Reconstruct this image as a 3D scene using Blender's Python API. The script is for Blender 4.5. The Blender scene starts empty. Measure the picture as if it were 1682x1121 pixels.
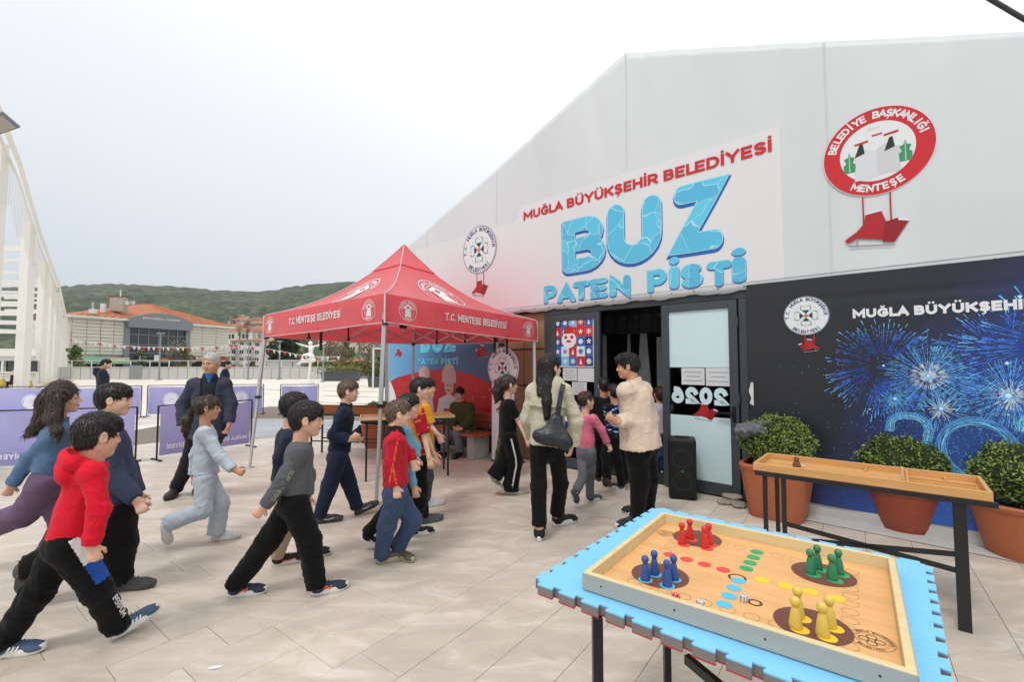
import bpy, bmesh, math, random
import numpy as np
from mathutils import Vector, Matrix, noise as mnoise
random.seed(7)
rng = np.random.default_rng(11)
R = math.radians
# ------------------------------------------------------------------ camera
F = 750.0; CX = 841.0; CY = 560.5; CAM_H = 1.57; PITCH = R(2.85)
scene = bpy.context.scene
cam_d = bpy.data.cameras.new('camera')
cam = bpy.data.objects.new('camera', cam_d)
scene.collection.objects.link(cam)
cam.location = (0, 0, CAM_H)
cam.rotation_euler = (math.pi / 2 + PITCH, 0, 0)
cam_d.sensor_width = 36.0
cam_d.lens = 36.0 * F / 1682.0
cam_d.clip_start = 0.05
cam_d.clip_end = 9000
scene.camera = cam
# ------------------------------------------------------------------ daylight
SUN_EL, SUN_AZ = R(58), R(215)          # azimuth clockwise from +Y
world = bpy.data.worlds.new('World')
scene.world = world
world.use_nodes = True
wn, wl = world.node_tree.nodes, world.node_tree.links
wn.clear()
w_out = wn.new('ShaderNodeOutputWorld')
w_bg = wn.new('ShaderNodeBackground')
w_bg.inputs['Strength'].default_value = 0.1
w_sky = wn.new('ShaderNodeTexSky')
w_sky.sky_type = 'NISHITA'
w_sky.sun_disc = False
w_sky.sun_elevation = SUN_EL
w_sky.sun_rotation = SUN_AZ
w_hsv = wn.new('ShaderNodeHueSaturation')
w_hsv.inputs['Saturation'].default_value = 0.35
wl.new(w_sky.outputs[0], w_hsv.inputs['Color'])
# the cloud deck: paler and brighter towards the zenith, blue grey low down, soft thin places
w_tc = wn.new('ShaderNodeTexCoord')
w_sep = wn.new('ShaderNodeSeparateXYZ')
wl.new(w_tc.outputs['Generated'], w_sep.inputs[0])
w_x = wn.new('ShaderNodeMath'); w_x.operation = 'MULTIPLY_ADD'
wl.new(w_sep.outputs['X'], w_x.inputs[0]); w_x.inputs[1].default_value = 0.22
wl.new(w_sep.outputs['Z'], w_x.inputs[2])
w_no = wn.new('ShaderNodeTexNoise')
w_no.inputs['Scale'].default_value = 1.6; w_no.inputs['Detail'].default_value = 4
wl.new(w_tc.outputs['Generated'], w_no.inputs['Vector'])
w_a = wn.new('ShaderNodeMath'); w_a.operation = 'MULTIPLY_ADD'
wl.new(w_no.outputs['Fac'], w_a.inputs[0]); w_a.inputs[1].default_value = 0.16
wl.new(w_x.outputs[0], w_a.inputs[2])
w_cr = wn.new('ShaderNodeValToRGB')
e = w_cr.color_ramp.elements
e[0].position = 0.0; e[0].color = (0.36, 0.395, 0.435, 1)
e[1].position = 1.0; e[1].color = (0.76, 0.76, 0.75, 1)
n_ = e.new(0.16); n_.color = (0.415, 0.445, 0.475, 1)
n_ = e.new(0.42); n_.color = (0.50, 0.515, 0.53, 1)
wl.new(w_a.outputs[0], w_cr.inputs[0])
w_sc = wn.new('ShaderNodeVectorMath'); w_sc.operation = 'SCALE'
w_sc.inputs['Scale'].default_value = 20.0
wl.new(w_cr.outputs[0], w_sc.inputs[0])
w_mx = wn.new('ShaderNodeMix'); w_mx.data_type = 'RGBA'
w_mx.inputs[0].default_value = 0.93
wl.new(w_hsv.outputs[0], w_mx.inputs[6]); wl.new(w_sc.outputs[0], w_mx.inputs[7])
wl.new(w_mx.outputs[2], w_bg.inputs['Color'])
wl.new(w_bg.outputs[0], w_out.inputs[0])
sun_d = bpy.data.lights.new('sun', 'SUN')
sun_d.energy = 1.5
sun_d.angle = R(12)
sun_d.color = (1.0, 0.965, 0.92)
sun = bpy.data.objects.new('sun', sun_d)
scene.collection.objects.link(sun)
sd = Vector((math.sin(SUN_AZ) * math.cos(SUN_EL), math.cos(SUN_AZ) * math.cos(SUN_EL), math.sin(SUN_EL)))
sun.rotation_euler = sd.to_track_quat('Z', 'Y').to_euler()
sun.location = (0, 0, 30)
scene.view_settings.view_transform = 'Standard'
scene.view_settings.look = 'None'
scene.view_settings.exposure = 0.0
scene.view_settings.gamma = 1.0
scene.view_settings.use_curve_mapping = False
scene.cycles.max_bounces = 6
scene.cycles.diffuse_bounces = 3
scene.cycles.use_denoising = True
# ------------------------------------------------------------------ places: from a sighting to a point in the world
def ray(px, py):
 u = (px - CX) / F; v = (CY - py) / F
 return (u, math.cos(PITCH) - v * math.sin(PITCH), math.sin(PITCH) + v * math.cos(PITCH))
def gp(px, py, z=0.0):
 d = ray(px, py); t = (z - CAM_H) / d[2]
 return Vector((d[0] * t, d[1] * t, z))
def at(px, py, Y):
 d = ray(px, py); t = Y / d[1]
 return Vector((d[0] * t, Y, CAM_H + d[2] * t))
# the tent front: s metres along it, h metres up
A0 = gp(1215, 823)
U = Vector((816 / 1108.4, -750 / 1108.4, 0)); NRM = Vector((-U.y * -1, -U.x, 0))
NRM = Vector((U.y, -U.x, 0))            # out of the front, towards the square
def fac(px, py):
 d = ray(px, py)
 det = d[0] * (-U.y) + U.x * d[1]
 t = (A0.x * (-U.y) + U.x * A0.y) / det
 return ((t * d[0] - A0.x) * U.x + (t * d[1] - A0.y) * U.y, CAM_H + d[2] * t)
def FP(s, h, o=0.0):
 return A0 + U * s + NRM * o + Vector((0, 0, h))
# ------------------------------------------------------------------ objects
COL = scene.collection
def tag(o, label=None, cat=None, group=None, kind=None):
 if label: o['label'] = label
 if cat: o['category'] = cat
 if group: o['group'] = group
 if kind: o['kind'] = kind
 return o
def empty(name, loc=(0, 0, 0), rz=0.0):
 o = bpy.data.objects.new(name, None)
 o.empty_display_size = 0.2
 COL.objects.link(o); o.location = loc; o.rotation_euler = (0, 0, rz)
 return o
def link(name, me, m=None, parent=None, smooth=False):
 me.name = name
 o = bpy.data.objects.new(name, me)
 COL.objects.link(o)
 if m is not None:
  for q in (m if isinstance(m, (list, tuple)) else [m]): me.materials.append(q)
 if parent is not None: o.parent = parent
 if smooth: me.polygons.foreach_set('use_smooth', [True] * len(me.polygons))
 return o
def child_at(o, parent):
 """parent o but keep world coordinates of its mesh (parent may be placed)"""
 o.parent = parent
 o.matrix_parent_inverse = wmat(parent).inverted()
 return o
def wmat(p):
 m = Matrix.LocRotScale(p.location, p.rotation_euler, p.scale)
 if p.parent: m = wmat(p.parent) @ p.matrix_parent_inverse @ m
 return m
def copy_tree(o, parent=None):
 c = o.copy(); COL.objects.link(c)
 if parent is not None: c.parent = parent
 for ch in list(o.children): copy_tree(ch, c)
 return c
class MB:
 """collects verts and faces of one mesh"""
 def __init__(s): s.v = []; s.f = []; s.mi = []; s.m = 0
 def add(s, vs, fs):
  b = len(s.v); s.v += [tuple(x) for x in vs]
  for f in fs: s.f.append([b + i for i in f]); s.mi.append(s.m)
  return s
 def box(s, c, size, rz=0.0, M=None):
  x, y, z = size[0] / 2, size[1] / 2, size[2] / 2
  m = M if M is not None else Matrix.Rotation(rz, 4, 'Z')
  vs = [Vector(c) + (m @ Vector((a * x, b * y, d * z)))  for a, b, d in
              ((-1,-1,-1),(1,-1,-1),(1,1,-1),(-1,1,-1),(-1,-1,1),(1,-1,1),(1,1,1),(-1,1,1))]
  return s.add(vs, [(0,3,2,1),(4,5,6,7),(0,1,5,4),(1,2,6,5),(2,3,7,6),(3,0,4,7)])
 def beam(s, a, b, w, h, up=(0, 0, 1)):
  a = Vector(a); b = Vector(b); d = (b - a); L = d.length; d.normalize()
  up = Vector(up)
  if abs(d.dot(up)) > 0.98: up = Vector((1, 0, 0)) if abs(d.x) < .9 else Vector((0, 1, 0))
  x = d.cross(up).normalized(); y = x.cross(d).normalized()
  vs = []
  for p in (a, b):
   for i, j in ((-1, -1), (1, -1), (1, 1), (-1, 1)):
    vs.append(p + x * (i * w / 2) + y * (j * h / 2))
  return s.add(vs, [(3,2,1,0),(4,5,6,7),(0,1,5,4),(1,2,6,5),(2,3,7,6),(3,0,4,7)])
 def tube(s, pts, r, n=8, cap=True):
  pts = [Vector(p) for p in pts]
  rs = r if isinstance(r, (list, tuple)) else [r] * len(pts)
  vs, fs = [], []
  x = None
  for i, p in enumerate(pts):
   d = (pts[min(i + 1, len(pts) - 1)] - pts[max(i - 1, 0)]).normalized()
   if x is None:
    u = Vector((0, 0, 1)) if abs(d.z) < .9 else Vector((1, 0, 0))
    x = d.cross(u).normalized()
   else:
    x = (x - d * x.dot(d)).normalized()
   y = d.cross(x)
   for k in range(n):
    a = 2 * math.pi * k / n
    vs.append(p + (x * math.cos(a) + y * math.sin(a)) * rs[i])
  for i in range(len(pts) - 1):
   for k in range(n):
    a, b = i * n + k, i * n + (k + 1) % n
    fs.append((a, b, b + n, a + n))
  if cap:
   fs.append(tuple(range(n - 1, -1, -1))); m = (len(pts) - 1) * n
   fs.append(tuple(range(m, m + n)))
  return s.add(vs, fs)
 def lathe(s, c, prof, n=20, M=None):
  """prof: list of (radius, z)"""
  m = M if M is not None else Matrix.Identity(4)
  vs, fs = [], []
  for r_, z in prof:
   for k in range(n):
    a = 2 * math.pi * k / n
    vs.append(Vector(c) + m @ Vector((r_ * math.cos(a), r_ * math.sin(a), z)))
  for i in range(len(prof) - 1):
   for k in range(n):
    a, b = i * n + k, i * n + (k + 1) % n
    fs.append((a, b, b + n, a + n))
  fs.append(tuple(range(n - 1, -1, -1))); q = (len(prof) - 1) * n
  fs.append(tuple(range(q, q + n)))
  return s.add(vs, fs)
 def prism(s, poly, z0, z1, M=None):
  m = M if M is not None else Matrix.Identity(4)
  n = len(poly)
  vs = [m @ Vector((x, y, z0)) for x, y in poly] + [m @ Vector((x, y, z1)) for x, y in poly]
  fs = [tuple(range(n - 1, -1, -1)), tuple(range(n, 2 * n))]
  for i in range(n):
   j = (i + 1) % n
   fs.append((i, j, n + j, n + i))
  return s.add(vs, fs)
 def quad(s, a, b, c, d): return s.add([a, b, c, d], [(0, 1, 2, 3)])
 def mesh(s, name):
  me = bpy.data.meshes.new(name)
  me.from_pydata(s.v, [], s.f)
  if any(s.mi): me.polygons.foreach_set('material_index', s.mi)
  return me
 def build(s, name, m=None, parent=None, smooth=False, bevel=0.0, seg=2, angle=None):
  me = s.mesh(name)
  if bevel > 0 or angle:
   bm = bmesh.new(); bm.from_mesh(me)
   bmesh.ops.remove_doubles(bm, verts=bm.verts, dist=1e-5)
   if bevel > 0:
    bmesh.ops.bevel(bm, geom=[e for e in bm.edges if e.is_manifold and e.calc_face_angle(0) > R(28)],
        offset=bevel, segments=seg, affect='EDGES', profile=0.6, clamp_overlap=True)
   bm.to_mesh(me); bm.free()
  o = link(name, me, m, None, smooth or bool(angle))
  if angle:
   me.set_sharp_from_angle(angle=angle)
  if parent is not None: child_at(o, parent)
  return o
# ------------------------------------------------------------------ materials
def lin(c):
 return tuple(((x / 12.92) if x <= 0.04045 else ((x + 0.055) / 1.055) ** 2.4) for x in c)
def hexc(h):
 h = h.lstrip('#')
 return lin(tuple(int(h[i:i + 2], 16) / 255 for i in (0, 2, 4)))
_mats = {}
def mat(name, col, rough=0.7, var=0.08, scale=6.0, bump=0.0, bscale=60.0, metal=0.0, spec=0.35,
  detail=5.0, coord='Object', sheen=0.0, stretch=None, sat=0.0, bdist=0.004, bdet=4, trans=0.0, coat=0.0):
 """plain procedural surface: base colour broken up by noise, fine relief; col is linear rgb or #hex (albedo as sRGB)"""
 if name in _mats: return _mats[name]
 if isinstance(col, str): col = hexc(col)
 m = bpy.data.materials.new(name); m.use_nodes = True
 nt = m.node_tree; N, L = nt.nodes, nt.links
 b = N['Principled BSDF']
 b.inputs['Roughness'].default_value = rough
 b.inputs['Metallic'].default_value = metal
 b.inputs['Specular IOR Level'].default_value = spec
 if sheen: b.inputs['Sheen Weight'].default_value = sheen
 if coat: b.inputs['Coat Weight'].default_value = coat
 tc = N.new('ShaderNodeTexCoord')
 vec = tc.outputs[coord]
 if stretch:
  mp = N.new('ShaderNodeMapping'); mp.inputs['Scale'].default_value = stretch
  L.new(vec, mp.inputs[0]); vec = mp.outputs[0]
 if var > 0:
  no = N.new('ShaderNodeTexNoise')
  no.inputs['Scale'].default_value = scale; no.inputs['Detail'].default_value = detail
  L.new(vec, no.inputs['Vector'])
  mx = N.new('ShaderNodeMix'); mx.data_type = 'RGBA'
  lo = tuple(max(0, c * (1 - var * 2)) for c in col); hi = tuple(min(1, c * (1 + var * 2)) for c in col)
  mx.inputs[6].default_value = (*lo, 1); mx.inputs[7].default_value = (*hi, 1)
  L.new(no.outputs['Fac'], mx.inputs[0]); L.new(mx.outputs[2], b.inputs['Base Color'])
 else:
  b.inputs['Base Color'].default_value = (*col, 1)
 if bump > 0:
  n2 = N.new('ShaderNodeTexNoise')
  n2.inputs['Scale'].default_value = bscale; n2.inputs['Detail'].default_value = bdet
  L.new(vec, n2.inputs['Vector'])
  bp = N.new('ShaderNodeBump'); bp.inputs['Strength'].default_value = bump
  bp.inputs['Distance'].default_value = bdist
  L.new(n2.outputs['Fac'], bp.inputs['Height']); L.new(bp.outputs[0], b.inputs['Normal'])
 _mats[name] = m
 return m
def cloth(name, col, var=0.10, bump=0.6, rough=0.92):
 """woven cloth: fuzz, tone change, fine weave over sharp crumple lines"""
 if name in _mats: return _mats[name]
 m = mat(name, col, rough=rough, var=var, scale=9.0, bump=0.35, bscale=240.0, spec=0.18, sheen=0.05, bdist=0.0025)
 N, L = m.node_tree.nodes, m.node_tree.links; b = N['Principled BSDF']; tc = next(n for n in N if n.type == 'TEX_COORD')
 n = N.new('ShaderNodeTexNoise'); n.inputs['Scale'].default_value = 6.5; n.inputs['Detail'].default_value = 1.5; n.inputs['Distortion'].default_value = 0.7
 L.new(tc.outputs['Object'], n.inputs['Vector'])
 s = N.new('ShaderNodeMath'); s.operation = 'SUBTRACT'; s.inputs[1].default_value = 0.5; L.new(n.outputs['Fac'], s.inputs[0])
 ab = N.new('ShaderNodeMath'); ab.operation = 'ABSOLUTE'; L.new(s.outputs[0], ab.inputs[0])
 mr = N.new('ShaderNodeMapRange'); mr.interpolation_type = 'SMOOTHSTEP'; mr.inputs[1].default_value = 0.0; mr.inputs[2].default_value = 0.14; L.new(ab.outputs[0], mr.inputs[0])
 b2 = N.new('ShaderNodeBump'); b2.inputs['Strength'].default_value = 0.22; b2.inputs['Distance'].default_value = 0.012
 L.new(mr.outputs[0], b2.inputs['Height']); L.new(b.inputs['Normal'].links[0].from_socket, b2.inputs['Normal']); L.new(b2.outputs[0], b.inputs['Normal'])
 return m
# ------------------------------------------------------------------ modelling bodies and cloth as smooth solids
class Field:
 def __init__(s, lo, hi, h, fine=()):
  s.ax = []
  for a in range(3):
   xs = [lo[a]]; x = lo[a]
   while x < hi[a]:
    st = h
    for fl, fh, hf in fine:
     if fl[a] - h < x < fh[a]: st = min(st, hf)
    x += st; xs.append(x)
   s.ax.append(np.array(xs, dtype=np.float32))
  s.D = np.full([len(x) for x in s.ax], 1.0, dtype=np.float32)
 def _sl(s, lo, hi):
  r = []
  for a in range(3):
   i0 = max(0, int(np.searchsorted(s.ax[a], lo[a])) - 1); i1 = min(len(s.ax[a]), int(np.searchsorted(s.ax[a], hi[a])) + 1)
   if i1 <= i0: return None
   r.append(slice(i0, i1))
  return tuple(r)
 def _p(s, sl): return s.ax[0][sl[0]][:, None, None], s.ax[1][sl[1]][None, :, None], s.ax[2][sl[2]][None, None, :]
 def _mix(s, sl, d, k, sub):
  D = s.D[sl]
  if sub:
   d = -d; h = np.maximum(k - np.abs(D - d), 0) / k
   s.D[sl] = np.maximum(D, d) + h * h * k * 0.25
  else:
   h = np.maximum(k - np.abs(D - d), 0) / k
   s.D[sl] = np.minimum(D, d) - h * h * k * 0.25
 def cone(s, a, b, ra, rb, k=0.02, capa=False, capb=False, flat=None, sub=False):
  a = np.array(a, dtype=np.float32); b = np.array(b, dtype=np.float32)
  m = max(ra, rb) + k + 0.03
  sl = s._sl(np.minimum(a, b) - m, np.maximum(a, b) + m)
  if sl is None: return s
  X, Y, Z = s._p(sl)
  x, y, z = X - a[0], Y - a[1], Z - a[2]
  ab = b - a; ln = float(np.linalg.norm(ab)) + 1e-9; dr = ab / ln
  ax = x * dr[0] + y * dr[1] + z * dr[2]
  if flat is not None:
   w = np.array(flat[0], dtype=np.float32); g = 1 / flat[1] - 1
   c = x * w[0] + y * w[1] + z * w[2]; cc = float(ab @ w)
   x = x + w[0] * c * g; y = y + w[1] * c * g; z = z + w[2] * c * g
   ab = ab + w * cc * g
  t = np.clip((x * ab[0] + y * ab[1] + z * ab[2]) / float(ab @ ab + 1e-12), 0, 1)
  d = np.sqrt((x - t * ab[0]) ** 2 + (y - t * ab[1]) ** 2 + (z - t * ab[2]) ** 2) - (ra + (rb - ra) * t)
  if capb: d = np.maximum(d, ax - ln)
  if capa: d = np.maximum(d, -ax)
  s._mix(sl, d, k, sub)
  return s
 def ell(s, c, r, M=None, k=0.02, sub=False):
  c = np.array(c, dtype=np.float32); r = np.array(r, dtype=np.float32)
  m = float(r.max()) + k + 0.02
  sl = s._sl(c - m, c + m)
  if sl is None: return s
  X, Y, Z = s._p(sl)
  x, y, z = X - c[0], Y - c[1], Z - c[2]
  if M is not None:
   x, y, z = (M[0][0] * x + M[0][1] * y + M[0][2] * z, M[1][0] * x + M[1][1] * y + M[1][2] * z,
                       M[2][0] * x + M[2][1] * y + M[2][2] * z)
  k0 = np.sqrt((x / r[0]) ** 2 + (y / r[1]) ** 2 + (z / r[2]) ** 2) + 1e-6
  k1 = np.sqrt((x / r[0] ** 2) ** 2 + (y / r[1] ** 2) ** 2 + (z / r[2] ** 2) ** 2) + 1e-6
  s._mix(sl, k0 * (k0 - 1) / k1, k, sub)
  return s
 def near(s, band):
  m = np.nonzero(np.abs(s.D) < band)
  return m, np.stack([s.ax[a][m[a]] for a in range(3)], 1)
 def disp(s, fn, band=0.03):
  m, P = s.near(band)
  s.D[m] += fn(P).astype(np.float32)
  return s
 def clip(s, fn):
  """fn(P) > 0 is cut away"""
  m, P = s.near(0.12)
  s.D[m] = np.maximum(s.D[m], fn(P).astype(np.float32))
  return s
 def mesh(s, name, matfn=None):
  V = s.D; I = V < 0
  n = [k - 1 for k in V.shape]
  cnt = np.zeros(n, dtype=np.uint8)
  for i in (0, 1):
   for j in (0, 1):
    for k in (0, 1):
     cnt += I[i:n[0] + i, j:n[1] + j, k:n[2] + k]
  act = (cnt > 0) & (cnt < 8)
  idx = np.argwhere(act)
  ids = np.full(n, -1, dtype=np.int32); ids[act] = np.arange(len(idx))
  cv = np.empty((len(idx), 8), dtype=np.float32); offs = []
  for q in range(8):
   o = (q & 1, (q >> 1) & 1, (q >> 2) & 1); offs.append(o)
   cv[:, q] = V[idx[:, 0] + o[0], idx[:, 1] + o[1], idx[:, 2] + o[2]]
  acc = np.zeros((len(idx), 3), dtype=np.float32); num = np.zeros(len(idx), dtype=np.float32)
  offs = np.array(offs, dtype=np.float32)
  for a in range(8):
   for b in range(a + 1, 8):
    if bin(a ^ b).count('1') != 1: continue
    va, vb = cv[:, a], cv[:, b]
    c = (va < 0) != (vb < 0)
    t = np.where(c, va / np.where(c, va - vb, 1), 0)
    acc += np.where(c[:, None], offs[a] + (offs[b] - offs[a]) * t[:, None], 0); num += c
  fr = acc / num[:, None]
  P = np.empty_like(fr)
  for a in range(3):
   x0 = s.ax[a][idx[:, a]]; x1 = s.ax[a][idx[:, a] + 1]
   P[:, a] = x0 + fr[:, a] * (x1 - x0)
  quads = []
  for a in range(3):
   b, c = (a + 1) % 3, (a + 2) % 3
   A = [slice(None)] * 3; B = [slice(None)] * 3
   A[a] = slice(0, -1); B[a] = slice(1, None)
   ch = I[tuple(A)] != I[tuple(B)]
   e = np.argwhere(ch)
   e = e[(e[:, b] > 0) & (e[:, c] > 0) & (e[:, b] < n[b]) & (e[:, c] < n[c])]
   ins = I[e[:, 0], e[:, 1], e[:, 2]]
   def cid(db, dc):
    q = e.copy(); q[:, b] += db; q[:, c] += dc
    return ids[q[:, 0], q[:, 1], q[:, 2]]
   q = np.stack([cid(-1, -1), cid(0, -1), cid(0, 0), cid(-1, 0)], 1)
   q[~ins] = q[~ins][:, ::-1]
   quads.append(q)
  Q = np.concatenate(quads); Q = Q[(Q >= 0).all(1)]
  me = bpy.data.meshes.new(name)
  me.vertices.add(len(P)); me.vertices.foreach_set('co', P.ravel())
  me.loops.add(Q.size); me.loops.foreach_set('vertex_index', Q.ravel().astype(np.int32))
  me.polygons.add(len(Q))
  me.polygons.foreach_set('loop_start', np.arange(0, Q.size, 4, dtype=np.int32))
  if matfn is not None:
   me.polygons.foreach_set('material_index', matfn(P[Q].mean(1)).astype(np.int32))
  me.polygons.foreach_set('use_smooth', np.ones(len(Q), dtype=bool))
  me.update(calc_edges=True)
  return me
def waves(P, seed, wl, n=5, vert=1.0):
 r = np.random.default_rng(seed); out = np.zeros(len(P))
 for i in range(n):
  d = r.normal(size=3); d[2] *= vert; d /= np.linalg.norm(d); d2 = r.normal(size=3); d2 /= np.linalg.norm(d2)
  f = 2 * math.pi / wl * r.uniform(0.6, 1.6)
  out += np.sin(f * (P @ d) + r.uniform(0, 6) + 1.5 * np.sin(f * 0.55 * (P @ d2) + r.uniform(0, 6)))
 return out / n
def folds(seed, amp, wl, joints=()):
 def fn(P):
  w = np.full(len(P), 0.55)
  for j in joints:
   w += 1.3 * np.exp(-(((P - np.array(j)) ** 2).sum(1)) / (0.075 ** 2))
  a = waves(P, seed, wl * 1.6, 4, 1.3)
  b = np.clip(1 - np.abs(waves(P, seed + 5, wl * 1.7, 2, 2.2)) * 5.0, 0, 1)
  c = np.clip(1 - np.abs(waves(P, seed + 9, wl * 1.2, 2, 0.8)) * 6.0, 0, 1)
  return amp * (0.55 * a - w * (0.75 * b + 0.55 * c))
 return fn
def V3(x): return np.array(x, dtype=float)
def unit(v): return v / (np.linalg.norm(v) + 1e-12)
def lerp(a, b, t): return a + (b - a) * t
def bounds(ps, m):
 P = np.array(ps); return P.min(0) - m, P.max(0) + m
# materials of people
SKIN = {'a': '#d3a58c', 'b': '#c79578', 'c': '#dab199', 'd': '#b98568'}
def skin_mat(k):
 m = mat('skin_' + k, SKIN[k], rough=0.5, var=0.05, scale=14, bump=0.12, bscale=160, spec=0.4)
 b = m.node_tree.nodes['Principled BSDF']
 b.inputs['Subsurface Weight'].default_value = 0.12
 b.inputs['Subsurface Radius'].default_value = (0.012, 0.004, 0.002)
 b.inputs['Subsurface Scale'].default_value = 1.0
 return m
def hair_mat(k):
 col = {'black': '#15110f', 'brown': '#2b1e17', 'light': '#4c3a2d', 'grey': '#b5b2ae', 'red': '#3a201a'}[k]
 return mat('hair_' + k, col, rough=0.5, var=0.35, scale=60, bump=1.0, bscale=120, spec=0.35, stretch=(1, 1, 0.18), bdist=0.010)
def strand_mat(k):
 n = 'strand_' + k
 if n in _mats: return _mats[n]
 c = {'black': (.010, .008, .007), 'brown': (.030, .018, .012), 'light': (.085, .055, .036), 'grey': (.48, .47, .46), 'red': (.05, .018, .012)}[k]
 m = bpy.data.materials.new(n); m.use_nodes = True; N, L = m.node_tree.nodes, m.node_tree.links; b = N['Principled BSDF']; b.inputs['Roughness'].default_value = .38; b.inputs['Specular IOR Level'].default_value = .45
 g = N.new('ShaderNodeNewGeometry'); r = N.new('ShaderNodeValToRGB'); e = r.color_ramp.elements; e[0].color = (*[x * .5 for x in c], 1); e[1].color = (*[min(1, x * 3.2) for x in c], 1)
 L.new(g.outputs['Random Per Island'], r.inputs[0]); L.new(r.outputs[0], b.inputs['Base Color']); _mats[n] = m; return m
LIP = mat('lip', '#b47466', rough=0.45, var=0.03, spec=0.4)
EYEW = mat('eye_white', '#b3a69b', rough=0.2, var=0, spec=0.6)
EYED = mat('eye_dark', '#1b120d', rough=0.12, var=0, spec=0.7)
def eye_mesh():
 bm = bmesh.new(); bmesh.ops.create_uvsphere(bm, u_segments=12, v_segments=8, radius=1.0)
 me = bpy.data.meshes.new('eye')
 for f in bm.faces:
  f.smooth = True
  f.material_index = 1 if f.calc_center_median().normalized().x > 0.62 else 0
 bm.to_mesh(me); bm.free(); me.materials.append(EYEW); me.materials.append(EYED)
 return me
EYE = eye_mesh()
# shoes: two lasts, shared by every foot
def make_shoe(high=False):
 f = Field((-0.03, -0.07, -0.02), (0.30, 0.07, 0.17), 0.0055)
 f.ell((0.045, 0, 0.045), (0.042, 0.034, 0.040), k=0.02)
 f.cone((0.05, 0, 0.055), (0.175, 0, 0.038), 0.036, 0.034, k=0.03, flat=((0, 0, 1), 0.9))
 f.ell((0.205, 0.002, 0.030), (0.055, 0.043, 0.030), k=0.03)
 f.cone((0.050, 0, 0.05), (0.040, 0, 0.13 if high else 0.092), 0.036, 0.036, k=0.025, capb=True)
 f.clip(lambda P: 0.016 - P[:, 2])
 f.disp(lambda P: 0.0018 * np.sin(P[:, 0] * 330) * (P[:, 2] > 0.06) * (P[:, 0] > 0.08), 0.02)
 up = f.mesh('shoe_upper')
 out = []
 for i in range(28):
  a = 2 * math.pi * i / 28
  x = 0.128 + 0.132 * math.cos(a); w = 0.040 + 0.008 * math.cos(a) - 0.006 * math.sin(a * 1) * 0
  if 0.07 < x < 0.14: w -= 0.003
  out.append((x, w * math.sin(a)))
 mb = MB(); n = len(out)
 rows = [(0.97, 0.0), (1.04, 0.007), (1.06, 0.022), (1.02, 0.037), (0.95, 0.041)]
 vs, fs = [], []
 for sc, z in rows:
  for x, y in out:
   X = 0.128 + (x - 0.128) * (1 + (sc - 1) * 0.5)
   spring = 0.012 * max(0, (X - 0.19) / 0.07) ** 2
   vs.append((X, y * sc, z + spring))
 for r_ in range(len(rows) - 1):
  for i in range(n):
   j = (i + 1) % n
   fs.append((r_ * n + i, r_ * n + j, r_ * n + n + j, r_ * n + n + i))
 fs.append(tuple(range(n - 1, -1, -1))); fs.append(tuple(range((len(rows) - 1) * n, len(rows) * n)))
 mb.add(vs, fs); so = mb.mesh('shoe_sole')
 so.polygons.foreach_set('use_smooth', [True] * len(so.polygons))
 return up, so
SHOE_UP, SHOE_SOLE = make_shoe()
BOOT_UP, _b = make_shoe(True)
def shoe_marks(kind):
 mb = MB()
 for sy in (-1, 1):
  def strip(x0, z0, x1, z1, w):
   mb.beam((x0, sy * 0.0405, z0), (x1, sy * 0.0395, z1), 0.006, w, up=(1, 0, 0))
  if kind == 'stripes':
   for k in range(3): strip(0.095 + k * 0.020, 0.034, 0.110 + k * 0.020, 0.062, 0.009)
  elif kind == 'letter':
   strip(0.085, 0.034, 0.100, 0.066, 0.009); strip(0.098, 0.064, 0.128, 0.038, 0.009); strip(0.124, 0.036, 0.138, 0.062, 0.009)
  elif kind == 'swoosh':
   strip(0.075, 0.044, 0.120, 0.036, 0.010); strip(0.118, 0.036, 0.170, 0.048, 0.006)
 return mb.mesh('shoe_mark')
MARKS = {k: shoe_marks(k) for k in ('stripes', 'letter', 'swoosh')}
def laces():
 mb = MB()
 for k in range(4):
  x = 0.095 + k * 0.022; z = 0.089 - k * 0.0088
  mb.beam((x, -0.018, z), (x + 0.006, 0.018, z + 0.002), 0.005, 0.004)
 return mb.mesh('laces')
LACES = laces()
_slot = {}
def shoe_with(me, m):
 k = (me.name, m.name)
 if k not in _slot:
  c = me.copy(); c.materials.clear(); c.materials.append(m); _slot[k] = c
 return _slot[k]
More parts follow.
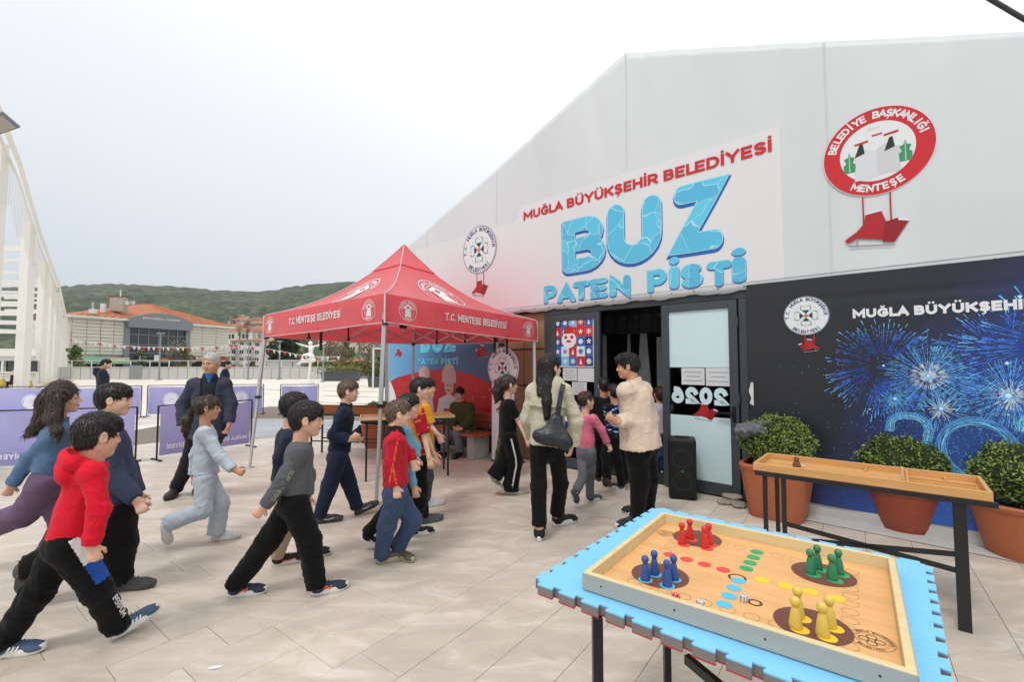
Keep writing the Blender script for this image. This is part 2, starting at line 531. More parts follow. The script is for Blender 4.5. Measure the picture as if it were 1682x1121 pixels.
def place_shoe(root, heel, toe, style, H, up=(0, 0, 1)):
 x = toe - heel; L = 0.185 * H * style.get('size', 1.0); x = unit(x)
 upv = V3(up); z = unit(upv - x * (upv @ x)); y = np.cross(z, x)
 M = Matrix(((x[0], y[0], z[0], 0), (x[1], y[1], z[1], 0), (x[2], y[2], z[2], 0), (0, 0, 0, 1)))
 S = L / 0.262
 M = Matrix.Translation(Vector(heel)) @ M @ Matrix.Scale(S, 4)
 def put(name, me, par):
  o = bpy.data.objects.new(name, me); COL.objects.link(o)
  if par is root:
   o.parent = root; o.matrix_parent_inverse = wmat(root).inverted(); o.matrix_basis = M
  else: o.parent = par
  return o
 up_me = BOOT_UP if style.get('high') else SHOE_UP
 o = put('shoe', shoe_with(up_me, mat('shoe_' + style['c'], '#' + style['c'], rough=0.75, var=0.12, scale=30, bump=0.4, bscale=220, bdist=0.002)), root)
 put('sole', shoe_with(SHOE_SOLE, mat('sole_' + style.get('s', 'd8d6d0'), '#' + style.get('s', 'd8d6d0'), rough=0.6, var=0.08, scale=30, bump=0.2, bscale=90, bdist=0.002)), o)
 if style.get('mark'):
  put('shoe_mark', shoe_with(MARKS[style['mark']], mat('mark_' + style['mc'], '#' + style['mc'], rough=0.6, var=0)), o)
 put('laces', shoe_with(LACES, mat('lace_' + style.get('l', '777777'), '#' + style.get('l', '777777'), rough=0.9, var=0.05)), o)
 return o
def head_frame(yaw, pitch=0.0, roll=0.0):
 f = V3((math.cos(yaw) * math.cos(pitch), math.sin(yaw) * math.cos(pitch), math.sin(pitch)))
 r = V3((math.sin(yaw), -math.cos(yaw), 0.0)); u = np.cross(r, f)
 return f, r, u
def hand(f, W, d, n, t, hs, curl=25, spread=1.0):
 """palm and five fingers: d along the forearm, n the way the palm faces, t towards the thumb"""
 d, n = unit(d), unit(n - d * (n @ d)); t = unit(t - d * (t @ d) - n * (t @ n))
 f.cone(W, W + d * 0.070 * hs, 0.024 * hs, 0.033 * hs, k=0.015, flat=(n, 0.48))
 base = W + d * 0.078 * hs
 for off, ln, a0 in ((0.027, 0.066, 0), (0.009, 0.074, 4), (-0.009, 0.068, 8), (-0.026, 0.054, 12)):
  p = base + t * off * hs * spread; a = R(curl * 0.7 + a0); rr = 0.0088 * hs
  for q, fr in enumerate((0.45, 0.32, 0.23)):
   v = d * math.cos(a) + n * math.sin(a) + t * off * 1.2 * (curl < 40)
   p2 = p + unit(v) * ln * fr * hs
   f.cone(p, p2, rr, rr * 0.9, k=0.005); p = p2; a += R(curl * 1.15); rr *= 0.92
 p = W + d * 0.022 * hs + t * 0.024 * hs
 v = unit(d * 0.75 + t * 0.62 + n * 0.35)
 p2 = p + v * 0.040 * hs
 f.cone(p, p2, 0.0125 * hs, 0.0105 * hs, k=0.010)
 v = unit(d * 0.85 + t * 0.1 + n * (0.5 if curl < 50 else 0.9))
 f.cone(p2, p2 + v * 0.030 * hs, 0.0105 * hs, 0.0085 * hs, k=0.006)
def person(sp):
 """sp: where the joints stand (sightings at their distance), size, clothes. Returns the person's top-level Empty."""
 Hh = sp['H']; q = Hh / 1.3; adult = Hh > 1.5
 w = sp.get('w', 1.0); det = sp.get('det', 1.0)
 # headings are given against the line of sight to the person: 0 = seen in profile walking right
 base_yaw = math.atan2(CX - sp['pelvis'][0], F)
 yaw = R(sp['yaw']) + base_yaw; hy = R(sp.get('hyaw', sp['yaw'])) + base_yaw; hp = R(sp.get('hpitch', 0))
 Fv = V3((math.cos(yaw), math.sin(yaw), 0)); Rv = V3((math.sin(yaw), -math.cos(yaw), 0))
 Yb = sp['Y']
 A = lambda t, Y: V3(at(t[0], t[1], Y))
 N = A(sp['neck'], Yb); Pv = A(sp['pelvis'], Yb + sp.get('pdY', 0))
 hs = sp.get('hs', (0.99 if adult else 0.93))
 HC = A(sp['head'], Yb + sp.get('hdY', 0))
 up = unit(N - Pv)
 sw = (0.112 if not adult else 0.118) * q * sp.get('sw', 1.0); hw = 0.066 * q
 root = empty('person', (Pv[0], Pv[1], sp.get('base', 0.0)), yaw)
 tag(root, sp['label'], 'person', sp.get('group'))
 legs, arms = {}, {}
 for sd, sg in (('r', 1), ('l', -1)):
  hip = Pv + Rv * sg * hw
  L = sp['leg'].get(sd)
  if L is None: continue
  ft = L['ft']                      # heel x,y, toe x,y, mode
  mode = ft[4]
  flen = 0.185 * Hh
  fyaw = R(L.get('yaw', sp['yaw'])) + base_yaw
  if mode == 'g': heel = V3(gp(ft[0], ft[1])); toe = V3(gp(ft[2], ft[3]))
  elif mode == 'h': heel = V3(gp(ft[0], ft[1])); toe = V3(at(ft[2], ft[3], heel[1] + flen * math.sin(fyaw)))
  elif mode == 't': toe = V3(gp(ft[2], ft[3])); heel = V3(at(ft[0], ft[1], toe[1] - flen * math.sin(fyaw)))
  else: heel = V3(at(ft[0], ft[1], ft[5])); toe = V3(at(ft[2], ft[3], ft[5] + flen * math.sin(fyaw) * 0.5))
  fx = unit(toe - heel); fu = unit(V3(L.get('up', (0, 0, 1))) - fx * (V3(L.get('up', (0, 0, 1))) @ fx))
  ank = heel + fx * 0.034 * q + fu * 0.060 * q
  if 'an' in L: ank = lerp(ank, A(L['an'], ank[1]), 0.5)
  kn = A(L['kn'], (hip[1] + ank[1]) / 2 + L.get('kdY', 0))
  legs[sd] = dict(hip=hip, kn=kn, an=ank, heel=heel, toe=toe, up=fu, fx=fx)
 for sd, sg in (('r', 1), ('l', -1)):
  sh = N - up * 0.066 * q + Rv * sg * sw
  a = sp['arm'].get(sd)
  if a is None:
   el = sh + V3((0, 0, -0.235 * q)) + Rv * sg * 0.02 + Fv * 0.02; wr = el + V3((0, 0, -0.195 * q)) + Fv * 0.05
   arms[sd] = dict(sh=sh, el=el, wr=wr, hd=unit(wr - el), curl=30, sg=sg, hide=False)
  else:
   el = A(a['el'], sh[1] + a['el'][2]); wr = A(a['wr'], sh[1] + a['wr'][2])
   hd = unit(wr - el)
   if 'ha' in a: hd = unit(A(a['ha'], wr[1] + (a['ha'][2] if len(a['ha']) > 2 else 0)) - wr)
   arms[sd] = dict(sh=sh, el=el, wr=wr, hd=hd, curl=a.get('curl', 30), sg=sg, palm=a.get('palm'), thumb=a.get('thumb'))
 # ---------------- body
 hf, hr, hu = head_frame(hy, hp)
 HM = np.stack([hf, hr, hu])
 def hl(x, y, z): return HC + (hf * x + hr * y + hu * z) * hs
 pts = [N, Pv, HC + V3((0, 0, 0.12)), HC]
 for l in legs.values(): pts += [l['kn'], l['an'], l['heel'], l['toe']]
 for a in arms.values(): pts += [a['sh'], a['el'], a['wr'], a['wr'] + a['hd'] * 0.15 * q]
 lo, hi = bounds(pts, 0.15 * q)
 fine = [(HC - 0.125, HC + 0.125, 0.0042 * det)]
 for a in arms.values():
  c = a['wr'] + a['hd'] * 0.07 * q
  fine.append((c - 0.075 * q, c + 0.075 * q, 0.0048 * det))
 f = Field(lo, hi, 0.0125 * det, fine)
 C1 = lerp(N, Pv, 0.30); C2 = lerp(N, Pv, 0.68)
 for sd, a in arms.items():
  f.cone(C1 + up * 0.02, a['sh'], 0.06 * q, 0.038 * q, k=0.03)
  f.cone(a['sh'], a['el'], 0.036 * q * w, 0.028 * q * w, k=0.015)
  f.cone(a['el'], a['wr'], 0.028 * q * w, 0.019 * q * w, k=0.010)
  palm = V3(a['palm']) if a.get('palm') else -Rv * a['sg']
  th = V3(a['thumb']) if a.get('thumb') else Fv + V3((0, 0, 0.1))
  hand(f, a['wr'], a['hd'], palm, th, 0.86 * q if not adult else 0.80 * q, a['curl'])
 f.cone(C1, C2, 0.096 * q * w, 0.086 * q * w, k=0.04, flat=(Fv, 0.72))
 f.cone(C2, Pv, 0.086 * q * w, 0.092 * q * w, k=0.04, flat=(Fv, 0.8))
 for l in legs.values():
  f.cone(l['hip'], l['kn'], 0.062 * q * w, 0.042 * q * w, k=0.03)
  f.cone(l['kn'], lerp(l['kn'], l['an'], 0.35), 0.042 * q, 0.043 * q * w, k=0.02)
  f.cone(lerp(l['kn'], l['an'], 0.35), l['an'], 0.043 * q * w, 0.027 * q, k=0.02)
  f.cone(l['an'], l['heel'] + l['fx'] * 0.14 * q + l['up'] * 0.03 * q, 0.026 * q, 0.018 * q, k=0.02)
 # neck and head
 nr = (0.052 if adult else 0.044) * (1.08 if sp.get('sex') != 'f' else 0.95)
 f.cone(lerp(N, C1, 0.15), hl(-0.022, 0, -0.055), nr * 1.05, nr * 0.98, k=0.03)
 fat = sp.get('face', 1.0)
 f.ell(hl(-0.012, 0, 0.030), np.array((0.097, 0.074, 0.082)) * hs, HM, k=0.02)
 f.ell(hl(-0.040, 0, 0.002), np.array((0.058, 0.060, 0.062)) * hs, HM, k=0.03)
 f.ell(hl(0.026, 0, -0.036), np.array((0.062, 0.055 * fat, 0.074)) * hs, HM, k=0.03)
 for y in (-1, 1):
  f.cone(hl(0.0, y * 0.044 * fat, -0.052), hl(0.062, y * 0.010, -0.090), 0.018 * hs, 0.016 * hs, k=0.03)
  f.ell(hl(0.054, y * 0.036 * fat, -0.032), np.array((0.027, 0.024, 0.026)) * hs * fat, HM, k=0.025)
  f.cone(hl(0.083, y * 0.010, 0.016), hl(0.070, y * 0.046, 0.012), 0.010 * hs, 0.008 * hs, k=0.016)
 f.ell(hl(0.066, 0, -0.090), np.array((0.020, 0.022, 0.018)) * hs, HM, k=0.02)
 for y in (-1, 1):
  f.ell(hl(0.097, y * 0.032, -0.001), np.array((0.018, 0.019, 0.011)) * hs, HM, k=0.014, sub=True)
 f.cone(hl(0.086, 0, 0.012), hl(0.106, 0, -0.027), 0.0075 * hs, 0.0105 * hs, k=0.012)
 for y in (-1, 1): f.ell(hl(0.097, y * 0.011, -0.033), np.array((0.011, 0.008, 0.008)) * hs, HM, k=0.008)
 f.ell(hl(0.090, 0, -0.057), np.array((0.012, 0.023, 0.0075)) * hs, HM, k=0.008)
 f.ell(hl(0.087, 0, -0.069), np.array((0.012, 0.020, 0.0080)) * hs, HM, k=0.006)
 for y in (-1, 1):
  ca, sa = math.cos(0.35), math.sin(0.35)
  EM = np.stack([hf * ca + hr * y * sa, hr * y * ca - hf * sa, hu])
  f.ell(hl(-0.012, y * 0.079, -0.008), np.array((0.021, 0.0105, 0.032)) * hs, EM, k=0.007)
  f.ell(hl(-0.004, y * 0.090, -0.004), np.array((0.011, 0.008, 0.019)) * hs, EM, k=0.006, sub=True)
 lipc = hl(0.096, 0, -0.063); lm = HM
 def mfn(P):
  d = (P - lipc) @ HM.T / hs
  return ((d[:, 0] > -0.012) & (np.abs(d[:, 1]) < 0.023) & (np.abs(d[:, 2]) < 0.0115 - 0.2 * np.abs(d[:, 1]))).astype(int)
 me = f.mesh('body', mfn)
 ob = link('body', me, [skin_mat(sp.get('skin', 'a')), LIP]); child_at(ob, root)
 # eyes and brows
 if sp.get('eyes', True):
  for y in (-1, 1):
   e_ = bpy.data.objects.new('eye', EYE); COL.objects.link(e_)
   e_.parent = root; e_.matrix_parent_inverse = wmat(root).inverted()
   c = hl(0.0745, y * 0.031, -0.001); r_ = 0.0112 * hs
   e_.matrix_basis = Matrix(((hf[0] * r_, hr[0] * r_, hu[0] * r_ * 0.8, c[0]), (hf[1] * r_, hr[1] * r_, hu[1] * r_ * 0.8, c[1]),
                                      (hf[2] * r_, hr[2] * r_, hu[2] * r_ * 0.8, c[2]), (0, 0, 0, 1)))
   mb = MB()
   mb.tube([hl(0.0915, y * 0.012, 0.019), hl(0.0900, y * 0.028, 0.0235), hl(0.078, y * 0.045, 0.018)],
     [0.0022 * hs, 0.0034 * hs, 0.0014 * hs], 6)
   mb.build('eyebrow', hair_mat(sp['hair']['c'] if sp['hair']['c'] != 'light' else 'brown'), root, smooth=True)
 # ---------------- hair
 hr_ = sp['hair']; hd = sp.get('det', 1.0)
 chains = hr_.get('chains', [])
 hp_ = [HC - 0.13, HC + 0.13]
 CH = []
 for ch in chains:
  c3 = [(A((x, y), Yb + dy), r_) for x, y, dy, r_ in ch]
  CH.append(c3); hp_ += [c for c, _ in c3]
 lo, hi = bounds(hp_, 0.06)
 f = Field(lo, hi, 0.0052 * hd)
 vol = hr_.get('vol', 1.0); nr_low = True
 f.ell(hl(-0.013, 0, 0.032), (np.array((0.097, 0.074, 0.082)) + np.array((0.006, 0.0035, 0.011)) * vol) * hs, HM, k=0.01)
 f.ell(hl(-0.041, 0, 0.001), (np.array((0.058, 0.060, 0.062)) + 0.003 * vol) * hs, HM, k=0.03)
 if nr_low: f.cone(hl(-0.045, 0, -0.03), hl(-0.040, 0, -0.075), 0.050 * hs, 0.038 * hs, k=0.03)
 if 'top' in hr_:
  t_ = hr_['top']; f.ell(hl(*t_[:3]), np.array(t_[3:6]) * hs, HM, k=0.03)
 hair_c = HC
 hl_u = hr_.get('line', 0.052); hl_f = hr_.get('temple', 0.040); nape = hr_.get('nape', -0.060)
 earf = hr_.get('ear', -0.034)
 def cutfn(P):
  d = (P - HC) @ HM.T / hs
  x, y, z = d[:, 0], np.abs(d[:, 1]), d[:, 2]
  wob = 0.004 * np.sin(d[:, 1] * 260) + 0.003 * np.sin(d[:, 1] * 130 + 1)
  a = np.minimum(x - hl_f - 0.25 * np.clip(z, 0, 1), hl_u + wob - z - 0.3 * y)
  b = np.minimum(x - earf + 0.25 * z, -0.004 - z)
  sb = np.minimum(0.030 - x, x - 0.010)
  b = np.where((sb > 0) & (z > -0.030), -0.002, b)
  c = nape - z + 0.2 * np.clip(x, -1, 1)
  return np.maximum(np.maximum(a, b), c) * hs
 f.clip(cutfn)
 for c3 in CH:
  for (a_, ra), (b_, rb) in zip(c3, c3[1:]):
   f.cone(a_, b_, ra, rb, k=hr_.get('ck', 0.03), flat=hr_.get('cflat'))
 sv = hr_.get('strand', 1.0)
 def strands(P):
  d = (P - HC) @ HM.T / hs
  an = np.arctan2(d[:, 1], d[:, 0] + 0.02)
  el = np.arctan2(d[:, 2] - 0.02, np.hypot(d[:, 0], d[:, 1]) + 1e-4)
  s1 = np.sin(an * 34 + 3 * np.sin(el * 4) + 2 * np.sin(an * 5))
  s2 = waves(P, 3, 0.045, 4, 0.5)
  lowz = np.clip(-d[:, 2] * 12, 0, 1)
  s3 = np.sin(d[:, 1] * 420 + 3 * np.sin(d[:, 2] * 18)) * 0.5 + np.sin(d[:, 0] * 300 + 3 * np.sin(d[:, 2] * 22)) * 0.5
  return sv * (0.0015 * s1 * (1 - lowz) + 0.0020 * s2 + 0.0016 * s3 * lowz)
 f.disp(strands, 0.03)
 hm = f.mesh('hair'); ho = link('hair', hm, hair_mat(hr_['c'])); child_at(ho, root)
 # loose strands lying over the mass of hair
 k_ = len(hm.vertices); ns_ = int(min(2600, 1700 / hd) * (1.9 if CH else 1)) if hd < 1.5 else 0
 if ns_ and k_ > 50:
  co = np.empty(k_ * 3); hm.vertices.foreach_get('co', co); co = co.reshape(-1, 3); no = np.empty(k_ * 3); hm.vertices.foreach_get('normal', no); no = no.reshape(-1, 3)
  rs_ = np.random.default_rng(sp['seed']); ix = rs_.integers(0, k_, ns_); P0 = co[ix]; n0 = no[ix]
  crown = hl(-0.045, 0.01, 0.115); fl = P0 - crown; low = ((P0 - HC) @ hu) < -0.05
  fl = fl / (np.linalg.norm(fl, axis=1)[:, None] + 1e-6) + np.array([0, 0, -0.35]) + hf * 0.25
  fl[low] = np.array([0, 0, -1.0]) - hf * (0.25 if CH else 0.0)
  fl += rs_.normal(size=fl.shape) * 0.20 * sv; fl -= n0 * (fl * n0).sum(1)[:, None]; fl /= np.linalg.norm(fl, axis=1)[:, None] + 1e-6
  sd_ = np.cross(fl, n0); ln = (rs_.uniform(0.014, 0.034, ns_) * (1.7 if CH else 1.0) * (0.8 if adult else 1))[:, None]; wd = rs_.uniform(0.0010, 0.0022, ns_)[:, None]
  lift = rs_.uniform(0.0004, 0.0040, ns_)[:, None]
  a0_ = P0 - n0 * 0.001; a1_ = P0 + fl * ln * 0.5 + n0 * lift; a2_ = P0 + fl * ln + n0 * (lift * 0.6 - 0.0012)
  V = np.stack([a0_ - sd_ * wd, a0_ + sd_ * wd, a1_ + sd_ * wd, a1_ - sd_ * wd, a2_], 1).reshape(-1, 3)
  b0 = np.arange(ns_) * 5; q4 = np.stack([b0, b0 + 1, b0 + 2, b0 + 3], 1); t3 = np.stack([b0 + 3, b0 + 2, b0 + 4], 1)
  ms = bpy.data.meshes.new('hair_strands'); ms.vertices.add(len(V)); ms.vertices.foreach_set('co', V.astype(np.float32).ravel())
  ms.loops.add(7 * ns_); ms.loops.foreach_set('vertex_index', np.concatenate([q4.ravel(), t3.ravel()]).astype(np.int32))
  ms.polygons.add(2 * ns_); ms.polygons.foreach_set('loop_start', np.concatenate([np.arange(ns_) * 4, 4 * ns_ + np.arange(ns_) * 3]).astype(np.int32)); ms.update(calc_edges=True)
  so = link('hair_strands', ms, strand_mat(hr_['c'])); so.parent = ho; so['kind'] = 'stuff'
 if 'tie' in hr_:
  x, y, dy, r_, colr = hr_['tie']
  mb = MB(); c = A((x, y), Yb + dy)
  mb.lathe(c, [(r_ * .7, -0.012), (r_, -0.006), (r_, 0.006), (r_ * .7, 0.012)], 10, Matrix.Rotation(R(70), 4, 'Y'))
  mb.build('hair_tie', mat('tie_' + colr, '#' + colr, rough=0.6), root, smooth=True)
 # ---------------- trousers
 pt = sp['pants']; pj = []
 pts = [Pv + up * 0.14 * q, Pv]
 for l in legs.values(): pts += [l['kn'], l['an'], l['hip']]; pj += [l['kn'], l['an']]
 lo, hi = bounds(pts, 0.15 * q)
 f = Field(lo, hi, 0.0095 * det)
 tk = pt.get('t', 0.012) * q
 th_r, kn_r, an_r = pt.get('r', (0.076, 0.060, 0.050))
 f.cone(Pv + up * 0.115 * q, Pv, 0.088 * q * w + tk * .6, 0.094 * q * w + tk, k=0.03, capa=True, flat=(Fv, 0.80))
 seat = Pv - Fv * 0.016 * q - up * 0.02 * q
 f.ell(seat, np.array((0.080, 0.096 * w, 0.080)) * q + tk * .5, np.stack([Fv, Rv, V3((0, 0, 1))]), k=0.03)
 for l in legs.values():
  e_ = lerp(l['kn'], l['an'], pt.get('len', 0.98))
  f.cone(l['hip'], l['kn'], th_r * q * w, kn_r * q * w, k=0.03)
  f.cone(l['kn'], e_, kn_r * q * w, an_r * q, k=0.025, capb=True)
  if pt.get('cuff'):
   c0 = lerp(l['kn'], l['an'], pt.get('len', 0.98) - 0.13)
   f.cone(c0, e_, an_r * q * 1.12, an_r * q * 0.9, k=0.012, capb=True)
 f.disp(folds(sp['seed'] * 3 + 1, pt.get('fold', 0.0055) * q, 0.085 * q, pj), 0.03)
 mats = [cloth('trousers_' + pt['c'], '#' + pt['c'], var=pt.get('var', 0.10))]
 pz = None
 if 'zone' in pt:
  zf, zc = pt['zone']; mats += [cloth('trousers_' + z, '#' + z) for z in zc]
  pz = lambda P: zf(P, legs, Fv, Rv, q)
 po = link('trousers', f.mesh('trousers', pz), mats); child_at(po, root)
 # ---------------- top
 tp = sp['top']; tk = tp.get('t', 0.016) * q
 hem = lerp(N, Pv, tp.get('hem', 1.10))
 if 'hempx' in tp: hem = A(tp['hempx'], Pv[1])
 pts = [N + up * 0.06, hem]; tj = [hem]
 for a in arms.values(): pts += [a['sh'], a['el'], a['wr']]; tj += [a['el'], a['sh'] - up * 0.05]
 lo, hi = bounds(pts, 0.14 * q)
 f = Field(lo, hi, 0.0085 * det)
 hr0 = tp.get('hemr', 0.105) * q * w
 depth = tp.get('depth', 0.76)
 f.cone(C1, C2, 0.098 * q * w + tk, tp.get('waist', 0.094) * q * w + tk, k=0.04, flat=(Fv, depth))
 if tp.get('rib', 'open' not in tp and tp.get('name') not in ('overshirt', 'tee_shirt', 'football_shirt')):
  hb1 = lerp(C2, hem, 0.80)
  f.cone(C2, hb1, tp.get('waist', 0.094) * q * w + tk, hr0 + tk * 1.15, k=0.03, flat=(Fv, depth + 0.04), capb=True)
  f.cone(lerp(C2, hem, 0.6), hem, hr0 + tk * 0.5, hr0 + tk * 0.25, k=0.006, capb=True, flat=(Fv, depth + 0.04))
 else: f.cone(C2, hem, tp.get('waist', 0.094) * q * w + tk, hr0 + tk, k=0.03, capb=True, flat=(Fv, depth + 0.04))
 slv = tp.get('sl', (0.052, 0.046, 0.034))
 for sd, a in arms.items():
  f.cone(C1 + up * 0.035 * q, a['sh'], 0.052 * q + tk, 0.040 * q + tk, k=0.03)
  f.cone(a['sh'], lerp(a['sh'], a['el'], tp.get('short', 1.0)), slv[0] * q, slv[1] * q, k=0.02, capb='short' in tp)
  if 'short' not in tp:
   wr = lerp(a['el'], a['wr'], 0.97)
   f.cone(a['el'], wr, slv[1] * q, slv[2] * q, k=0.02, capb=True)
   if tp.get('cuff', True):
    f.cone(lerp(a['el'], a['wr'], 0.78), wr, slv[2] * q * 1.12, slv[2] * q * 0.88, k=0.008, capb=True)
 if tp.get('cape'): f.cone(N - up * 0.05 * q, N - up * tp['cape'] * q, 0.125 * q, 0.150 * q, k=0.004, capb=True, flat=(Fv, depth))
 if tp.get('collar'):
  f.cone(N - up * 0.03 * q, lerp(N, HC, tp['collar']), nr * 1.5, nr * 1.18, k=0.02, capb=True)
 if tp.get('hood'):
  hb = N - Fv * 0.082 * q + up * 0.004; HMb = np.stack([Fv, Rv, up])
  f.ell(hb, np.array((0.060, 0.108, 0.050)) * q, HMb, k=0.012)
  f.ell(hb - up * 0.060 * q - Fv * 0.012 * q, np.array((0.050, 0.085, 0.075)) * q, HMb, k=0.012)
  f.ell(hb + up * 0.05 * q + Fv * 0.012 * q, np.array((0.045, 0.075, 0.045)) * q, HMb, k=0.01, sub=True)
  for s_ in (-1, 1):
   f.cone(hb + Rv * s_ * 0.075 * q, N + Fv * 0.055 * q + Rv * s_ * 0.03 * q - up * 0.045 * q, 0.030 * q, 0.016 * q, k=0.015)
 f.disp(folds(sp['seed'] * 3 + 2, tp.get('fold', 0.0055) * q, 0.08 * q, tj), 0.03)
 # neck opening
 if not tp.get('collar'):
  f.cone(N - up * 0.022 * q + Fv * 0.010, N + up * 0.10 * q, nr * 1.04, nr * 1.5, k=0.006, sub=True)
 else:
  f.cone(lerp(N, HC, 0.1), lerp(N, HC, 0.9), nr * 1.05, nr * 1.15, k=0.006, sub=True)
 if 'open' in tp:                                   # an open front
  ow = tp['open'] * q
  def cutopen(P):
   d = P - N; x = d @ Fv; y = np.abs(d @ Rv); z = d @ up
   return np.minimum(x - 0.005, ow * (1.0 - 0.5 * np.clip(-z / 0.6, 0, 1)) - y)
  f.clip(cutopen)
 mats = [cloth('top_' + tp['c'], '#' + tp['c'], var=tp.get('var', 0.08))]
 tz = None
 if 'zone' in tp:
  zf, zc = tp['zone']; mats += [cloth('top_' + z, '#' + z) for z in zc]
  tz = lambda P: zf(P, dict(N=N, Pv=Pv, hem=hem, up=up, arms=arms, F=Fv, R=Rv, q=q))
 to = link(tp.get('name', 'sweatshirt'), f.mesh('top', tz), mats); child_at(to, root)
 if 'under' in sp:                                  # shirt or waistcoat seen in the opening
  un = sp['under']
  f = Field(lo, hi, 0.010 * det)
  f.cone(C1, C2, 0.102 * q * w, 0.096 * q * w, k=0.04, flat=(Fv, depth))
  f.cone(C2, lerp(N, Pv, un.get('hem', 1.0)), 0.096 * q * w, 0.104 * q * w, k=0.03, capb=True, flat=(Fv, depth + 0.02))
  f.cone(C1 + up * 0.06 * q, N, 0.07 * q, nr * 1.35, k=0.03)
  f.cone(N, lerp(N, HC, 0.14), nr * 1.3, nr * 1.14, k=0.02, capb=True)
  f.disp(folds(sp['seed'] * 3, 0.004 * q, 0.08 * q), 0.03)
  uz = None; um = [cloth('under_' + un['c'], '#' + un['c'])]
  if 'zone' in un:
   um += [cloth('under_' + z, '#' + z) for z in un['zone'][1]]
   uz = lambda P: un['zone'][0](P, dict(N=N, up=up, F=Fv, R=Rv, q=q))
  uo = link(un.get('name', 'shirt'), f.mesh('shirt', uz), um); child_at(uo, root)
 # ---------------- shoes
 for sd, l in legs.items():
  place_shoe(root, l['heel'], l['toe'], sp['shoe'], Hh, l['up'])
  if sp.get('socks'):
   mb = MB(); mb.tube([l['an'] - (l['an'] - l['kn']) * -0.05, lerp(l['an'], l['kn'], 0.28)], [0.031 * q, 0.036 * q], 12)
   mb.build('sock', cloth('sock_' + sp['socks'], '#' + sp['socks']), root, smooth=True)
 sp['_'] = dict(root=root, N=N, Pv=Pv, HC=HC, arms=arms, legs=legs, F=Fv, R=Rv, up=up, q=q, hl=hl, HM=HM, hs=hs, C1=C1, C2=C2)
 return root
# ------------------------------------------------------------------ lettering: capitals drawn with a broad pen
def _arc(cx, cy, rx, ry, a0, a1, n=10):
 return [(cx + rx * math.cos(R(a0 + (a1 - a0) * i / n)), cy + ry * math.sin(R(a0 + (a1 - a0) * i / n))) for i in range(n + 1)]
GL = {
 'A': (.88, [[(0, 0), (.5, 1), (1, 0)], [(.2, .3), (.8, .3)]]),
 'B': (.74, [[(0, 0), (0, 1), (.55, 1)] + _arc(.55, .76, .38, .24, 90, -90)[1:] + [(0, .52)], [(.1, .52), (.58, .52)] + _arc(.58, .26, .42, .26, 90, -90)[1:] + [(0.02, 0)]]),
 'C': (.80, [_arc(.55, .5, .55, .5, 48, 312, 16)]),
 'D': (.82, [[(0, 0), (0, 1), (.45, 1)] + _arc(.45, .5, .55, .5, 90, -90, 14)[1:] + [(0.01, 0)]]),
 'E': (.66, [[(1, 1), (0, 1), (0, 0), (1, 0)], [(.05, .5), (.9, .5)]]),
 'G': (.84, [_arc(.55, .5, .55, .5, 48, 335, 16) + [(1.0, .46), (.62, .46)]]),
 'H': (.78, [[(0, 0), (0, 1)], [(1, 0), (1, 1)], [(.03, .5), (.97, .5)]]),
 'I': (.0, [[(.5, 0), (.5, 1)]]),
 'K': (.78, [[(0, 0), (0, 1)], [(1, 1), (.05, .42)], [(.35, .62), (1.02, 0)]]),
 'L': (.62, [[(0, 1), (0, 0), (1, 0)]]),
 'M': (1.02, [[(0, 0), (0, 1), (.5, .28), (1, 1), (1, 0)]]),
 'N': (.82, [[(0, 0), (0, 1), (1, 0), (1, 1)]]),
 'O': (.9, [_arc(.5, .5, .5, .5, 0, 360, 24)]),
 'P': (.72, [[(0, 0), (0, 1), (.55, 1)] + _arc(.55, .70, .45, .30, 90, -90)[1:] + [(0.02, .40)]]),
 'R': (.76, [[(0, 0), (0, 1), (.55, 1)] + _arc(.55, .71, .42, .29, 90, -90)[1:] + [(0.02, .42)], [(.5, .42), (1, 0)]]),
 'S': (.68, [_arc(.5, .75, .47, .25, 35, 270, 12) + _arc(.5, .25, .5, .25, 90, -145, 12)]),
 'T': (.80, [[(0, 1), (1, 1)], [(.5, .98), (.5, 0)]]),
 'U': (.80, [[(0, 1), (0, .4)] + _arc(.5, .4, .5, .4, 180, 360, 12)[1:] + [(1, 1)]]),
 'V': (.86, [[(0, 1), (.5, 0), (1, 1)]]),
 'Y': (.84, [[(0, 1), (.5, .45), (1, 1)], [(.5, .5), (.5, 0)]]),
 'Z': (.74, [[(0, 1), (1, 1), (0, 0), (1, 0)]]),
 '0': (.62, [_arc(.5, .5, .5, .5, 0, 360, 24)]), '1': (.30, [[(0, .8), (1, 1), (1, 0)]]),
 '2': (.62, [_arc(.5, .68, .5, .32, 165, -25, 12) + [(0, 0), (1, 0)]]),
 '4': (.66, [[(.75, 0), (.75, 1), (0, .28), (1, .28)]]),
 '6': (.64, [_arc(.5, .32, .5, .32, 0, 360, 20), [(.04, .42), (.12, .68), (.40, .96), (.72, 1)]]),
 '.': (.0, [[(.5, 0), (.5, .02)]]),
}
BASE = {'Ğ': 'G', 'Ü': 'U', 'Ş': 'S', 'İ': 'I', 'Ö': 'O', 'Ç': 'C'}
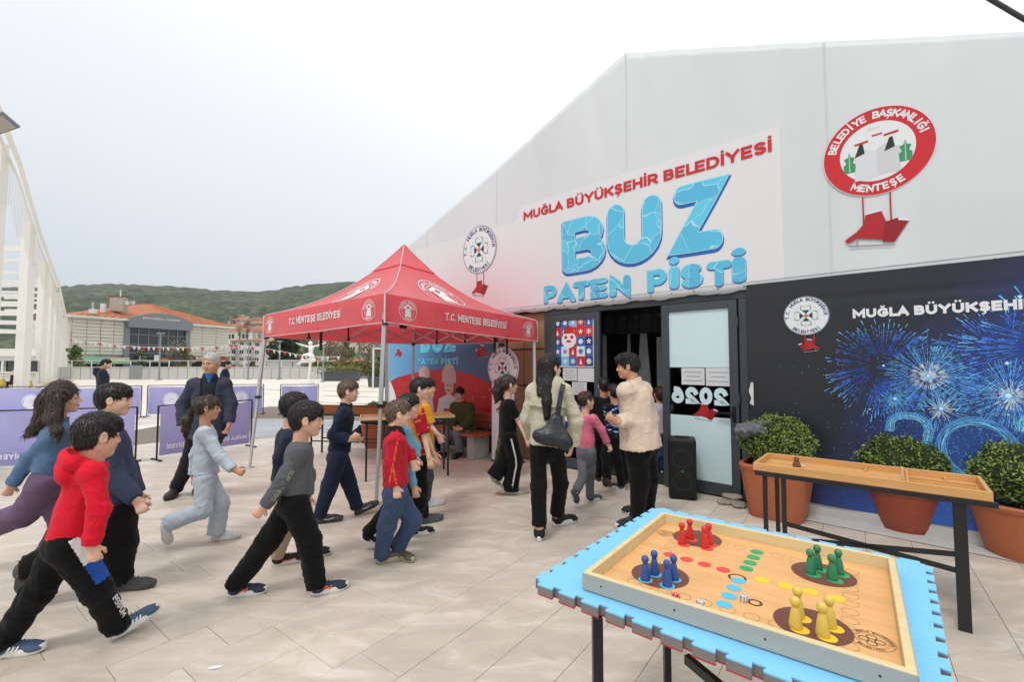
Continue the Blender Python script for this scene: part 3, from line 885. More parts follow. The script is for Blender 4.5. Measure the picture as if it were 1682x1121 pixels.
def ribbon(mb, pts, w, z, rnd=False):
 q_ = [pts[0]]
 for a, b in zip(pts, pts[1:]):
  k_ = max(1, int(math.hypot(b[0] - a[0], b[1] - a[1]) / .12)) if w > .1 else 1
  q_ += [(a[0] + (b[0] - a[0]) * i / k_, a[1] + (b[1] - a[1]) * i / k_) for i in range(1, k_ + 1)]
 pts = [Vector((x, y)) for x, y in q_]
 closed = (pts[0] - pts[-1]).length < 1e-5
 if closed: pts = pts[:-1]
 elif not rnd:
  pts[0] = pts[0] + (pts[0] - pts[1]).normalized() * w * .48; pts[-1] = pts[-1] + (pts[-1] - pts[-2]).normalized() * w * .48
 n = len(pts); L_, R_ = [], []
 for i, p in enumerate(pts):
  a = pts[(i - 1) % n] if (closed or i > 0) else None; b = pts[(i + 1) % n] if (closed or i < n - 1) else None
  d1 = (p - a).normalized() if a is not None else None; d2 = (b - p).normalized() if b is not None else None
  if d1 is None: d1 = d2
  if d2 is None: d2 = d1
  n1 = Vector((-d1.y, d1.x)); n2 = Vector((-d2.y, d2.x)); m = n1 + n2
  if m.length < 1e-4: m = n1
  m.normalize(); k = min(2.1, 1 / max(.25, m.dot(n1)))
  L_.append(p + m * w / 2 * k); R_.append(p - m * w / 2 * k)
 vs = [(v.x, v.y, z) for v in L_] + [(v.x, v.y, z) for v in R_]
 fs = [(n + i, n + (i + 1) % n, (i + 1) % n, i) for i in range(n if closed else n - 1)]
 mb.add(vs, fs)
 if rnd and not closed:
  for q, (e_, o_) in enumerate(((pts[0], pts[1]), (pts[-1], pts[-2]))):
   d = (e_ - o_).normalized(); a0 = math.atan2(d.y, d.x)
   c = [(e_.x + w / 2 * math.cos(a0 + R(-90 + 180 * i / 8)), e_.y + w / 2 * math.sin(a0 + R(-90 + 180 * i / 8)), z) for i in range(9)]
   mb.add(c, [tuple(range(9))])
def glyph(mb, ch, x, wt, z, rnd=False, wide=1.0):
 """draws a capital one unit high; returns its advance"""
 base = BASE.get(ch, ch); W_, strokes = GL[base]; W_ = W_ * wide
 W_ = max(0, W_ - wt) if W_ > 0 else 0; H_ = 1 - wt
 f = lambda p: (x + wt / 2 + (p[0] if W_ > 0 else 0) * W_, wt / 2 + p[1] * H_)
 for k, s_ in enumerate(strokes): ribbon(mb, [f(p) for p in s_], wt, z + k * .0007, rnd)
 cx_ = x + wt / 2 + W_ / 2
 dot = lambda dx, dy, r: mb.add([(cx_ + dx + r * math.cos(6.283 * i / 10), dy + r * math.sin(6.283 * i / 10), z) for i in range(10)], [tuple(range(10))])
 if ch == 'İ': dot(0, 1 + wt * .75, wt * .52)
 if ch in 'ÜÖ': dot(-.17, 1 + wt * .70, wt * .42); dot(.17, 1 + wt * .70, wt * .42)
 if ch == 'Ğ': ribbon(mb, [(cx_ + a_, b_) for a_, b_ in _arc(0, 1.22, .16, .12, 200, 340, 6)], wt * .5, z)
 if ch in 'ŞÇ': ribbon(mb, [(cx_, -.0), (cx_ + .05, -.10), (cx_ - .08, -.20)], wt * .5, z - .0003)
 return W_ + wt
def text_mesh(txt, size, bold=0.0, ext=0.001, align='LEFT', res=3, spacing=1.0, wt=None, rnd=False, wide=1.0):
 wt = wt or .17 + bold * 1.5
 mb = MB(); x = 0.0
 for ch in txt:
  if ch == ' ': x += .36; continue
  x += glyph(mb, ch, x, wt, 0.0, rnd, wide) + .10 * spacing - (.14 if ch == 'L' else 0)
 me = mb.mesh('lettering')
 me.transform(Matrix.Diagonal((size, size, 1, 1)))
 if align == 'CENTER': me.transform(Matrix.Translation((-(x - .10) * size / 2, 0, 0)))
 return me
def extent(me):
 n = len(me.vertices); a = np.empty(n * 3); me.vertices.foreach_get('co', a); a = a.reshape(-1, 3)
 return a.min(0), a.max(0)
def fit(me, x0, x1, y0, y1):
 """scale flat lettering into a box in its own plane"""
 lo, hi = extent(me)
 sx = (x1 - x0) / (hi[0] - lo[0]); sy = (y1 - y0) / (hi[1] - lo[1])
 me.transform(Matrix.Translation((x0, y0, 0)) @ Matrix.Diagonal((sx, sy, 1, 1)) @ Matrix.Translation((-lo[0], -lo[1], 0)))
 return me
def fit_caps(me, x0, x1, y0, cap):
 """x to the box, y so that plain capitals are `cap` high (dots and tails stick out)"""
 lo, hi = extent(me); sx = (x1 - x0) / (hi[0] - lo[0])
 me.transform(Matrix.Translation((x0, y0, 0)) @ Matrix.Diagonal((sx, cap, 1, 1)) @ Matrix.Translation((-lo[0], 0, 0)))
 return me
def plane_matrix(origin, xdir, ydir):
 x = Vector(xdir).normalized(); y = Vector(ydir); y = (y - x * x.dot(y)).normalized(); z = x.cross(y)
 return Matrix(((x.x, y.x, z.x, origin[0]), (x.y, y.y, z.y, origin[1]), (x.z, y.z, z.z, origin[2]), (0, 0, 0, 1)))
FACM = plane_matrix(A0, U, (0, 0, 1))       # local x = s, y = h, z = out of the front
def arc_text(txt, r, a0, a1, size, bold=0.03, inward=False, ext=0.0006, wt=.22):
 """separate glyphs along an arc (angles in degrees, clockwise from the top)"""
 ms = []; n = len(txt)
 for i, ch in enumerate(txt):
  if ch == ' ': continue
  a = R(a0 + (a1 - a0) * (i + 0.5) / n)
  me = text_mesh(ch, size, 0, ext, 'CENTER', wt=wt)
  rot = Matrix.Rotation(-a if not inward else -a + math.pi, 4, 'Z')
  rr = r if not inward else r + size * 0.95
  me.transform(Matrix.Translation((rr * math.sin(a), rr * math.cos(a), 0)) @ rot)
  ms.append(me)
 return join_meshes(ms)
def join_meshes(ms):
 bm = bmesh.new()
 for m in ms: bm.from_mesh(m); bpy.data.meshes.remove(m)
 me = bpy.data.meshes.new('joined'); bm.to_mesh(me); bm.free()
 return me
def disc(cx, cy, r, z, n=48, r0=0.0, ry=None):
 mb = MB(); ry = ry or r
 if r0 <= 0:
  mb.prism([(cx + r * math.cos(2 * math.pi * k / n), cy + ry * math.sin(2 * math.pi * k / n)) for k in range(n)], z - 0.0004, z + 0.0004)
 else:
  vs = []
  for k in range(n):
   a = 2 * math.pi * k / n
   vs += [(cx + r * math.cos(a), cy + ry * math.sin(a), z), (cx + r0 * math.cos(a), cy + r0 * ry / r * math.sin(a), z)]
  mb.add(vs, [(2 * k, 2 * ((k + 1) % n), 2 * ((k + 1) % n) + 1, 2 * k + 1) for k in range(n)])
 return mb
# ------------------------------------------------------------------ ground
def stone_mat(name, base, vein, rough=0.42, ts=1.0, far=False, ground=0.0):
 m = bpy.data.materials.new(name); m.use_nodes = True
 nt = m.node_tree; N, L = nt.nodes, nt.links; b = N['Principled BSDF']
 g = N.new('ShaderNodeNewGeometry')
 mp = N.new('ShaderNodeMapping'); mp.vector_type = 'POINT'
 mp.inputs['Rotation'].default_value = (0, 0, R(35)); mp.inputs['Scale'].default_value = (1.0 * ts, 2.6 * ts, 1)
 ri = g.outputs['Random Per Island']
 cb = N.new('ShaderNodeCombineXYZ'); mu = N.new('ShaderNodeMath'); mu.operation = 'MULTIPLY'; mu.inputs[1].default_value = 37.0
 L.new(ri, mu.inputs[0]); L.new(mu.outputs[0], cb.inputs[0]); L.new(mu.outputs[0], cb.inputs[1])
 ad = N.new('ShaderNodeVectorMath'); ad.operation = 'ADD'
 L.new(g.outputs['Position'], ad.inputs[0]); L.new(cb.outputs[0], ad.inputs[1]); L.new(ad.outputs[0], mp.inputs[0])
 n1 = N.new('ShaderNodeTexNoise'); n1.inputs['Scale'].default_value = 2.2; n1.inputs['Detail'].default_value = 8; n1.inputs['Roughness'].default_value = 0.62; n1.inputs['Distortion'].default_value = 0.8
 n2 = N.new('ShaderNodeTexNoise'); n2.inputs['Scale'].default_value = 7.0; n2.inputs['Detail'].default_value = 7; n2.inputs['Roughness'].default_value = 0.7; n2.inputs['Distortion'].default_value = 1.6
 L.new(mp.outputs[0], n1.inputs[0]); L.new(mp.outputs[0], n2.inputs[0])
 r1 = N.new('ShaderNodeValToRGB'); e = r1.color_ramp.elements
 e[0].position = 0.32; e[0].color = (*[c * 0.86 for c in base], 1); e[1].position = 0.72; e[1].color = (*vein, 1)
 q = e.new(0.52); q.color = (*base, 1)
 L.new(n1.outputs['Fac'], r1.inputs[0])
 # thin pale streaks
 r2 = N.new('ShaderNodeValToRGB'); e = r2.color_ramp.elements
 e[0].position = 0.60; e[0].color = (0, 0, 0, 1); e[1].position = 0.72; e[1].color = (1, 1, 1, 1)
 L.new(n2.outputs['Fac'], r2.inputs[0])
 mx = N.new('ShaderNodeMix'); mx.data_type = 'RGBA'; mx.inputs[7].default_value = (*[min(1, c * 1.12) for c in vein], 1)
 ml = N.new('ShaderNodeMath'); ml.operation = 'MULTIPLY'; ml.inputs[1].default_value = 0.55
 L.new(r2.outputs[0], ml.inputs[0]); L.new(ml.outputs[0], mx.inputs[0]); L.new(r1.outputs[0], mx.inputs[6])
 # each slab its own tone
 hs_ = N.new('ShaderNodeHueSaturation'); v = N.new('ShaderNodeMapRange')
 v.inputs[3].default_value = 0.91; v.inputs[4].default_value = 1.07
 L.new(ri, v.inputs[0]); L.new(v.outputs[0], hs_.inputs['Value']); L.new(mx.outputs[2], hs_.inputs['Color'])
 v2 = N.new('ShaderNodeMapRange'); v2.inputs[3].default_value = 1.25; v2.inputs[4].default_value = 0.75
 L.new(ri, v2.inputs[0]); L.new(v2.outputs[0], hs_.inputs['Saturation'])
 # trodden-in grime, independent of slabs
 n3 = N.new('ShaderNodeTexNoise'); n3.inputs['Scale'].default_value = 0.9; n3.inputs['Detail'].default_value = 6
 L.new(g.outputs['Position'], n3.inputs[0])
 r3 = N.new('ShaderNodeMapRange'); r3.inputs[1].default_value = 0.3; r3.inputs[2].default_value = 0.7; r3.inputs[3].default_value = 0.90; r3.inputs[4].default_value = 1.04
 L.new(n3.outputs['Fac'], r3.inputs[0])
 vm = N.new('ShaderNodeVectorMath'); vm.operation = 'SCALE'
 L.new(hs_.outputs[0], vm.inputs[0]); L.new(r3.outputs[0], vm.inputs['Scale'])
 vo = N.new('ShaderNodeTexVoronoi'); vo.inputs['Scale'].default_value = 3.6; vo.inputs['Randomness'].default_value = 1.0; L.new(g.outputs['Position'], vo.inputs['Vector'])
 sp_ = N.new('ShaderNodeSeparateColor'); L.new(vo.outputs['Color'], sp_.inputs[0])
 rd_ = N.new('ShaderNodeMath'); rd_.operation = 'MULTIPLY'; rd_.inputs[1].default_value = 0.075; L.new(sp_.outputs[0], rd_.inputs[0])
 lt = N.new('ShaderNodeMath'); lt.operation = 'LESS_THAN'; L.new(vo.outputs['Distance'], lt.inputs[0]); L.new(rd_.outputs[0], lt.inputs[1])
 l2 = N.new('ShaderNodeMath'); l2.operation = 'MULTIPLY'; l2.inputs[1].default_value = 0.28; L.new(lt.outputs[0], l2.inputs[0])
 gm = N.new('ShaderNodeMix'); gm.data_type = 'RGBA'; gm.inputs[7].default_value = (0.22, 0.19, 0.16, 1); L.new(l2.outputs[0], gm.inputs[0]); L.new(vm.outputs[0], gm.inputs[6]); L.new(gm.outputs[2], b.inputs['Base Color'])
 rr = N.new('ShaderNodeMapRange'); rr.inputs[3].default_value = rough - 0.08; rr.inputs[4].default_value = rough + 0.16
 L.new(n2.outputs['Fac'], rr.inputs[0]); L.new(rr.outputs[0], b.inputs['Roughness'])
 bp = N.new('ShaderNodeBump'); bp.inputs['Strength'].default_value = 0.5; bp.inputs['Distance'].default_value = 0.003
 L.new(n2.outputs['Fac'], bp.inputs['Height']); L.new(bp.outputs[0], b.inputs['Normal'])
 b.inputs['Specular IOR Level'].default_value = 0.4
 return m
PAVE = stone_mat('travertine', (0.535, 0.468, 0.392), (0.68, 0.61, 0.53))
GROUT = mat('joint_mortar', (0.19, 0.165, 0.135), rough=0.95, var=0.2, scale=30)
FARG = stone_mat('plaza_sky_sheen', (0.70, 0.64, 0.56), (0.76, 0.71, 0.64), rough=0.5, ts=0.25)  # distant paving: grazing sky reflection put into a lighter base colour
GREYP = stone_mat('grey_paving', (0.33, 0.35, 0.38), (0.42, 0.43, 0.45), rough=0.5, ts=0.6)
def sheet(name, x0, x1, y0, y1, z, m, kind='structure'):
 mb = MB(); mb.quad((x0, y0, z), (x1, y0, z), (x1, y1, z), (x0, y1, z))
 return tag(mb.build(name, m), kind=kind)
ground = empty('plaza_ground', (0, 0, 0)); tag(ground, kind='structure')
mb = MB(); mb.quad((-3000, -500, -0.03), (3000, -500, -0.03), (3000, 5000, -0.03), (-3000, 5000, -0.03))
mb.build('plaza_surface', FARG, ground)
mb = MB(); mb.quad((-9, -3, -0.016), (9, -3, -0.016), (9, 17, -0.016), (-9, 17, -0.016))
mb.build('mortar_bed', GROUT, ground)
PA = R(53.4); pa = Vector((math.cos(PA), math.sin(PA), 0)); pb = Vector((math.sin(PA), -math.cos(PA), 0))
PW = 0.32
def paver_mesh(L_, W_, name='paver', c=0.0018):
 mb = MB(); z = 0.0; d = 0.014; l, w = L_ / 2, W_ / 2
 vs = [(-l, -w, -d), (l, -w, -d), (l, w, -d), (-l, w, -d), (-l, -w, -c), (l, -w, -c), (l, w, -c), (-l, w, -c),
          (-l + c, -w + c, 0), (l - c, -w + c, 0), (l - c, w - c, 0), (-l + c, w - c, 0)]
 mb.add(vs, [(0, 1, 5, 4), (1, 2, 6, 5), (2, 3, 7, 6), (3, 0, 4, 7), (4, 5, 9, 8), (5, 6, 10, 9), (6, 7, 11, 10), (7, 4, 8, 11), (8, 9, 10, 11)])
 return mb
LENS = (0.46, 0.58, 0.70, 0.84)
GAP = 0.0022
pm = {}
for L_ in LENS:
 me = paver_mesh(L_ - GAP, PW - GAP).mesh('paver'); me.materials.append(PAVE); pm[L_] = me
slabs = []
rr_ = random.Random(5)
OFFB = -1.546
for row in range(-30, 26):
 bc = OFFB + (row + 0.5) * PW
 a = -9 + rr_.random() * 0.5
 while a < 22:
  L_ = rr_.choice(LENS)
  c = pa * (a + L_ / 2) + pb * (-1) * 0
  c = Vector((pa.x * (a + L_ / 2) + pb.x * bc, pa.y * (a + L_ / 2) + pb.y * bc, 0))
  a += L_
  if c.y < 0.8 or c.y > 15.8 or c.x < -8.4 or c.x > 8: continue
  df = (c - A0).dot(NRM)
  if df < -0.15 : continue
  slabs.append((c, L_))
def in_view(c):
 if c.y < 1.9: return False
 px = CX + F * c.x / c.y; py = 598 + F * CAM_H / c.y
 return -20 < px < 1700 and py < 1140
slabs.sort(key=lambda s: (s[0] - Vector((0, 0, 0))).length)
near_ = [s for s in slabs if in_view(s[0])][:300]
nk = set(id(s) for s in near_)
for c, L_ in near_:
 o = bpy.data.objects.new('paver', pm[L_]); COL.objects.link(o)
 o.location = (c.x, c.y, rr_.uniform(-0.0012, 0.0)); o.rotation_euler = (rr_.uniform(-.001, .001), rr_.uniform(-.001, .001), PA); o.parent = ground
mb = MB(); cs, sn = math.cos(PA), math.sin(PA)
for s in slabs:
 if id(s) in nk: continue
 c, L_ = s; p = paver_mesh(L_ - GAP, PW - GAP)
 zz = rr_.uniform(-0.0012, 0.0)
 mb.add([(x * cs - y * sn + c.x, x * sn + y * cs + c.y, z + zz) for x, y, z in p.v], p.f)
o = mb.build('paving_field', PAVE, ground); tag(o, kind='stuff')
# darker strip of grey paving and the stepped drainage grooves far across the square
mb = MB(); z = 0.004
q = [gp(412, 688, z), gp(560, 690, z), gp(700, 700, z), gp(690, 716, z), gp(560, 709, z), gp(410, 722, z)]
mb.add(q[::-1], [tuple(range(6))]); tag(mb.build('grey_paving', GREYP), kind='structure')
DRAIN = mat('drain_slot', (0.16, 0.15, 0.14), rough=0.9, var=0.2)
mb = MB()
rd = random.Random(3)
for (x0, y0, x1, y1) in ((528, 642, 640, 645), (530, 650, 640, 654), (524, 661, 600, 664), (420, 673, 470, 676), (524, 671, 640, 679), (240, 641, 300, 641.5), (430, 640, 470, 641), (530, 633, 600, 634)):
 a = gp(x0, y0, -0.020); b = gp(x1, y1, -0.020); n = 9
 pts_ = [a.lerp(b, i / n) + Vector((0, rd.uniform(-.05, .05), 0)) for i in range(n + 1)]
 for p, r_ in zip(pts_, pts_[1:]): mb.beam(p, r_, 0.035, 0.012)
tag(mb.build('drainage_slots', DRAIN), kind='structure')
# ------------------------------------------------------------------ hills
def fbm(x, y, sc, o=4):
 return mnoise.fractal(Vector((x / sc, y / sc, 3.7)), 1.0, 2.0, o)
ridge_px = [(-900, 455), (-300, 462), (0, 470), (85, 470), (130, 466), (180, 463), (230, 466), (300, 469), (350, 473), (420, 476), (470, 470), (520, 464), (575, 461), (640, 462), (720, 458), (900, 470), (1300, 450), (2200, 470), (3500, 480)]
def ridge_h(az):
 xs = [p[0] for p in ridge_px]; ys = [p[1] for p in ridge_px]
 px = CX + F * az
 return float(np.interp(px, xs, ys))
nx, ny = 420, 90
vs = []
for j in range(ny):
 t = j / (ny - 1); Yd = 190 + 1250 * t ** 1.25
 for i in range(nx):
  az = -2.3 + 5.2 * i / (nx - 1)
  X = az * Yd
  top = 1.57 + (598 - 14 - ridge_h(az)) / 750 * 1250
  s = min(1, t / 0.80)
  base = top * (s ** 1.5)
  if t > 0.80: base = top * (1 - 0.9 * (t - 0.80) / 0.2)
  spur = fbm(X, Yd, 330, 4) * 20 * math.sin(math.pi * min(1, s)) + fbm(X, Yd, 90, 3) * 9 * math.sin(math.pi * min(1, s))
  lump = (fbm(X, Yd, 11, 2) * 2.6 + rd.uniform(-2.4, 2.4)) * min(1, t * 6)
  vs.append((X, Yd, max(-1, base + spur + lump)))
fs = [(j * nx + i, j * nx + i + 1, (j + 1) * nx + i + 1, (j + 1) * nx + i) for j in range(ny - 1) for i in range(nx - 1)]
me = bpy.data.meshes.new('hills'); me.from_pydata(vs, [], fs)
HILL = bpy.data.materials.new('wooded_hill'); HILL.use_nodes = True
N, L = HILL.node_tree.nodes, HILL.node_tree.links; b = N['Principled BSDF']; b.inputs['Roughness'].default_value = 0.95; b.inputs['Specular IOR Level'].default_value = 0.1
g = N.new('ShaderNodeNewGeometry')
def noi(sc, det, rough=0.6):
 n = N.new('ShaderNodeTexNoise'); n.inputs['Scale'].default_value = sc; n.inputs['Detail'].default_value = det; n.inputs['Roughness'].default_value = rough
 L.new(g.outputs['Position'], n.inputs[0]); return n
a1, a2, a3 = noi(0.012, 6), noi(0.09, 7, 0.75), noi(0.03, 7, 0.7)
r1 = N.new('ShaderNodeValToRGB'); e = r1.color_ramp.elements
e[0].position = 0.3; e[0].color = (0.022, 0.040, 0.024, 1); e[1].position = 0.75; e[1].color = (0.13, 0.150, 0.075, 1); q = e.new(0.52); q.color = (0.055, 0.080, 0.045, 1)
ad = N.new('ShaderNodeMath'); ad.operation = 'ADD'; m2 = N.new('ShaderNodeMath'); m2.operation = 'MULTIPLY_ADD'; m2.inputs[1].default_value = 1.5; m2.inputs[2].default_value = -0.75
L.new(a2.outputs['Fac'], m2.inputs[0]); L.new(a1.outputs['Fac'], ad.inputs[0]); L.new(m2.outputs[0], ad.inputs[1]); L.new(ad.outputs[0], r1.inputs[0])
r2 = N.new('ShaderNodeValToRGB'); e = r2.color_ramp.elements; e[0].position = 0.61; e[0].color = (0, 0, 0, 1); e[1].position = 0.70; e[1].color = (1, 1, 1, 1)
L.new(a3.outputs['Fac'], r2.inputs[0])
mx = N.new('ShaderNodeMix'); mx.data_type = 'RGBA'; mx.inputs[7].default_value = (0.25, 0.24, 0.20, 1)
L.new(r2.outputs[0], mx.inputs[0]); L.new(r1.outputs[0], mx.inputs[6]); L.new(mx.outputs[2], b.inputs['Base Color'])
hills = link('hills', me, HILL, smooth=False); tag(hills, kind='structure')
# ------------------------------------------------------------------ far wall of the square
WALLM = mat('wall_panel', '#b9b9b4', rough=0.8, var=0.06, scale=0.8)
CAPM = mat('wall_coping', '#bdbcb6', rough=0.8, var=0.05)
wl_ = empty('parapet_wall', at(330, 598, 46)); tag(wl_, 'long low grey panelled wall along the far edge of the square', 'wall')
wa = gp(84, 623.5); wb = gp(610, 622)
wd = (wb - wa); WL = wd.length; wd.normalize(); npan = 34
pw = WL / npan; wz = 1.16
me_p = MB().box((0, 0, 0), (pw - 0.05, 0.18, wz)).mesh('wall_panel'); me_p.materials.append(WALLM)
rz = math.atan2(wd.y, wd.x)
for i in range(npan):
 o = bpy.data.objects.new('wall_panel', me_p); COL.objects.link(o)
 c = wa + wd * (pw * (i + 0.5)); o.parent = wl_; o.matrix_parent_inverse = wmat(wl_).inverted()
 o.location = (c.x, c.y + rd.uniform(-.01, .01), wz / 2); o.rotation_euler = (0, 0, rz)
mb = MB(); mb.beam(wa + Vector((0, .03, wz * .45)), wb + Vector((0, .03, wz * .45)), 0.12, wz * .9)
mb.beam(wa + Vector((0, 0, wz + .05)), wb + Vector((0, 0, wz + .05)), 0.26, 0.08)
mb.build('coping', CAPM, wl_)
RAIL = mat('rail_paint', '#c9c9c6', rough=0.5, var=0.03)
for i in range(0, npan, 1):
 if i % 2: continue
 c = wa + wd * (pw * i)
 if i < 30:
  mb = MB(); mb.beam(c + Vector((0, 0, wz + .09)), c + Vector((0, 0, wz + 0.75)), 0.07, 0.07); mb.build('rail_post', RAIL, wl_)
mb = MB(); mb.beam(wa + Vector((0, 0, wz + .72)), wa.lerp(wb, .88) + Vector((0, 0, wz + .72)), 0.05, 0.05)
mb.build('top_rail', RAIL, wl_)
mb = MB(); c = at(223, 612, 45.2); mb.box((c.x, 45.2, 0.72), (1.2, 0.12, 1.35)); mb.build('gate_panel', mat('gate_grey', '#85888a', rough=0.6), wl_)
# plant enclosure behind it
en = empty('plant_enclosure', at(476, 600, 50)); tag(en, 'pale grey louvred box standing behind the low wall', 'enclosure')
x0 = at(445, 600, 50).x; x1 = at(508, 600, 50).x
for i in range(3):
 mb = MB(); w3 = (x1 - x0) / 3; mb.box((x0 + w3 * (i + .5), 50, 0.95), (w3 - .08, 1.8, 1.9)); mb.build('side_panel', WALLM, en, bevel=0.02)
mb = MB(); mb.box(((x0 + x1) / 2, 50, 1.93), (x1 - x0 + .2, 2.0, 0.08)); mb.build('lid', CAPM, en)
# ------------------------------------------------------------------ large building across the square
class Plane:
 """a vertical wall between two places; sightings give metres along and up"""
 def __init__(s, a, b): s.a = Vector(a); s.u = (Vector(b) - Vector(a)); s.len = s.u.length; s.u.normalize(); s.n = Vector((s.u.y, -s.u.x, 0))
 def sh(s, px, py):
  d = ray(px, py); det = d[0] * (-s.u.y) + s.u.x * d[1]
  t = (s.a.x * (-s.u.y) + s.u.x * s.a.y) / det
  return ((t * d[0] - s.a.x) * s.u.x + (t * d[1] - s.a.y) * s.u.y, CAM_H + d[2] * t)
 def p(s, x, h, o=0): return s.a + s.u * x + s.n * o + Vector((0, 0, h))
 def slab(s, mb, x0, x1, h0, h1, o0, o1):
  vs = [s.p(x, h, o) for o in (o0, o1) for x, h in ((x0, h0), (x1, h0), (x1, h1), (x0, h1))]
  mb.add(vs, [(3, 2, 1, 0), (4, 5, 6, 7), (0, 1, 5, 4), (1, 2, 6, 5), (2, 3, 7, 6), (3, 0, 4, 7)])
  return mb
W1 = Plane((-62.7, 65, 0), (-53.3, 86, 0))
mall = empty('arcade_building', W1.p(11, 0)); tag(mall, 'pale panelled building with orange tiled hip roof and dark glass bay across the square', 'building')
PAN = mat('facade_panel', '#c2c0b6', rough=0.7, var=0.05, scale=0.6)
TILE = mat('roof_tile', '#ad7052', rough=0.85, var=0.16, scale=1.6, bump=0.6, bscale=6, bdist=0.05)
GLS = mat('dark_glass', '#222a2d', rough=0.08, var=0.3, scale=0.35, spec=0.7)
FRM = mat('grey_frame', '#767b80', rough=0.5, var=0.05)
WHT = mat('white_paint', '#c9c8c2', rough=0.7, var=0.05)
DARKV = mat('dark_void', '#1c1d1e', rough=0.9, var=0.2)
EAVE = 8.5
s1 = W1.sh(208, 560)[0]; s2 = W1.sh(308, 560)[0]; SL = W1.len
mb = MB(); W1.slab(mb, 0, SL, 0, EAVE - .05, -14, -0.3); mb.build('wall', mat('wall_grey', '#a3a29c', rough=0.8), mall)
def panels(x0, x1, n, h0, h1, rows):
 w = (x1 - x0) / n; hh = (h1 - h0) / rows
 me = MB().box((0, 0, 0), (w - 0.07, 0.12, hh - 0.07)).mesh('facade_panel'); me.materials.append(PAN)
 for i in range(n):
  for j in range(rows):
   o = bpy.data.objects.new('facade_panel', me); COL.objects.link(o)
   c = W1.p(x0 + w * (i + .5), h0 + hh * (j + .5), rd.uniform(-.02, .02) - 0.14)
   o.parent = mall; o.matrix_parent_inverse = wmat(mall).inverted(); o.location = c; o.rotation_euler = (0, 0, math.atan2(W1.u.y, W1.u.x))
panels(0, s1, 4, 2.9, EAVE, 11); panels(s2, SL, 3, 2.9, EAVE, 11)
mb = MB(); W1.slab(mb, s1, s2, 0, EAVE - 1.0, -0.28, -0.2); mb.build('glazing', GLS, mall)
for i in range(7):
 x = s1 + .15 + (s2 - s1 - .3) * i / 6; mb = MB(); W1.slab(mb, x - .06, x + .06, 3.2, EAVE - .9, -0.2, -0.08); mb.build('mullion', FRM, mall)
for h in (3.3, 4.6, 6.2):
 mb = MB(); W1.slab(mb, s1, s2, h - .06, h + .06, -0.2, -0.1); mb.build('transom', FRM, mall)
# arched grey band with the name
mb = MB(); n = 14; top = []
for i in range(n + 1):
 x = s1 - .2 + (s2 - s1 + .4) * i / n; t = (i / n - .5) * 2; top.append((x, EAVE + 0.15 + 1.15 * (1 - t * t)))
vs = [W1.p(x, EAVE - 1.25, 1.0) for x, _ in top] + [W1.p(x, h, 1.0) for x, h in top] + [W1.p(x, EAVE - 1.25, -.4) for x, _ in top] + [W1.p(x, h, -.4) for x, h in top]
m_ = n + 1; fs = []
for i in range(n): fs += [(i, i + 1, m_ + i + 1, m_ + i), (m_ + i, m_ + i + 1, 3 * m_ + i + 1, 3 * m_ + i), (2 * m_ + i, 3 * m_ + i, 3 * m_ + i + 1, 2 * m_ + i + 1), (i, 2 * m_ + i, 2 * m_ + i + 1, i + 1)]
fs += [(0, m_, 3 * m_, 2 * m_), (n, 2 * m_ + n, 3 * m_ + n, m_ + n)]
mb.add(vs, fs); mb.build('arched_band', FRM, mall)
for x in (s1, s2):
 mb = MB(); W1.slab(mb, x - .35, x + .35, 0, EAVE + .1, -0.3, 0.14); mb.build('pier', FRM, mall)
me = fit(text_mesh('ERTUĞRUL TANRIN', 1, 0.03, 0.03), 0, 5.4, 0, 0.42)
me.transform(plane_matrix(W1.p((s1 + s2) / 2 - 2.9, EAVE + .15, 1.06), W1.u, (0, 0, 1))); child_at(link('sign_lettering', me, WHT), mall)
# roof
ez = EAVE + .05
def ridge(px, py, o=-7.5):
 best = min((abs((lambda p: CX + F * p.x / p.y)(W1.p(k * .1, 0, o)) - px), k * .1) for k in range(-200, 400))[1]
 p = W1.p(best, 0, o); return at(px, py, p.y)
rp = [W1.p(-.6, ez, .8), W1.p(SL + .6, ez, .8), W1.p(SL + .6, ez, -15), W1.p(-.6, ez, -15), ridge(226, 501), ridge(250, 500.5)]
mb = MB(); mb.add(rp, [(0, 1, 5, 4), (1, 2, 5), (2, 3, 4, 5), (3, 0, 4), (3, 2, 1, 0)])
roof = mb.build('roof', TILE, mall)
for k in range(26):
 t0 = k / 25; a = rp[0].lerp(rp[1], t0); t1 = 0 if t0 < .28 else (1 if t0 > .72 else (t0 - .28) / .44)
 if t0 < .28: c = rp[0].lerp(rp[4], t0 / .28)
 elif t0 > .72: c = rp[1].lerp(rp[5], (1 - t0) / .28)
 else: c = rp[4].lerp(rp[5], t1)
 mb = MB(); mb.beam(a + Vector((0, 0, .06)), c + Vector((0, 0, .06)), 0.16, 0.10); o = mb.build('tile_roll', TILE, roof)
mb = MB(); W1.slab(mb, -.6, SL + .6, EAVE - .28, EAVE + .02, -.2, .85); mb.build('eaves', WHT, mall)
def chim(px0, px1, py0, py1, Y, m, name='chimney'):
 a = at(px0, py0, Y); c = at(px1, py1, Y); mb = MB(); w_ = abs(c.x - a.x); mb.box(((a.x + c.x) / 2, Y, (a.z + c.z) / 2), (w_ * .85, w_ * .4, abs(a.z - c.z))); return mb.build(name, m, mall)
STN = mat('chimney_stone', '#a79a8d', rough=0.9, var=0.12, scale=2)
t_ = chim(183, 207, 489, 512, 71, STN, 'stone_tower')
chim(181, 209, 486.5, 489, 71, mat('rust_cap', '#6b5547', rough=0.9), 'tower_cap')
chim(165.5, 173, 499, 514, 69, WHT, 'chimney'); chim(147, 158, 508, 516, 67, WHT, 'chimney')
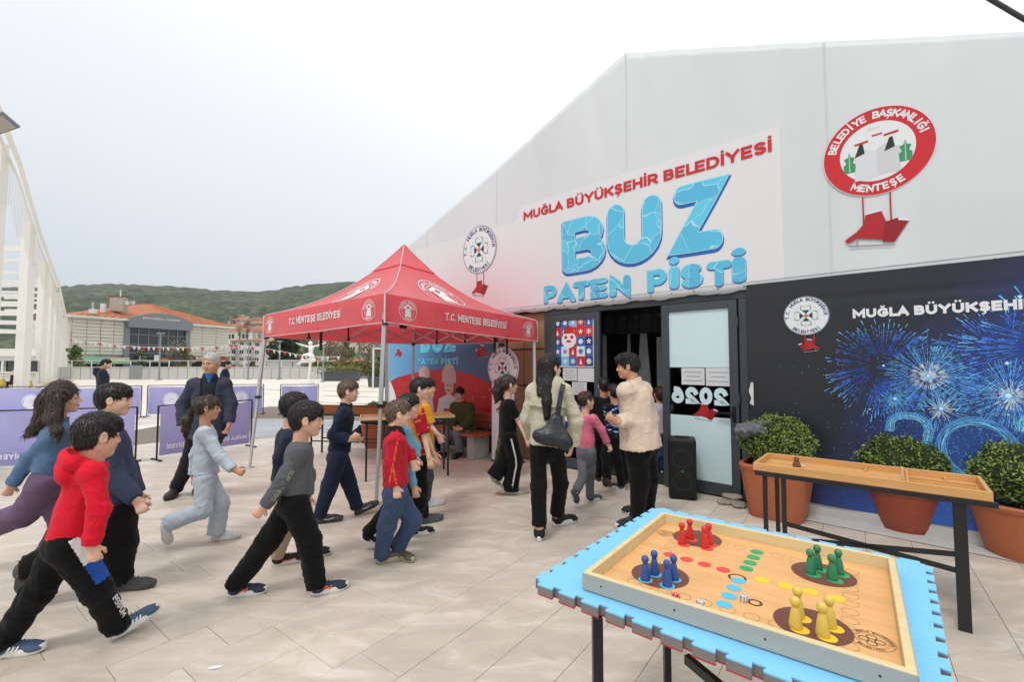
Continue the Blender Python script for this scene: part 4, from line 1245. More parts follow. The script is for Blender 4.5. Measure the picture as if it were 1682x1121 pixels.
for px, py0, py1 in ((152.5, 497, 509), (198, 477, 487)):
 mb = MB(); a = at(px, py1, 70); c = at(px, py0, 70); mb.beam(a, c, .12, .12); mb.build('antenna', WHT, mall)
chim(203, 211, 495, 501, 71, WHT, 'roof_tank'); chim(213, 221, 495, 501, 72, WHT, 'roof_tank')
# ground floor: awnings, shop signs, shopfronts
AWG = mat('green_awning', '#7fae92', rough=0.8, var=0.08); RED_S = mat('red_sign', '#9c2a2b', rough=0.6, var=0.05)
def wbox(name, px0, py0, px1, py1, o0, o1, m, par=mall):
 a = W1.sh(px0, py1); c = W1.sh(px1, py0); mb = MB(); W1.slab(mb, a[0], c[0], max(0.02, a[1]), c[1], o0, o1); return mb.build(name, m, par)
wbox('awning', 118, 587, 172, 594, .0, 1.3, AWG); wbox('awning', 174, 588, 207, 597, 0, 1.0, mat('pale_awning', '#b9b49c', rough=0.8))
wbox('awning_edge', 118, 594.2, 207, 598, 1.0, 1.1, AWG)
for x0, x1 in ((140, 160), (163, 186), (190, 206)): wbox('shopfront', x0, 598, x1, 612, -.12, -.02, DARKV)
wbox('shop_sign', 318, 586, 337, 592, 0, .3, RED_S); wbox('shop_sign', 352, 587, 372, 593, 0, .3, RED_S)
wbox('shopfront', 316, 594, 345, 612, -.12, .0, DARKV); wbox('shopfront', 348, 595, 374, 612, -.12, 0.0, DARKV)
me = fit(text_mesh('BUR', 1, 0.04, 0.02), 0, 1.3, 0, .5); q = W1.sh(320, 591.2)
me.transform(plane_matrix(W1.p(q[0], q[1], .33), W1.u, (0, 0, 1))); child_at(link('sign_lettering', me, WHT), mall)
wbox('canopy_slab', 212, 592, 306, 596, 0, 2.6, FRM); wbox('kiosk_sign', 213, 586, 221, 593, 2.6, 3.0, WHT); wbox('kiosk_sign', 237, 584, 244, 594, 2.6, 3.0, WHT)
wbox('blue_awning', 262, 588, 276, 597, 1.5, 2.9, mat('blue_awning', '#3d4a78', rough=0.8)); wbox('orange_sign', 248, 589, 260, 592, 2.6, 3, mat('orange_sign', '#b8643c'))
# set-back wing at its left
mb = MB()
a = at(106, 560, 70); W0 = Plane((-74, 70, 0), (-62.9, 65.2, 0))
W0.slab(mb, 0, W0.len, 0, 8.3, -5, 0); wg = mb.build('side_wing', PAN, mall)
for k in range(3):
 mb = MB(); q = W0.sh(112, 545 + k * 12); W0.slab(mb, q[0] - .8, q[0] + 1.0, q[1] - .7, q[1] + .5, -.05, .06); mb.build('window', GLS, mall)
# ------------------------------------------------------------------ houses
def house(name, label, px0, px1, eave_py, base_h, Y, wallc, roofc, storeys, group=None, rot=0.0, bays=3, balc=False, rise=0.22, depth=9):
 xl, xr = at(px0, 598, Y).x, at(px1, 598, Y).x; w = xr - xl; ez_ = at((px0 + px1) / 2, eave_py, Y).z
 cx_ = (xl + xr) / 2; zb = base_h
 r_ = empty(name, (cx_, Y + depth / 2, zb), rot); tag(r_, label, 'house', group)
 WM = mat('render_' + wallc, '#' + wallc, rough=0.85, var=0.07, scale=0.5); RM = mat('tile_' + roofc, '#' + roofc, rough=0.9, var=0.18, scale=1.2, bump=0.5, bscale=4, bdist=0.05)
 def pt(name_, m_, fn, par=r_):
  mb = MB(); fn(mb); me = mb.mesh(name_); o = link(name_, me, m_); o.parent = par; return o
 H_ = ez_ - zb
 pt('wall', WM, lambda m: m.box((0, 0, H_ / 2), (w, depth, H_)))
 def rf(m):
  e = .5; hh = H_; k = w * rise
  vs = [(-w/2-e, -depth/2-e, hh+.02), (w/2+e, -depth/2-e, hh+.02), (w/2+e, depth/2+e, hh+.02), (-w/2-e, depth/2+e, hh+.02), (-w/2+depth*.42, 0, hh+k*.9), (w/2-depth*.42, 0, hh+k*.9)]
  if w < depth: vs[4] = (-.05, 0, hh + k); vs[5] = (.05, 0, hh + k)
  m.add(vs, [(0, 1, 5, 4), (1, 2, 5), (2, 3, 4, 5), (3, 0, 4), (3, 2, 1, 0)])
 rr = pt('roof', RM, rf)
 pt('chimney', WM, lambda m: m.box((w * .2, depth * .1, H_ + w * rise * .7), (.7, .7, 1.6)), rr)
 sh_ = H_ / storeys; bw = w / bays
 for s_ in range(storeys):
  for b_ in range(bays):
   x = -w / 2 + bw * (b_ + .5); z = sh_ * (s_ + .5)
   o = pt('window', GLS, lambda m: m.box((x, -depth / 2 - .02, z), (bw * .42, .12, sh_ * .45)))
   pt('frame', WHT, lambda m: m.box((x, -depth / 2 - .10, z), (bw * .05, .06, sh_ * .45)), o)
   if balc and b_ % 2 == 0:
    pt('balcony', WHT, lambda m: m.box((x, -depth / 2 - .7, z - sh_ * .38), (bw * .9, 1.3, sh_ * .32)))
 return r_
house('town_house', 'white balconied apartment house with orange roof right of the panelled building', 377, 428, 560, 0, 98, 'c4c3bf', 'a56a50', 4, bays=4, balc=True, depth=12, rise=.12)
house('town_house', 'lower white house beside the balconied one, half behind the canopy leg', 416, 446, 562, 0, 104, 'bdbbb5', 'a56a50', 3, bays=3, balc=True, depth=10, rise=.18)
house('low_building', 'long single-storey building with orange roof behind the bare trees', 518, 604, 597, 0, 74, '9d9a92', 'a5664c', 1, bays=9, depth=9, rise=.10)
rh = random.Random(21)
vill = []
for k in range(30):
 px = rh.uniform(376, 452); ty = rh.uniform(0, 1); py = 546 - 28 * ty; Y = 150 + 150 * ty
 if k > 23: px = rh.uniform(452, 640); py = 556 - 20 * ty
 vill.append((px, py, Y))
vill.sort(key=lambda v: -v[2])
cols_ = ['bcb8b0', 'c7c2b8', 'b5a79a', 'c2a690']
for k, (px, py, Y) in enumerate(vill):
 w = rh.uniform(7, 13) * 750 / Y / 2
 zt = at(px, py, Y).z
 house('hillside_house', 'small tiled village house among the crowded cluster at the foot of the woods', px - w, px + w, py, max(-0.5, zt - rh.uniform(5, 8)), Y, cols_[k % 4], ['94604f', '9c6b55'][k % 2], 2, group='village houses on the hillside', bays=2, depth=8, rise=.15)
house('yellow_block', 'pale yellow apartment block highest on the slope above the village', 418, 432, 524, 14, 290, 'd0bd7c', 'a8604a', 3, bays=3, depth=10, rise=.05)
# ------------------------------------------------------------------ trees
def leaf_mat(name, c1, c2):
 m = bpy.data.materials.new(name); m.use_nodes = True; N, L = m.node_tree.nodes, m.node_tree.links; b = N['Principled BSDF']
 g = N.new('ShaderNodeNewGeometry'); r = N.new('ShaderNodeValToRGB'); e = r.color_ramp.elements
 e[0].color = (*c1, 1); e[1].color = (*c2, 1); L.new(g.outputs['Random Per Island'], r.inputs[0]); L.new(r.outputs[0], b.inputs['Base Color'])
 b.inputs['Roughness'].default_value = 0.55; b.inputs['Specular IOR Level'].default_value = 0.35
 return m
LEAF = {'dark': leaf_mat('leaf_dark', (0.022, 0.040, 0.020), (0.060, 0.090, 0.035)),
  'mid': leaf_mat('leaf_mid', (0.045, 0.085, 0.025), (0.125, 0.170, 0.050)),
  'yellow': leaf_mat('leaf_yellow', (0.11, 0.12, 0.035), (0.24, 0.22, 0.075)),
  'brown': leaf_mat('leaf_brown', (0.13, 0.10, 0.065), (0.24, 0.19, 0.12)),
  'silver': leaf_mat('leaf_silver', (0.12, 0.145, 0.085), (0.25, 0.27, 0.18))}
BARK = mat('bark', (0.12, 0.09, 0.065), rough=0.95, var=0.25, scale=8, bump=0.7, bscale=20, bdist=0.02)
def leaves_mesh(name, clumps, n, size, seed, shell=0.5):
 """leaf-sized faces through the volume of clumps [(centre, radii)]"""
 r = np.random.default_rng(seed); cs = np.array([c for c, _ in clumps], float); rs = np.array([q for _, q in clumps], float)
 vol = rs.prod(1); k = r.choice(len(cs), n, p=vol / vol.sum())
 d = r.normal(size=(n, 3)); d /= np.linalg.norm(d, axis=1)[:, None]
 rad = (shell + (1 - shell) * r.random(n)) ** 0.6
 rad *= 1 + 0.12 * r.normal(size=n)
 P = cs[k] + d * rs[k] * rad[:, None]
 a = r.normal(size=(n, 3)) + d * 0.4; a /= np.linalg.norm(a, axis=1)[:, None]
 b = np.cross(a, r.normal(size=(n, 3))); b /= np.linalg.norm(b, axis=1)[:, None]
 s = size * r.uniform(0.6, 1.4, n)[:, None]
 V = np.stack([P - a * s, P + b * s * .5, P + a * s, P - b * s * .5], 1).reshape(-1, 3)
 me = bpy.data.meshes.new(name); me.vertices.add(len(V)); me.vertices.foreach_set('co', V.astype(np.float32).ravel())
 me.loops.add(4 * n); me.loops.foreach_set('vertex_index', np.arange(4 * n, dtype=np.int32))
 me.polygons.add(n); me.polygons.foreach_set('loop_start', np.arange(0, 4 * n, 4, dtype=np.int32)); me.update(calc_edges=True)
 return me
def tree(label, px, Y, top_py, half_px, leaf, seed, n=2600, bare=False, group='trees beyond the square', base=0.0, trunk=.35):
 r = random.Random(seed); b = at(px, 598, Y); H_ = at(px, top_py, Y).z - base; W_ = half_px / F * Y
 t = empty('tree', (b.x, Y, base)); tag(t, label, 'tree', group)
 mb = MB(); tips = []
 mb.tube([(0, 0, 0), (r.uniform(-.1, .1), 0, H_ * .3), (r.uniform(-.2, .2), r.uniform(-.2, .2), H_ * .62)], [H_ * .03, H_ * .022, H_ * .012], 7)
 nb_ = 9 if not bare else 18
 for i in range(nb_):
  a = 6.28 * i / nb_ + r.uniform(-.3, .3); z0 = H_ * r.uniform(.25, .6); l = W_ * r.uniform(.55, .95); z1 = min(H_ * .95, z0 + H_ * r.uniform(.15, .38))
  m1 = (math.cos(a) * l * .5, math.sin(a) * l * .5, (z0 + z1) / 2); e_ = (math.cos(a) * l, math.sin(a) * l, z1)
  mb.tube([(0, 0, z0), m1, e_], [H_ * .011, H_ * .007, H_ * .003], 5)
  if bare:
   for q in range(4):
    s_ = Vector(m1).lerp(Vector(e_), q / 4); mb.tube([s_, s_ + Vector((r.uniform(-.3, .3), r.uniform(-.3, .3), r.uniform(.3, .8))) * W_ * .5], [H_ * .004, H_ * .0015], 4)
 o = mb.build('trunk', BARK); o.parent = t
 cl = []
 for i in range(16):
  a = r.uniform(0, 6.28); rad = W_ * r.uniform(0, .72); z = H_ * r.uniform(trunk, .9); k = 1 - abs(z / H_ - .6) * .9
  q = W_ * r.uniform(.22, .42)
  cl.append(((math.cos(a) * rad * k, math.sin(a) * rad * k, z), (q, q, q * .8)))
 cl.append(((0, 0, H_ * .88), (W_ * .3, W_ * .3, H_ * .12)))
 o = link('crown', leaves_mesh('crown', cl, n if not bare else n // 3, max(.10, W_ * .055), seed), LEAF[leaf]); o.parent = t
 return t
tree('dark dense tree at the end of the white pavilion', 122, 58, 566, 13, 'mid', 1)
tree('light green young tree against the green awning', 132, 55, 588, 12, 'yellow', 2, n=1200)
tree('slender grey-green tree before the dark glass bay', 285, 50, 553, 24, 'silver', 3, n=900, bare=True)
tree('small green tree left of the tall lamp post', 233, 50, 575, 9, 'mid', 4, n=900)
tree('olive yellow tree right of the lamp post', 302, 50, 566, 15, 'yellow', 5, n=1600)
tree('reddish shrub-like tree behind the wall near the canopy leg', 415, 50, 590, 8, 'brown', 6, n=800)
tree('big dark evergreen tree above the grey enclosure', 474, 62, 548, 34, 'dark', 7, n=11000, trunk=.08)
tree('dark evergreen tree hanging over the enclosure from the left', 448, 60, 560, 22, 'dark', 8, n=6000, trunk=.1)
tree('yellow green tree behind the dancer statue', 505, 66, 560, 17, 'yellow', 9, n=2600, trunk=.1)
tree('tall bare brown tree right of the dancer statue', 541, 58, 545, 24, 'brown', 10, n=1500, bare=True)
tree('deep green tree between bare ones', 568, 64, 550, 16, 'mid', 11, n=2800, trunk=.3)
tree('bare brown tree before the orange roof', 560, 52, 566, 18, 'brown', 12, n=1100, bare=True)
tree('bare spreading tree near the blue banner', 606, 56, 550, 26, 'silver', 13, n=1600, bare=True)
tree('second bare spreading tree near the blue banner', 630, 60, 556, 20, 'brown', 14, n=1300, bare=True)
tree('dark conifer beside the white frame', 622, 52, 586, 8, 'dark', 15, n=1200, trunk=.1)
for k, (px, Y, ty, hw) in enumerate(((392, 130, 532, 9), (405, 150, 524, 10), (424, 120, 545, 7), (440, 140, 540, 9), (460, 160, 530, 14), (500, 150, 540, 16), (540, 150, 535, 18), (590, 150, 538, 18), (352, 110, 545, 6), (384, 210, 516, 12))):
 tree('distant tree among the village roofs', px, Y, ty, hw, 'dark' if k % 2 else 'mid', 40 + k, n=700, group='distant trees in the village', base=max(0, at(px, ty, Y).z - 9))
# hedge line right behind the wall
mb = leaves_mesh('hedge', [((at(px, 600, 49).x, 49, 1.0), (1.6, .7, .9)) for px in range(515, 640, 12)], 9000, .12, 77)
tag(link('hedge', mb, LEAF['yellow']), 'low clipped yellow green hedge behind the dark planters', 'hedge')
# ------------------------------------------------------------------ the marquee
TENTC = A0 + U * -1.3
tent = empty('marquee', (TENTC.x, TENTC.y, 0), math.atan2(U.y, U.x)); tag(tent, 'large white gabled marquee with printed front and grey metal doors', 'marquee')
PVC = mat('white_pvc', '#cdd1d4', rough=0.5, var=0.05, scale=1.1, bump=0.6, bscale=0.8, spec=0.4, bdist=0.12, stretch=(1, 1, .3), bdet=1.5)
def bulge(s, h):
 k = 0.009 * math.sin(s * 2.1 + h * 1.3) + 0.004 * math.sin(s * 4.3 - h * 1.8 + 1) + 0.0012 * math.sin(s * 9 + h * 1.5)
 # creases running down from the ridge
 for s0, sl_ in ((-1.9, .35), (-1.1, -.1), (-.4, -.45), (.9, -.5), (-3.2, .6), (2.0, -.3)):
  d = (s - s0 - sl_ * (5.5 - h) * .6); k -= 0.024 * math.exp(-(d / .06) ** 2) * max(0, min(1, (h - 4.3) / .7))
 return k + 0.02
RP = [(-7.45, 3.86), (-1.36, 5.96), (2.34, 4.38), (4.7, 3.38)]
def roof_h(s):
 h = float(np.interp(s, [p[0] for p in RP], [p[1] for p in RP]))
 return h - 0.05 * math.sin(math.pi * min(1, max(0, (s + 7.45) / 6.09))) * (s < -1.36)
BOT = 2.41
ns = 150; nh = 36; vs = []
S = np.unique(np.concatenate([np.linspace(-7.45, 4.7, ns), [-1.36]]))
for s in S:
 for j in range(nh):
  h = BOT + (roof_h(s) - BOT) * j / (nh - 1)
  if j == 0: h += 0.012 * math.sin(s * 9) + 0.008 * math.sin(s * 23)
  vs.append(FP(s, h, bulge(s, h)))
fs = [(i * nh + j, (i + 1) * nh + j, (i + 1) * nh + j + 1, i * nh + j + 1) for i in range(len(S) - 1) for j in range(nh - 1)]
me = bpy.data.meshes.new('front_cover'); me.from_pydata(vs, [], fs); o = link('front_cover', me, PVC, smooth=True); child_at(o, tent)
md = o.modifiers.new('thick', 'SOLIDIFY'); md.thickness = 0.012; md.offset = -1
# eyelet seam along the bottom of the cover
mb = MB()
for k in range(42):
 s = -7.3 + k * 0.285; mb.lathe(FP(s, BOT + .055, bulge(s, BOT) + .004), [(0.012, -.003), (0.012, .003)], 8, Matrix.Rotation(R(90), 4, U))
ey = mb.build('eyelets', mat('eyelet', '#8d8f90', rough=0.4, metal=0.6, var=0), tent); tag(ey, kind='stuff')
mb = MB(); hh_ = BOT + .10
for k in range(60):
 s0 = -7.4 + k * .2; s1_ = s0 + .2
 mb.beam(FP(s0, hh_, bulge(s0, hh_) + .002), FP(s1_, hh_, bulge(s1_, hh_) + .002), 0.006, 0.004)
mb.build('hem_seam', mat('seam', '#9fa1a3', rough=0.6), tent)
# roof skins and frame
for k in range(len(RP) - 1):
 a, b = RP[k], RP[k + 1]; mb = MB(); n = 12
 if k == 2: pass
 for i in range(n):
  s0 = a[0] + (b[0] - a[0]) * i / n; s1_ = a[0] + (b[0] - a[0]) * (i + 1) / n
  for j in range(10):
   o0, o1 = -.015 - j * 2.2, -.015 - (j + 1) * 2.2
   sg_ = lambda o_: -.04 * abs(math.sin(o_ / 2.2 * math.pi / 2))
   mb.quad(FP(s0, roof_h(s0) + sg_(o0), o0), FP(s1_, roof_h(s1_) + sg_(o0), o0), FP(s1_, roof_h(s1_) + sg_(o1), o1), FP(s0, roof_h(s0) + sg_(o1), o1))
 mb.build('roof_skin', PVC, tent, smooth=True)
for s in (-7.45, 4.7):
 mb = MB(); mb.quad(FP(s, 0, 0), FP(s, roof_h(s), 0), FP(s, roof_h(s), -22), FP(s, 0, -22)); mb.build('side_wall', PVC, tent)
mb = MB(); mb.quad(FP(-7.45, 0, -22), FP(-7.45, 3.8, -22), FP(4.7, 3.3, -22), FP(4.7, 0, -22)); mb.add([FP(-7.45, 3.8, -22), FP(-1.36, 5.9, -22), FP(4.7, 3.3, -22)], [(0, 1, 2)]); mb.build('rear_wall', PVC, tent)
ALU = mat('aluminium', '#9fa2a5', rough=0.4, metal=0.5, var=0.03)
for s in (-7.35, 4.55, .16):
 mb = MB(); mb.beam(FP(s, 0, -.12), FP(s, BOT + .3, -.12), .10, .16); mb.build('frame_post', ALU, tent)
# welded panel seams of the cover
for s in (-5.9, -3.9, -1.36, .95, 2.4, 3.6):
 mb = MB(); hs_ = np.linspace(BOT + .02, roof_h(s) - .02, 24)
 if s in (-3.9, -1.36): hs_ = np.linspace(4.3 if s > -3 else 4.05, roof_h(s) - .02, 12)
 for a_, b_ in zip(hs_, hs_[1:]): mb.beam(FP(s, a_, bulge(s, a_) + .001), FP(s, b_, bulge(s, b_) + .001), .022, .003, up=tuple(NRM))
 mb.build('panel_seam', mat('seam_weld', '#c3c7ca', rough=.4), tent)
# door frames
DK = mat('anthracite', '#3a4146', rough=0.45, var=0.04, spec=0.5)
FROST = mat('frosted_film', '#c4dbdf', rough=0.35, var=0.02, spec=0.5)
def fb(name, px0, py0, px1, py1, o0, o1, m, par=tent, bevel=0.0, hb=None, ht=None):
 """slab in the plane of the front from one sighting (left, bottom) to another (right, top)"""
 s0, h0 = fac(px0, py0); s1_, h1 = fac(px1, py1)
 if hb is not None: h0 = hb
 if ht is not None: h1 = ht
 mb = MB(); sb(mb, s0, s1_, h0, h1, o0, o1); return mb.build(name, m, par, bevel=bevel)
def sb(mb, s0, s1_, h0, h1, o0, o1):
 vs = [FP(s, h, o) for o in (o0, o1) for s, h in ((s0, h0), (s1_, h0), (s1_, h1), (s0, h1))]
 return mb.add(vs, [(3, 2, 1, 0), (4, 5, 6, 7), (0, 1, 5, 4), (1, 2, 6, 5), (2, 3, 7, 6), (3, 0, 4, 7)])
def part(name, s0, s1_, h0, h1, o0, o1, m, par, bevel=0.0):
 mb = MB(); sb(mb, s0, s1_, h0, h1, o0, o1); return mb.build(name, m, par, bevel=bevel)
X = lambda px, py=650: fac(px, py)[0]
sA, sB, sC, sD, sE = X(893), X(906), X(987), X(1089), X(1214)
part('lintel', sA, sE + .16, 2.335, 2.43, -.10, -.02, DK, tent, .004)
part('door_post', sA, sB, 0.0, 2.33, -.10, -.02, DK, tent, .004); part('door_post', sE + .012, sE + .10, 0, 2.33, -.12, -.01, DK, tent, .004)
part('door_post', sE + .115, sE + .17, 0, 2.36, -.10, -.03, DK, tent, .004)
def door(s0, s1_, par):
 d = empty('door', FP((s0 + s1_) / 2, 0)); d.parent = par; d.matrix_parent_inverse = wmat(par).inverted()
 w = .095
 m_ = DK
 for nm, a in (('stile', (s0, s0 + w, .02, 2.325)), ('stile', (s1_ - w, s1_, .02, 2.325)), ('rail', (s0 + w, s1_ - w, 2.325 - w, 2.325)), ('rail', (s0 + w, s1_ - w, .02, .16))):
  mb = MB(); sb(mb, a[0], a[1], a[2], a[3], -.035, .02); mb.build(nm, m_, d, bevel=.004)
 return d, s0 + w, s1_ - w
dr, g0, g1 = door(sD, sE, tent)
f_hi = fac(1150, 604)[1]; f_lo = fac(1150, 684.5)[1]
def dp(name, s0, s1_, h0, h1, o0, o1, m, par, bevel=0):
 mb = MB(); sb(mb, s0, s1_, h0, h1, o0, o1); return mb.build(name, m, par, bevel=bevel)
glassm = bpy.data.materials.new('clear_glass'); glassm.use_nodes = True
b = glassm.node_tree.nodes['Principled BSDF']; b.inputs['Base Color'].default_value = (.9, .95, .95, 1); b.inputs['Transmission Weight'].default_value = 1.0; b.inputs['Roughness'].default_value = 0.02; b.inputs['IOR'].default_value = 1.1; b.inputs['Alpha'].default_value = .35
dp('frosted_pane', g0, g1, f_hi, 2.23, -.012, -.004, FROST, dr); dp('frosted_pane', g0, g1, .16, f_lo, -.012, -.004, FROST, dr)
dp('clear_pane', g0, g1, f_lo, f_hi, -.012, -.006, glassm, dr)
PAPER = mat('paper', '#c9cccf', rough=0.8, var=0.03)
INK = mat('grey_ink', '#84878c', rough=0.8, var=0)
def paper(s0, s1_, h0, h1, par, lines=4, o=.0, head=None):
 p = dp('notice', s0, s1_, h0, h1, -.003 + o, .0 + o, PAPER, par)
 mb = MB()
 for k in range(lines):
  h = h1 - (h1 - h0) * (k + 1) / (lines + 1); w_ = (s1_ - s0) * (.62 if k % 2 else .8); c = (s0 + s1_) / 2
  sb(mb, c - w_ / 2, c + w_ / 2, h - .004, h + .004, .0005 + o, .0015 + o)
 t = mb.build('printed_lines', INK, p)
 return p
ph = fac(1150, 605)[1]; pl = fac(1150, 633)[1]
paper(X(1120), X(1158), pl, ph, dr, 3); paper(X(1160), X(1201), pl - .005, ph + .003, dr, 3)
# the year cut from frosted film, read from inside
for i, chh in enumerate('6202'):
 pass
yr = text_mesh('2026', 1, wt=.30, wide=1.35); fit(yr, 0, X(1199) - X(1103), fac(1150, 665)[1], fac(1150, 636)[1])
yr.transform(Matrix.Translation((X(1199), 0, -.002)) @ Matrix.Diagonal((-1, 1, 1, 1))); yr.flip_normals()
yr.transform(FACM); child_at(link('year_lettering', yr, FROST), dr)
# handle
hs0, hh0 = fac(1197, 679)
mb = MB(); sb(mb, sE - .07, sE - .03, hh0 - .10, hh0 + .08, .02, .032); sb(mb, sE - .23, sE - .03, hh0 - .012, hh0 + .012, .055, .075); sb(mb, sE - .06, sE - .04, hh0 - .01, hh0 + .01, .03, .06)
mb.build('handle', mat('black_plastic', '#16181a', rough=0.4, var=0), dr, bevel=.003)
for k in (0.35, 1.1, 2.0):
 mb = MB(); mb.tube([FP(sE + .005, k, .028), FP(sE + .005, k + .12, .028)], .012, 8); mb.build('hinge', DK, dr)
# left leaf with the poster
dl, g0, g1 = door(sB + .005, sC - .005, tent)
dp('clear_pane', g0, g1, .16, 2.23, -.012, -.006, glassm, dl)
poster = dp('poster', X(908.5) , X(976.5), fac(940, 603.5)[1], fac(940, 519)[1], .0, .004, mat('poster_white', '#cfd2d6', rough=0.5, var=0), dl)
BLUES = [mat('print_blue', '#2f63a8', rough=.5, var=0), mat('print_navy', '#28356f', rough=.5, var=0), mat('print_sky', '#7fb0d8', rough=.5, var=0), mat('print_red', '#c0292e', rough=.5, var=0), mat('print_white', '#d9dcdf', rough=.5, var=0)]
ps0, ps1 = X(910.5), X(975); ph0, ph1 = fac(942, 602)[1], fac(942, 521.5)[1]
grid = ['10230', '30333', '10301', '04340', '12031']
def flat(par, name, polys, m, M, z):
 mb = MB()
 for p in polys: mb.prism(p, z, z + .0008, M)
 return mb.build(name, m, par)
def star(cx, cy, r, n=5, inner=.42, rot=90):
 return [(cx + (r if k % 2 == 0 else r * inner) * math.cos(R(rot + 180 * k / n)), cy + (r if k % 2 == 0 else r * inner) * math.sin(R(rot + 180 * k / n))) for k in range(2 * n)]
def flake(cx, cy, r, w=.16):
 out = []
 for k in range(4):
  a = R(45 * k); dx, dy = math.cos(a), math.sin(a); nx_, ny_ = -dy * w * r, dx * w * r
  out.append([(cx - dx * r + nx_, cy - dy * r + ny_), (cx - dx * r - nx_, cy - dy * r - ny_), (cx + dx * r - nx_, cy + dy * r - ny_), (cx + dx * r + nx_, cy + dy * r + ny_)])
 return out
def tree_shape(cx, cy, r): return [[(cx - r * .7 + r * .2 * k, cy - r + .55 * r * k), (cx + r * .7 - r * .2 * k, cy - r + .55 * r * k), (cx, cy - r + .55 * r * k + .8 * r)] for k in range(3)]
def ngon(cx, cy, r, n=12, ry=None): return [(cx + r * math.cos(6.2832 * k / n), cy + (ry or r) * math.sin(6.2832 * k / n)) for k in range(n)]
cw, chh = (ps1 - ps0) / 5, (ph1 - ph0) / 5
for j in range(5):
 for i in range(5):
  ci = int(grid[j][i]); x0 = ps0 + cw * i; y0 = ph1 - chh * (j + 1); cx_, cy_ = x0 + cw / 2, y0 + chh / 2; r_ = cw * .34
  zz_ = .0042
  sq = flat(poster, 'picture_square', [[(x0 + .001, y0 + .001), (x0 + cw - .001, y0 + .001), (x0 + cw - .001, y0 + chh - .001), (x0 + .001, y0 + chh - .001)]], BLUES[ci], FACM, zz_)
  fgm = BLUES[4] if ci != 4 else BLUES[(0, 3)[(i + j) % 2]]
  k = (i * 3 + j * 2) % 5
  sh_ = [flake(cx_, cy_, r_), [star(cx_, cy_, r_)], tree_shape(cx_, cy_, r_ * .9), [ngon(cx_, cy_, r_ * .8), ], flake(cx_, cy_, r_, .1)][k]
  for q_, poly in enumerate(sh_):
   pass
  mb = MB()
  for q_, poly in enumerate(sh_): mb.prism(poly, zz_ + .0009 + q_ * .0003, zz_ + .0011 + q_ * .0003, FACM)
  mb.build('picture_motif', fgm, sq)
# bearded winter figure across the middle squares
cx_, cy_ = ps0 + cw * 2.0, ph1 - chh * 2.1
flat(poster, 'figure_beard', [ngon(cx_, cy_ - .03, cw * .95, 16, chh * .85)], BLUES[4], FACM, .0062)
flat(poster, 'figure_hat', [[(cx_ - cw * .7, cy_ + chh * .45), (cx_ + cw * .8, cy_ + chh * .45), (cx_ + cw * .5, cy_ + chh * 1.1), (cx_, cy_ + chh * 1.3), (cx_ - cw * .5, cy_ + chh)]], BLUES[3], FACM, .0074)
flat(poster, 'figure_cheeks', [ngon(cx_ - cw * .4, cy_ + .01, cw * .2), ngon(cx_ + cw * .4, cy_ + .01, cw * .2), ngon(cx_, cy_ - chh * .35, cw * .35, 12, chh * .13)], BLUES[3], FACM, .0074)
a = lambda py: fac(950, py)[1]
paper(X(925), X(948), a(626), a(605), dl, 4, .004); paper(X(949), X(977), a(627), a(605), dl, 0, .003); paper(X(940), X(964), a(649), a(628), dl, 5, .005)
lowp = dp('poster', X(925), X(976), .33, .95, .0, .004, mat('poster_white', '#cfd2d6'), dl)
for i in range(4):
 for j in range(5):
  s_ = X(927) + i * (X(974) - X(927)) / 4; w_ = (X(974) - X(927)) / 4
  flat(lowp, 'picture_square', [[(s_, .35 + j * .117), (s_ + w_ - .002, .35 + j * .117), (s_ + w_ - .002, .35 + j * .117 + .115), (s_, .35 + j * .117 + .115)]], BLUES[(i * 2 + j * 3) % 5], FACM, .0042)
# dark room within
ROOM = mat('dark_drape', '#34373a', rough=0.95, var=0.3, scale=3)
part('room_back', -3.0, 1.2, 0, 3.0, -3.6, -3.5, ROOM, tent); part('room_side', -3.0, -2.95, 0, 3.0, -3.5, -.3, ROOM, tent); part('room_side', 1.15, 1.2, 0, 3, -3.5, -.3, ROOM, tent)
part('room_ceiling', -3.0, 1.2, 2.75, 2.8, -3.5, -.02, ROOM, tent)
part('room_floor', -3.0, 1.2, -.005, .006, -3.5, -.35, mat('room_floor', '#2a2a28', rough=.7), tent)
turf = part('turf_strip', sC, sE, .004, .025, -.34, -.06, mat('turf', '#24381c', rough=.95, var=.3, scale=60, bump=1, bscale=200), tent)
NET = mat('pale_curtain', '#c4c5c6', rough=0.9, var=0.15, scale=5)
def curtain(s0, s1_, o, h0, h1, m, par=tent, folds_=9, amp=.04, name='curtain', gather=0.0):
 mb = MB(); n = folds_ * 6; vs = []
 for i in range(n + 1):
  t = i / n; s = s0 + (s1_ - s0) * t
  for j, h in enumerate((h0, (h0 + h1) / 2, h1)):
   g_ = gather * (j / 2); ss = s + ((s0 + s1_) / 2 - s) * g_
   vs.append(FP(ss, h, o + amp * math.sin(t * folds_ * 6.283) * (1 - .4 * j / 2)))
 mb.add(vs, [(i * 3 + j, (i + 1) * 3 + j, (i + 1) * 3 + j + 1, i * 3 + j + 1) for i in range(n) for j in range(2)])
 return mb.build(name, m, par, smooth=True)
curtain(-2.9, 1.1, -3.3, 0, 2.74, ROOM, folds_=26, amp=.06)
def deep(px, o_):
 q_ = Plane(tuple(FP(-4, 0, o_)), tuple(FP(2, 0, o_))); return q_.sh(px, 600)[0] - 4
curtain(deep(1040, -1.2), deep(1076, -1.2), -1.2, .3, 2.25, NET, folds_=5, amp=.03, gather=.8)
curtain(deep(1030, -1.3), deep(1037, -1.3), -1.3, 1.0, 2.3, NET, folds_=3, amp=.02, gather=.5)
curtain(deep(990, -1.2), deep(997, -1.2), -1.2, .3, 2.1, NET, folds_=3, amp=.02, gather=.1)
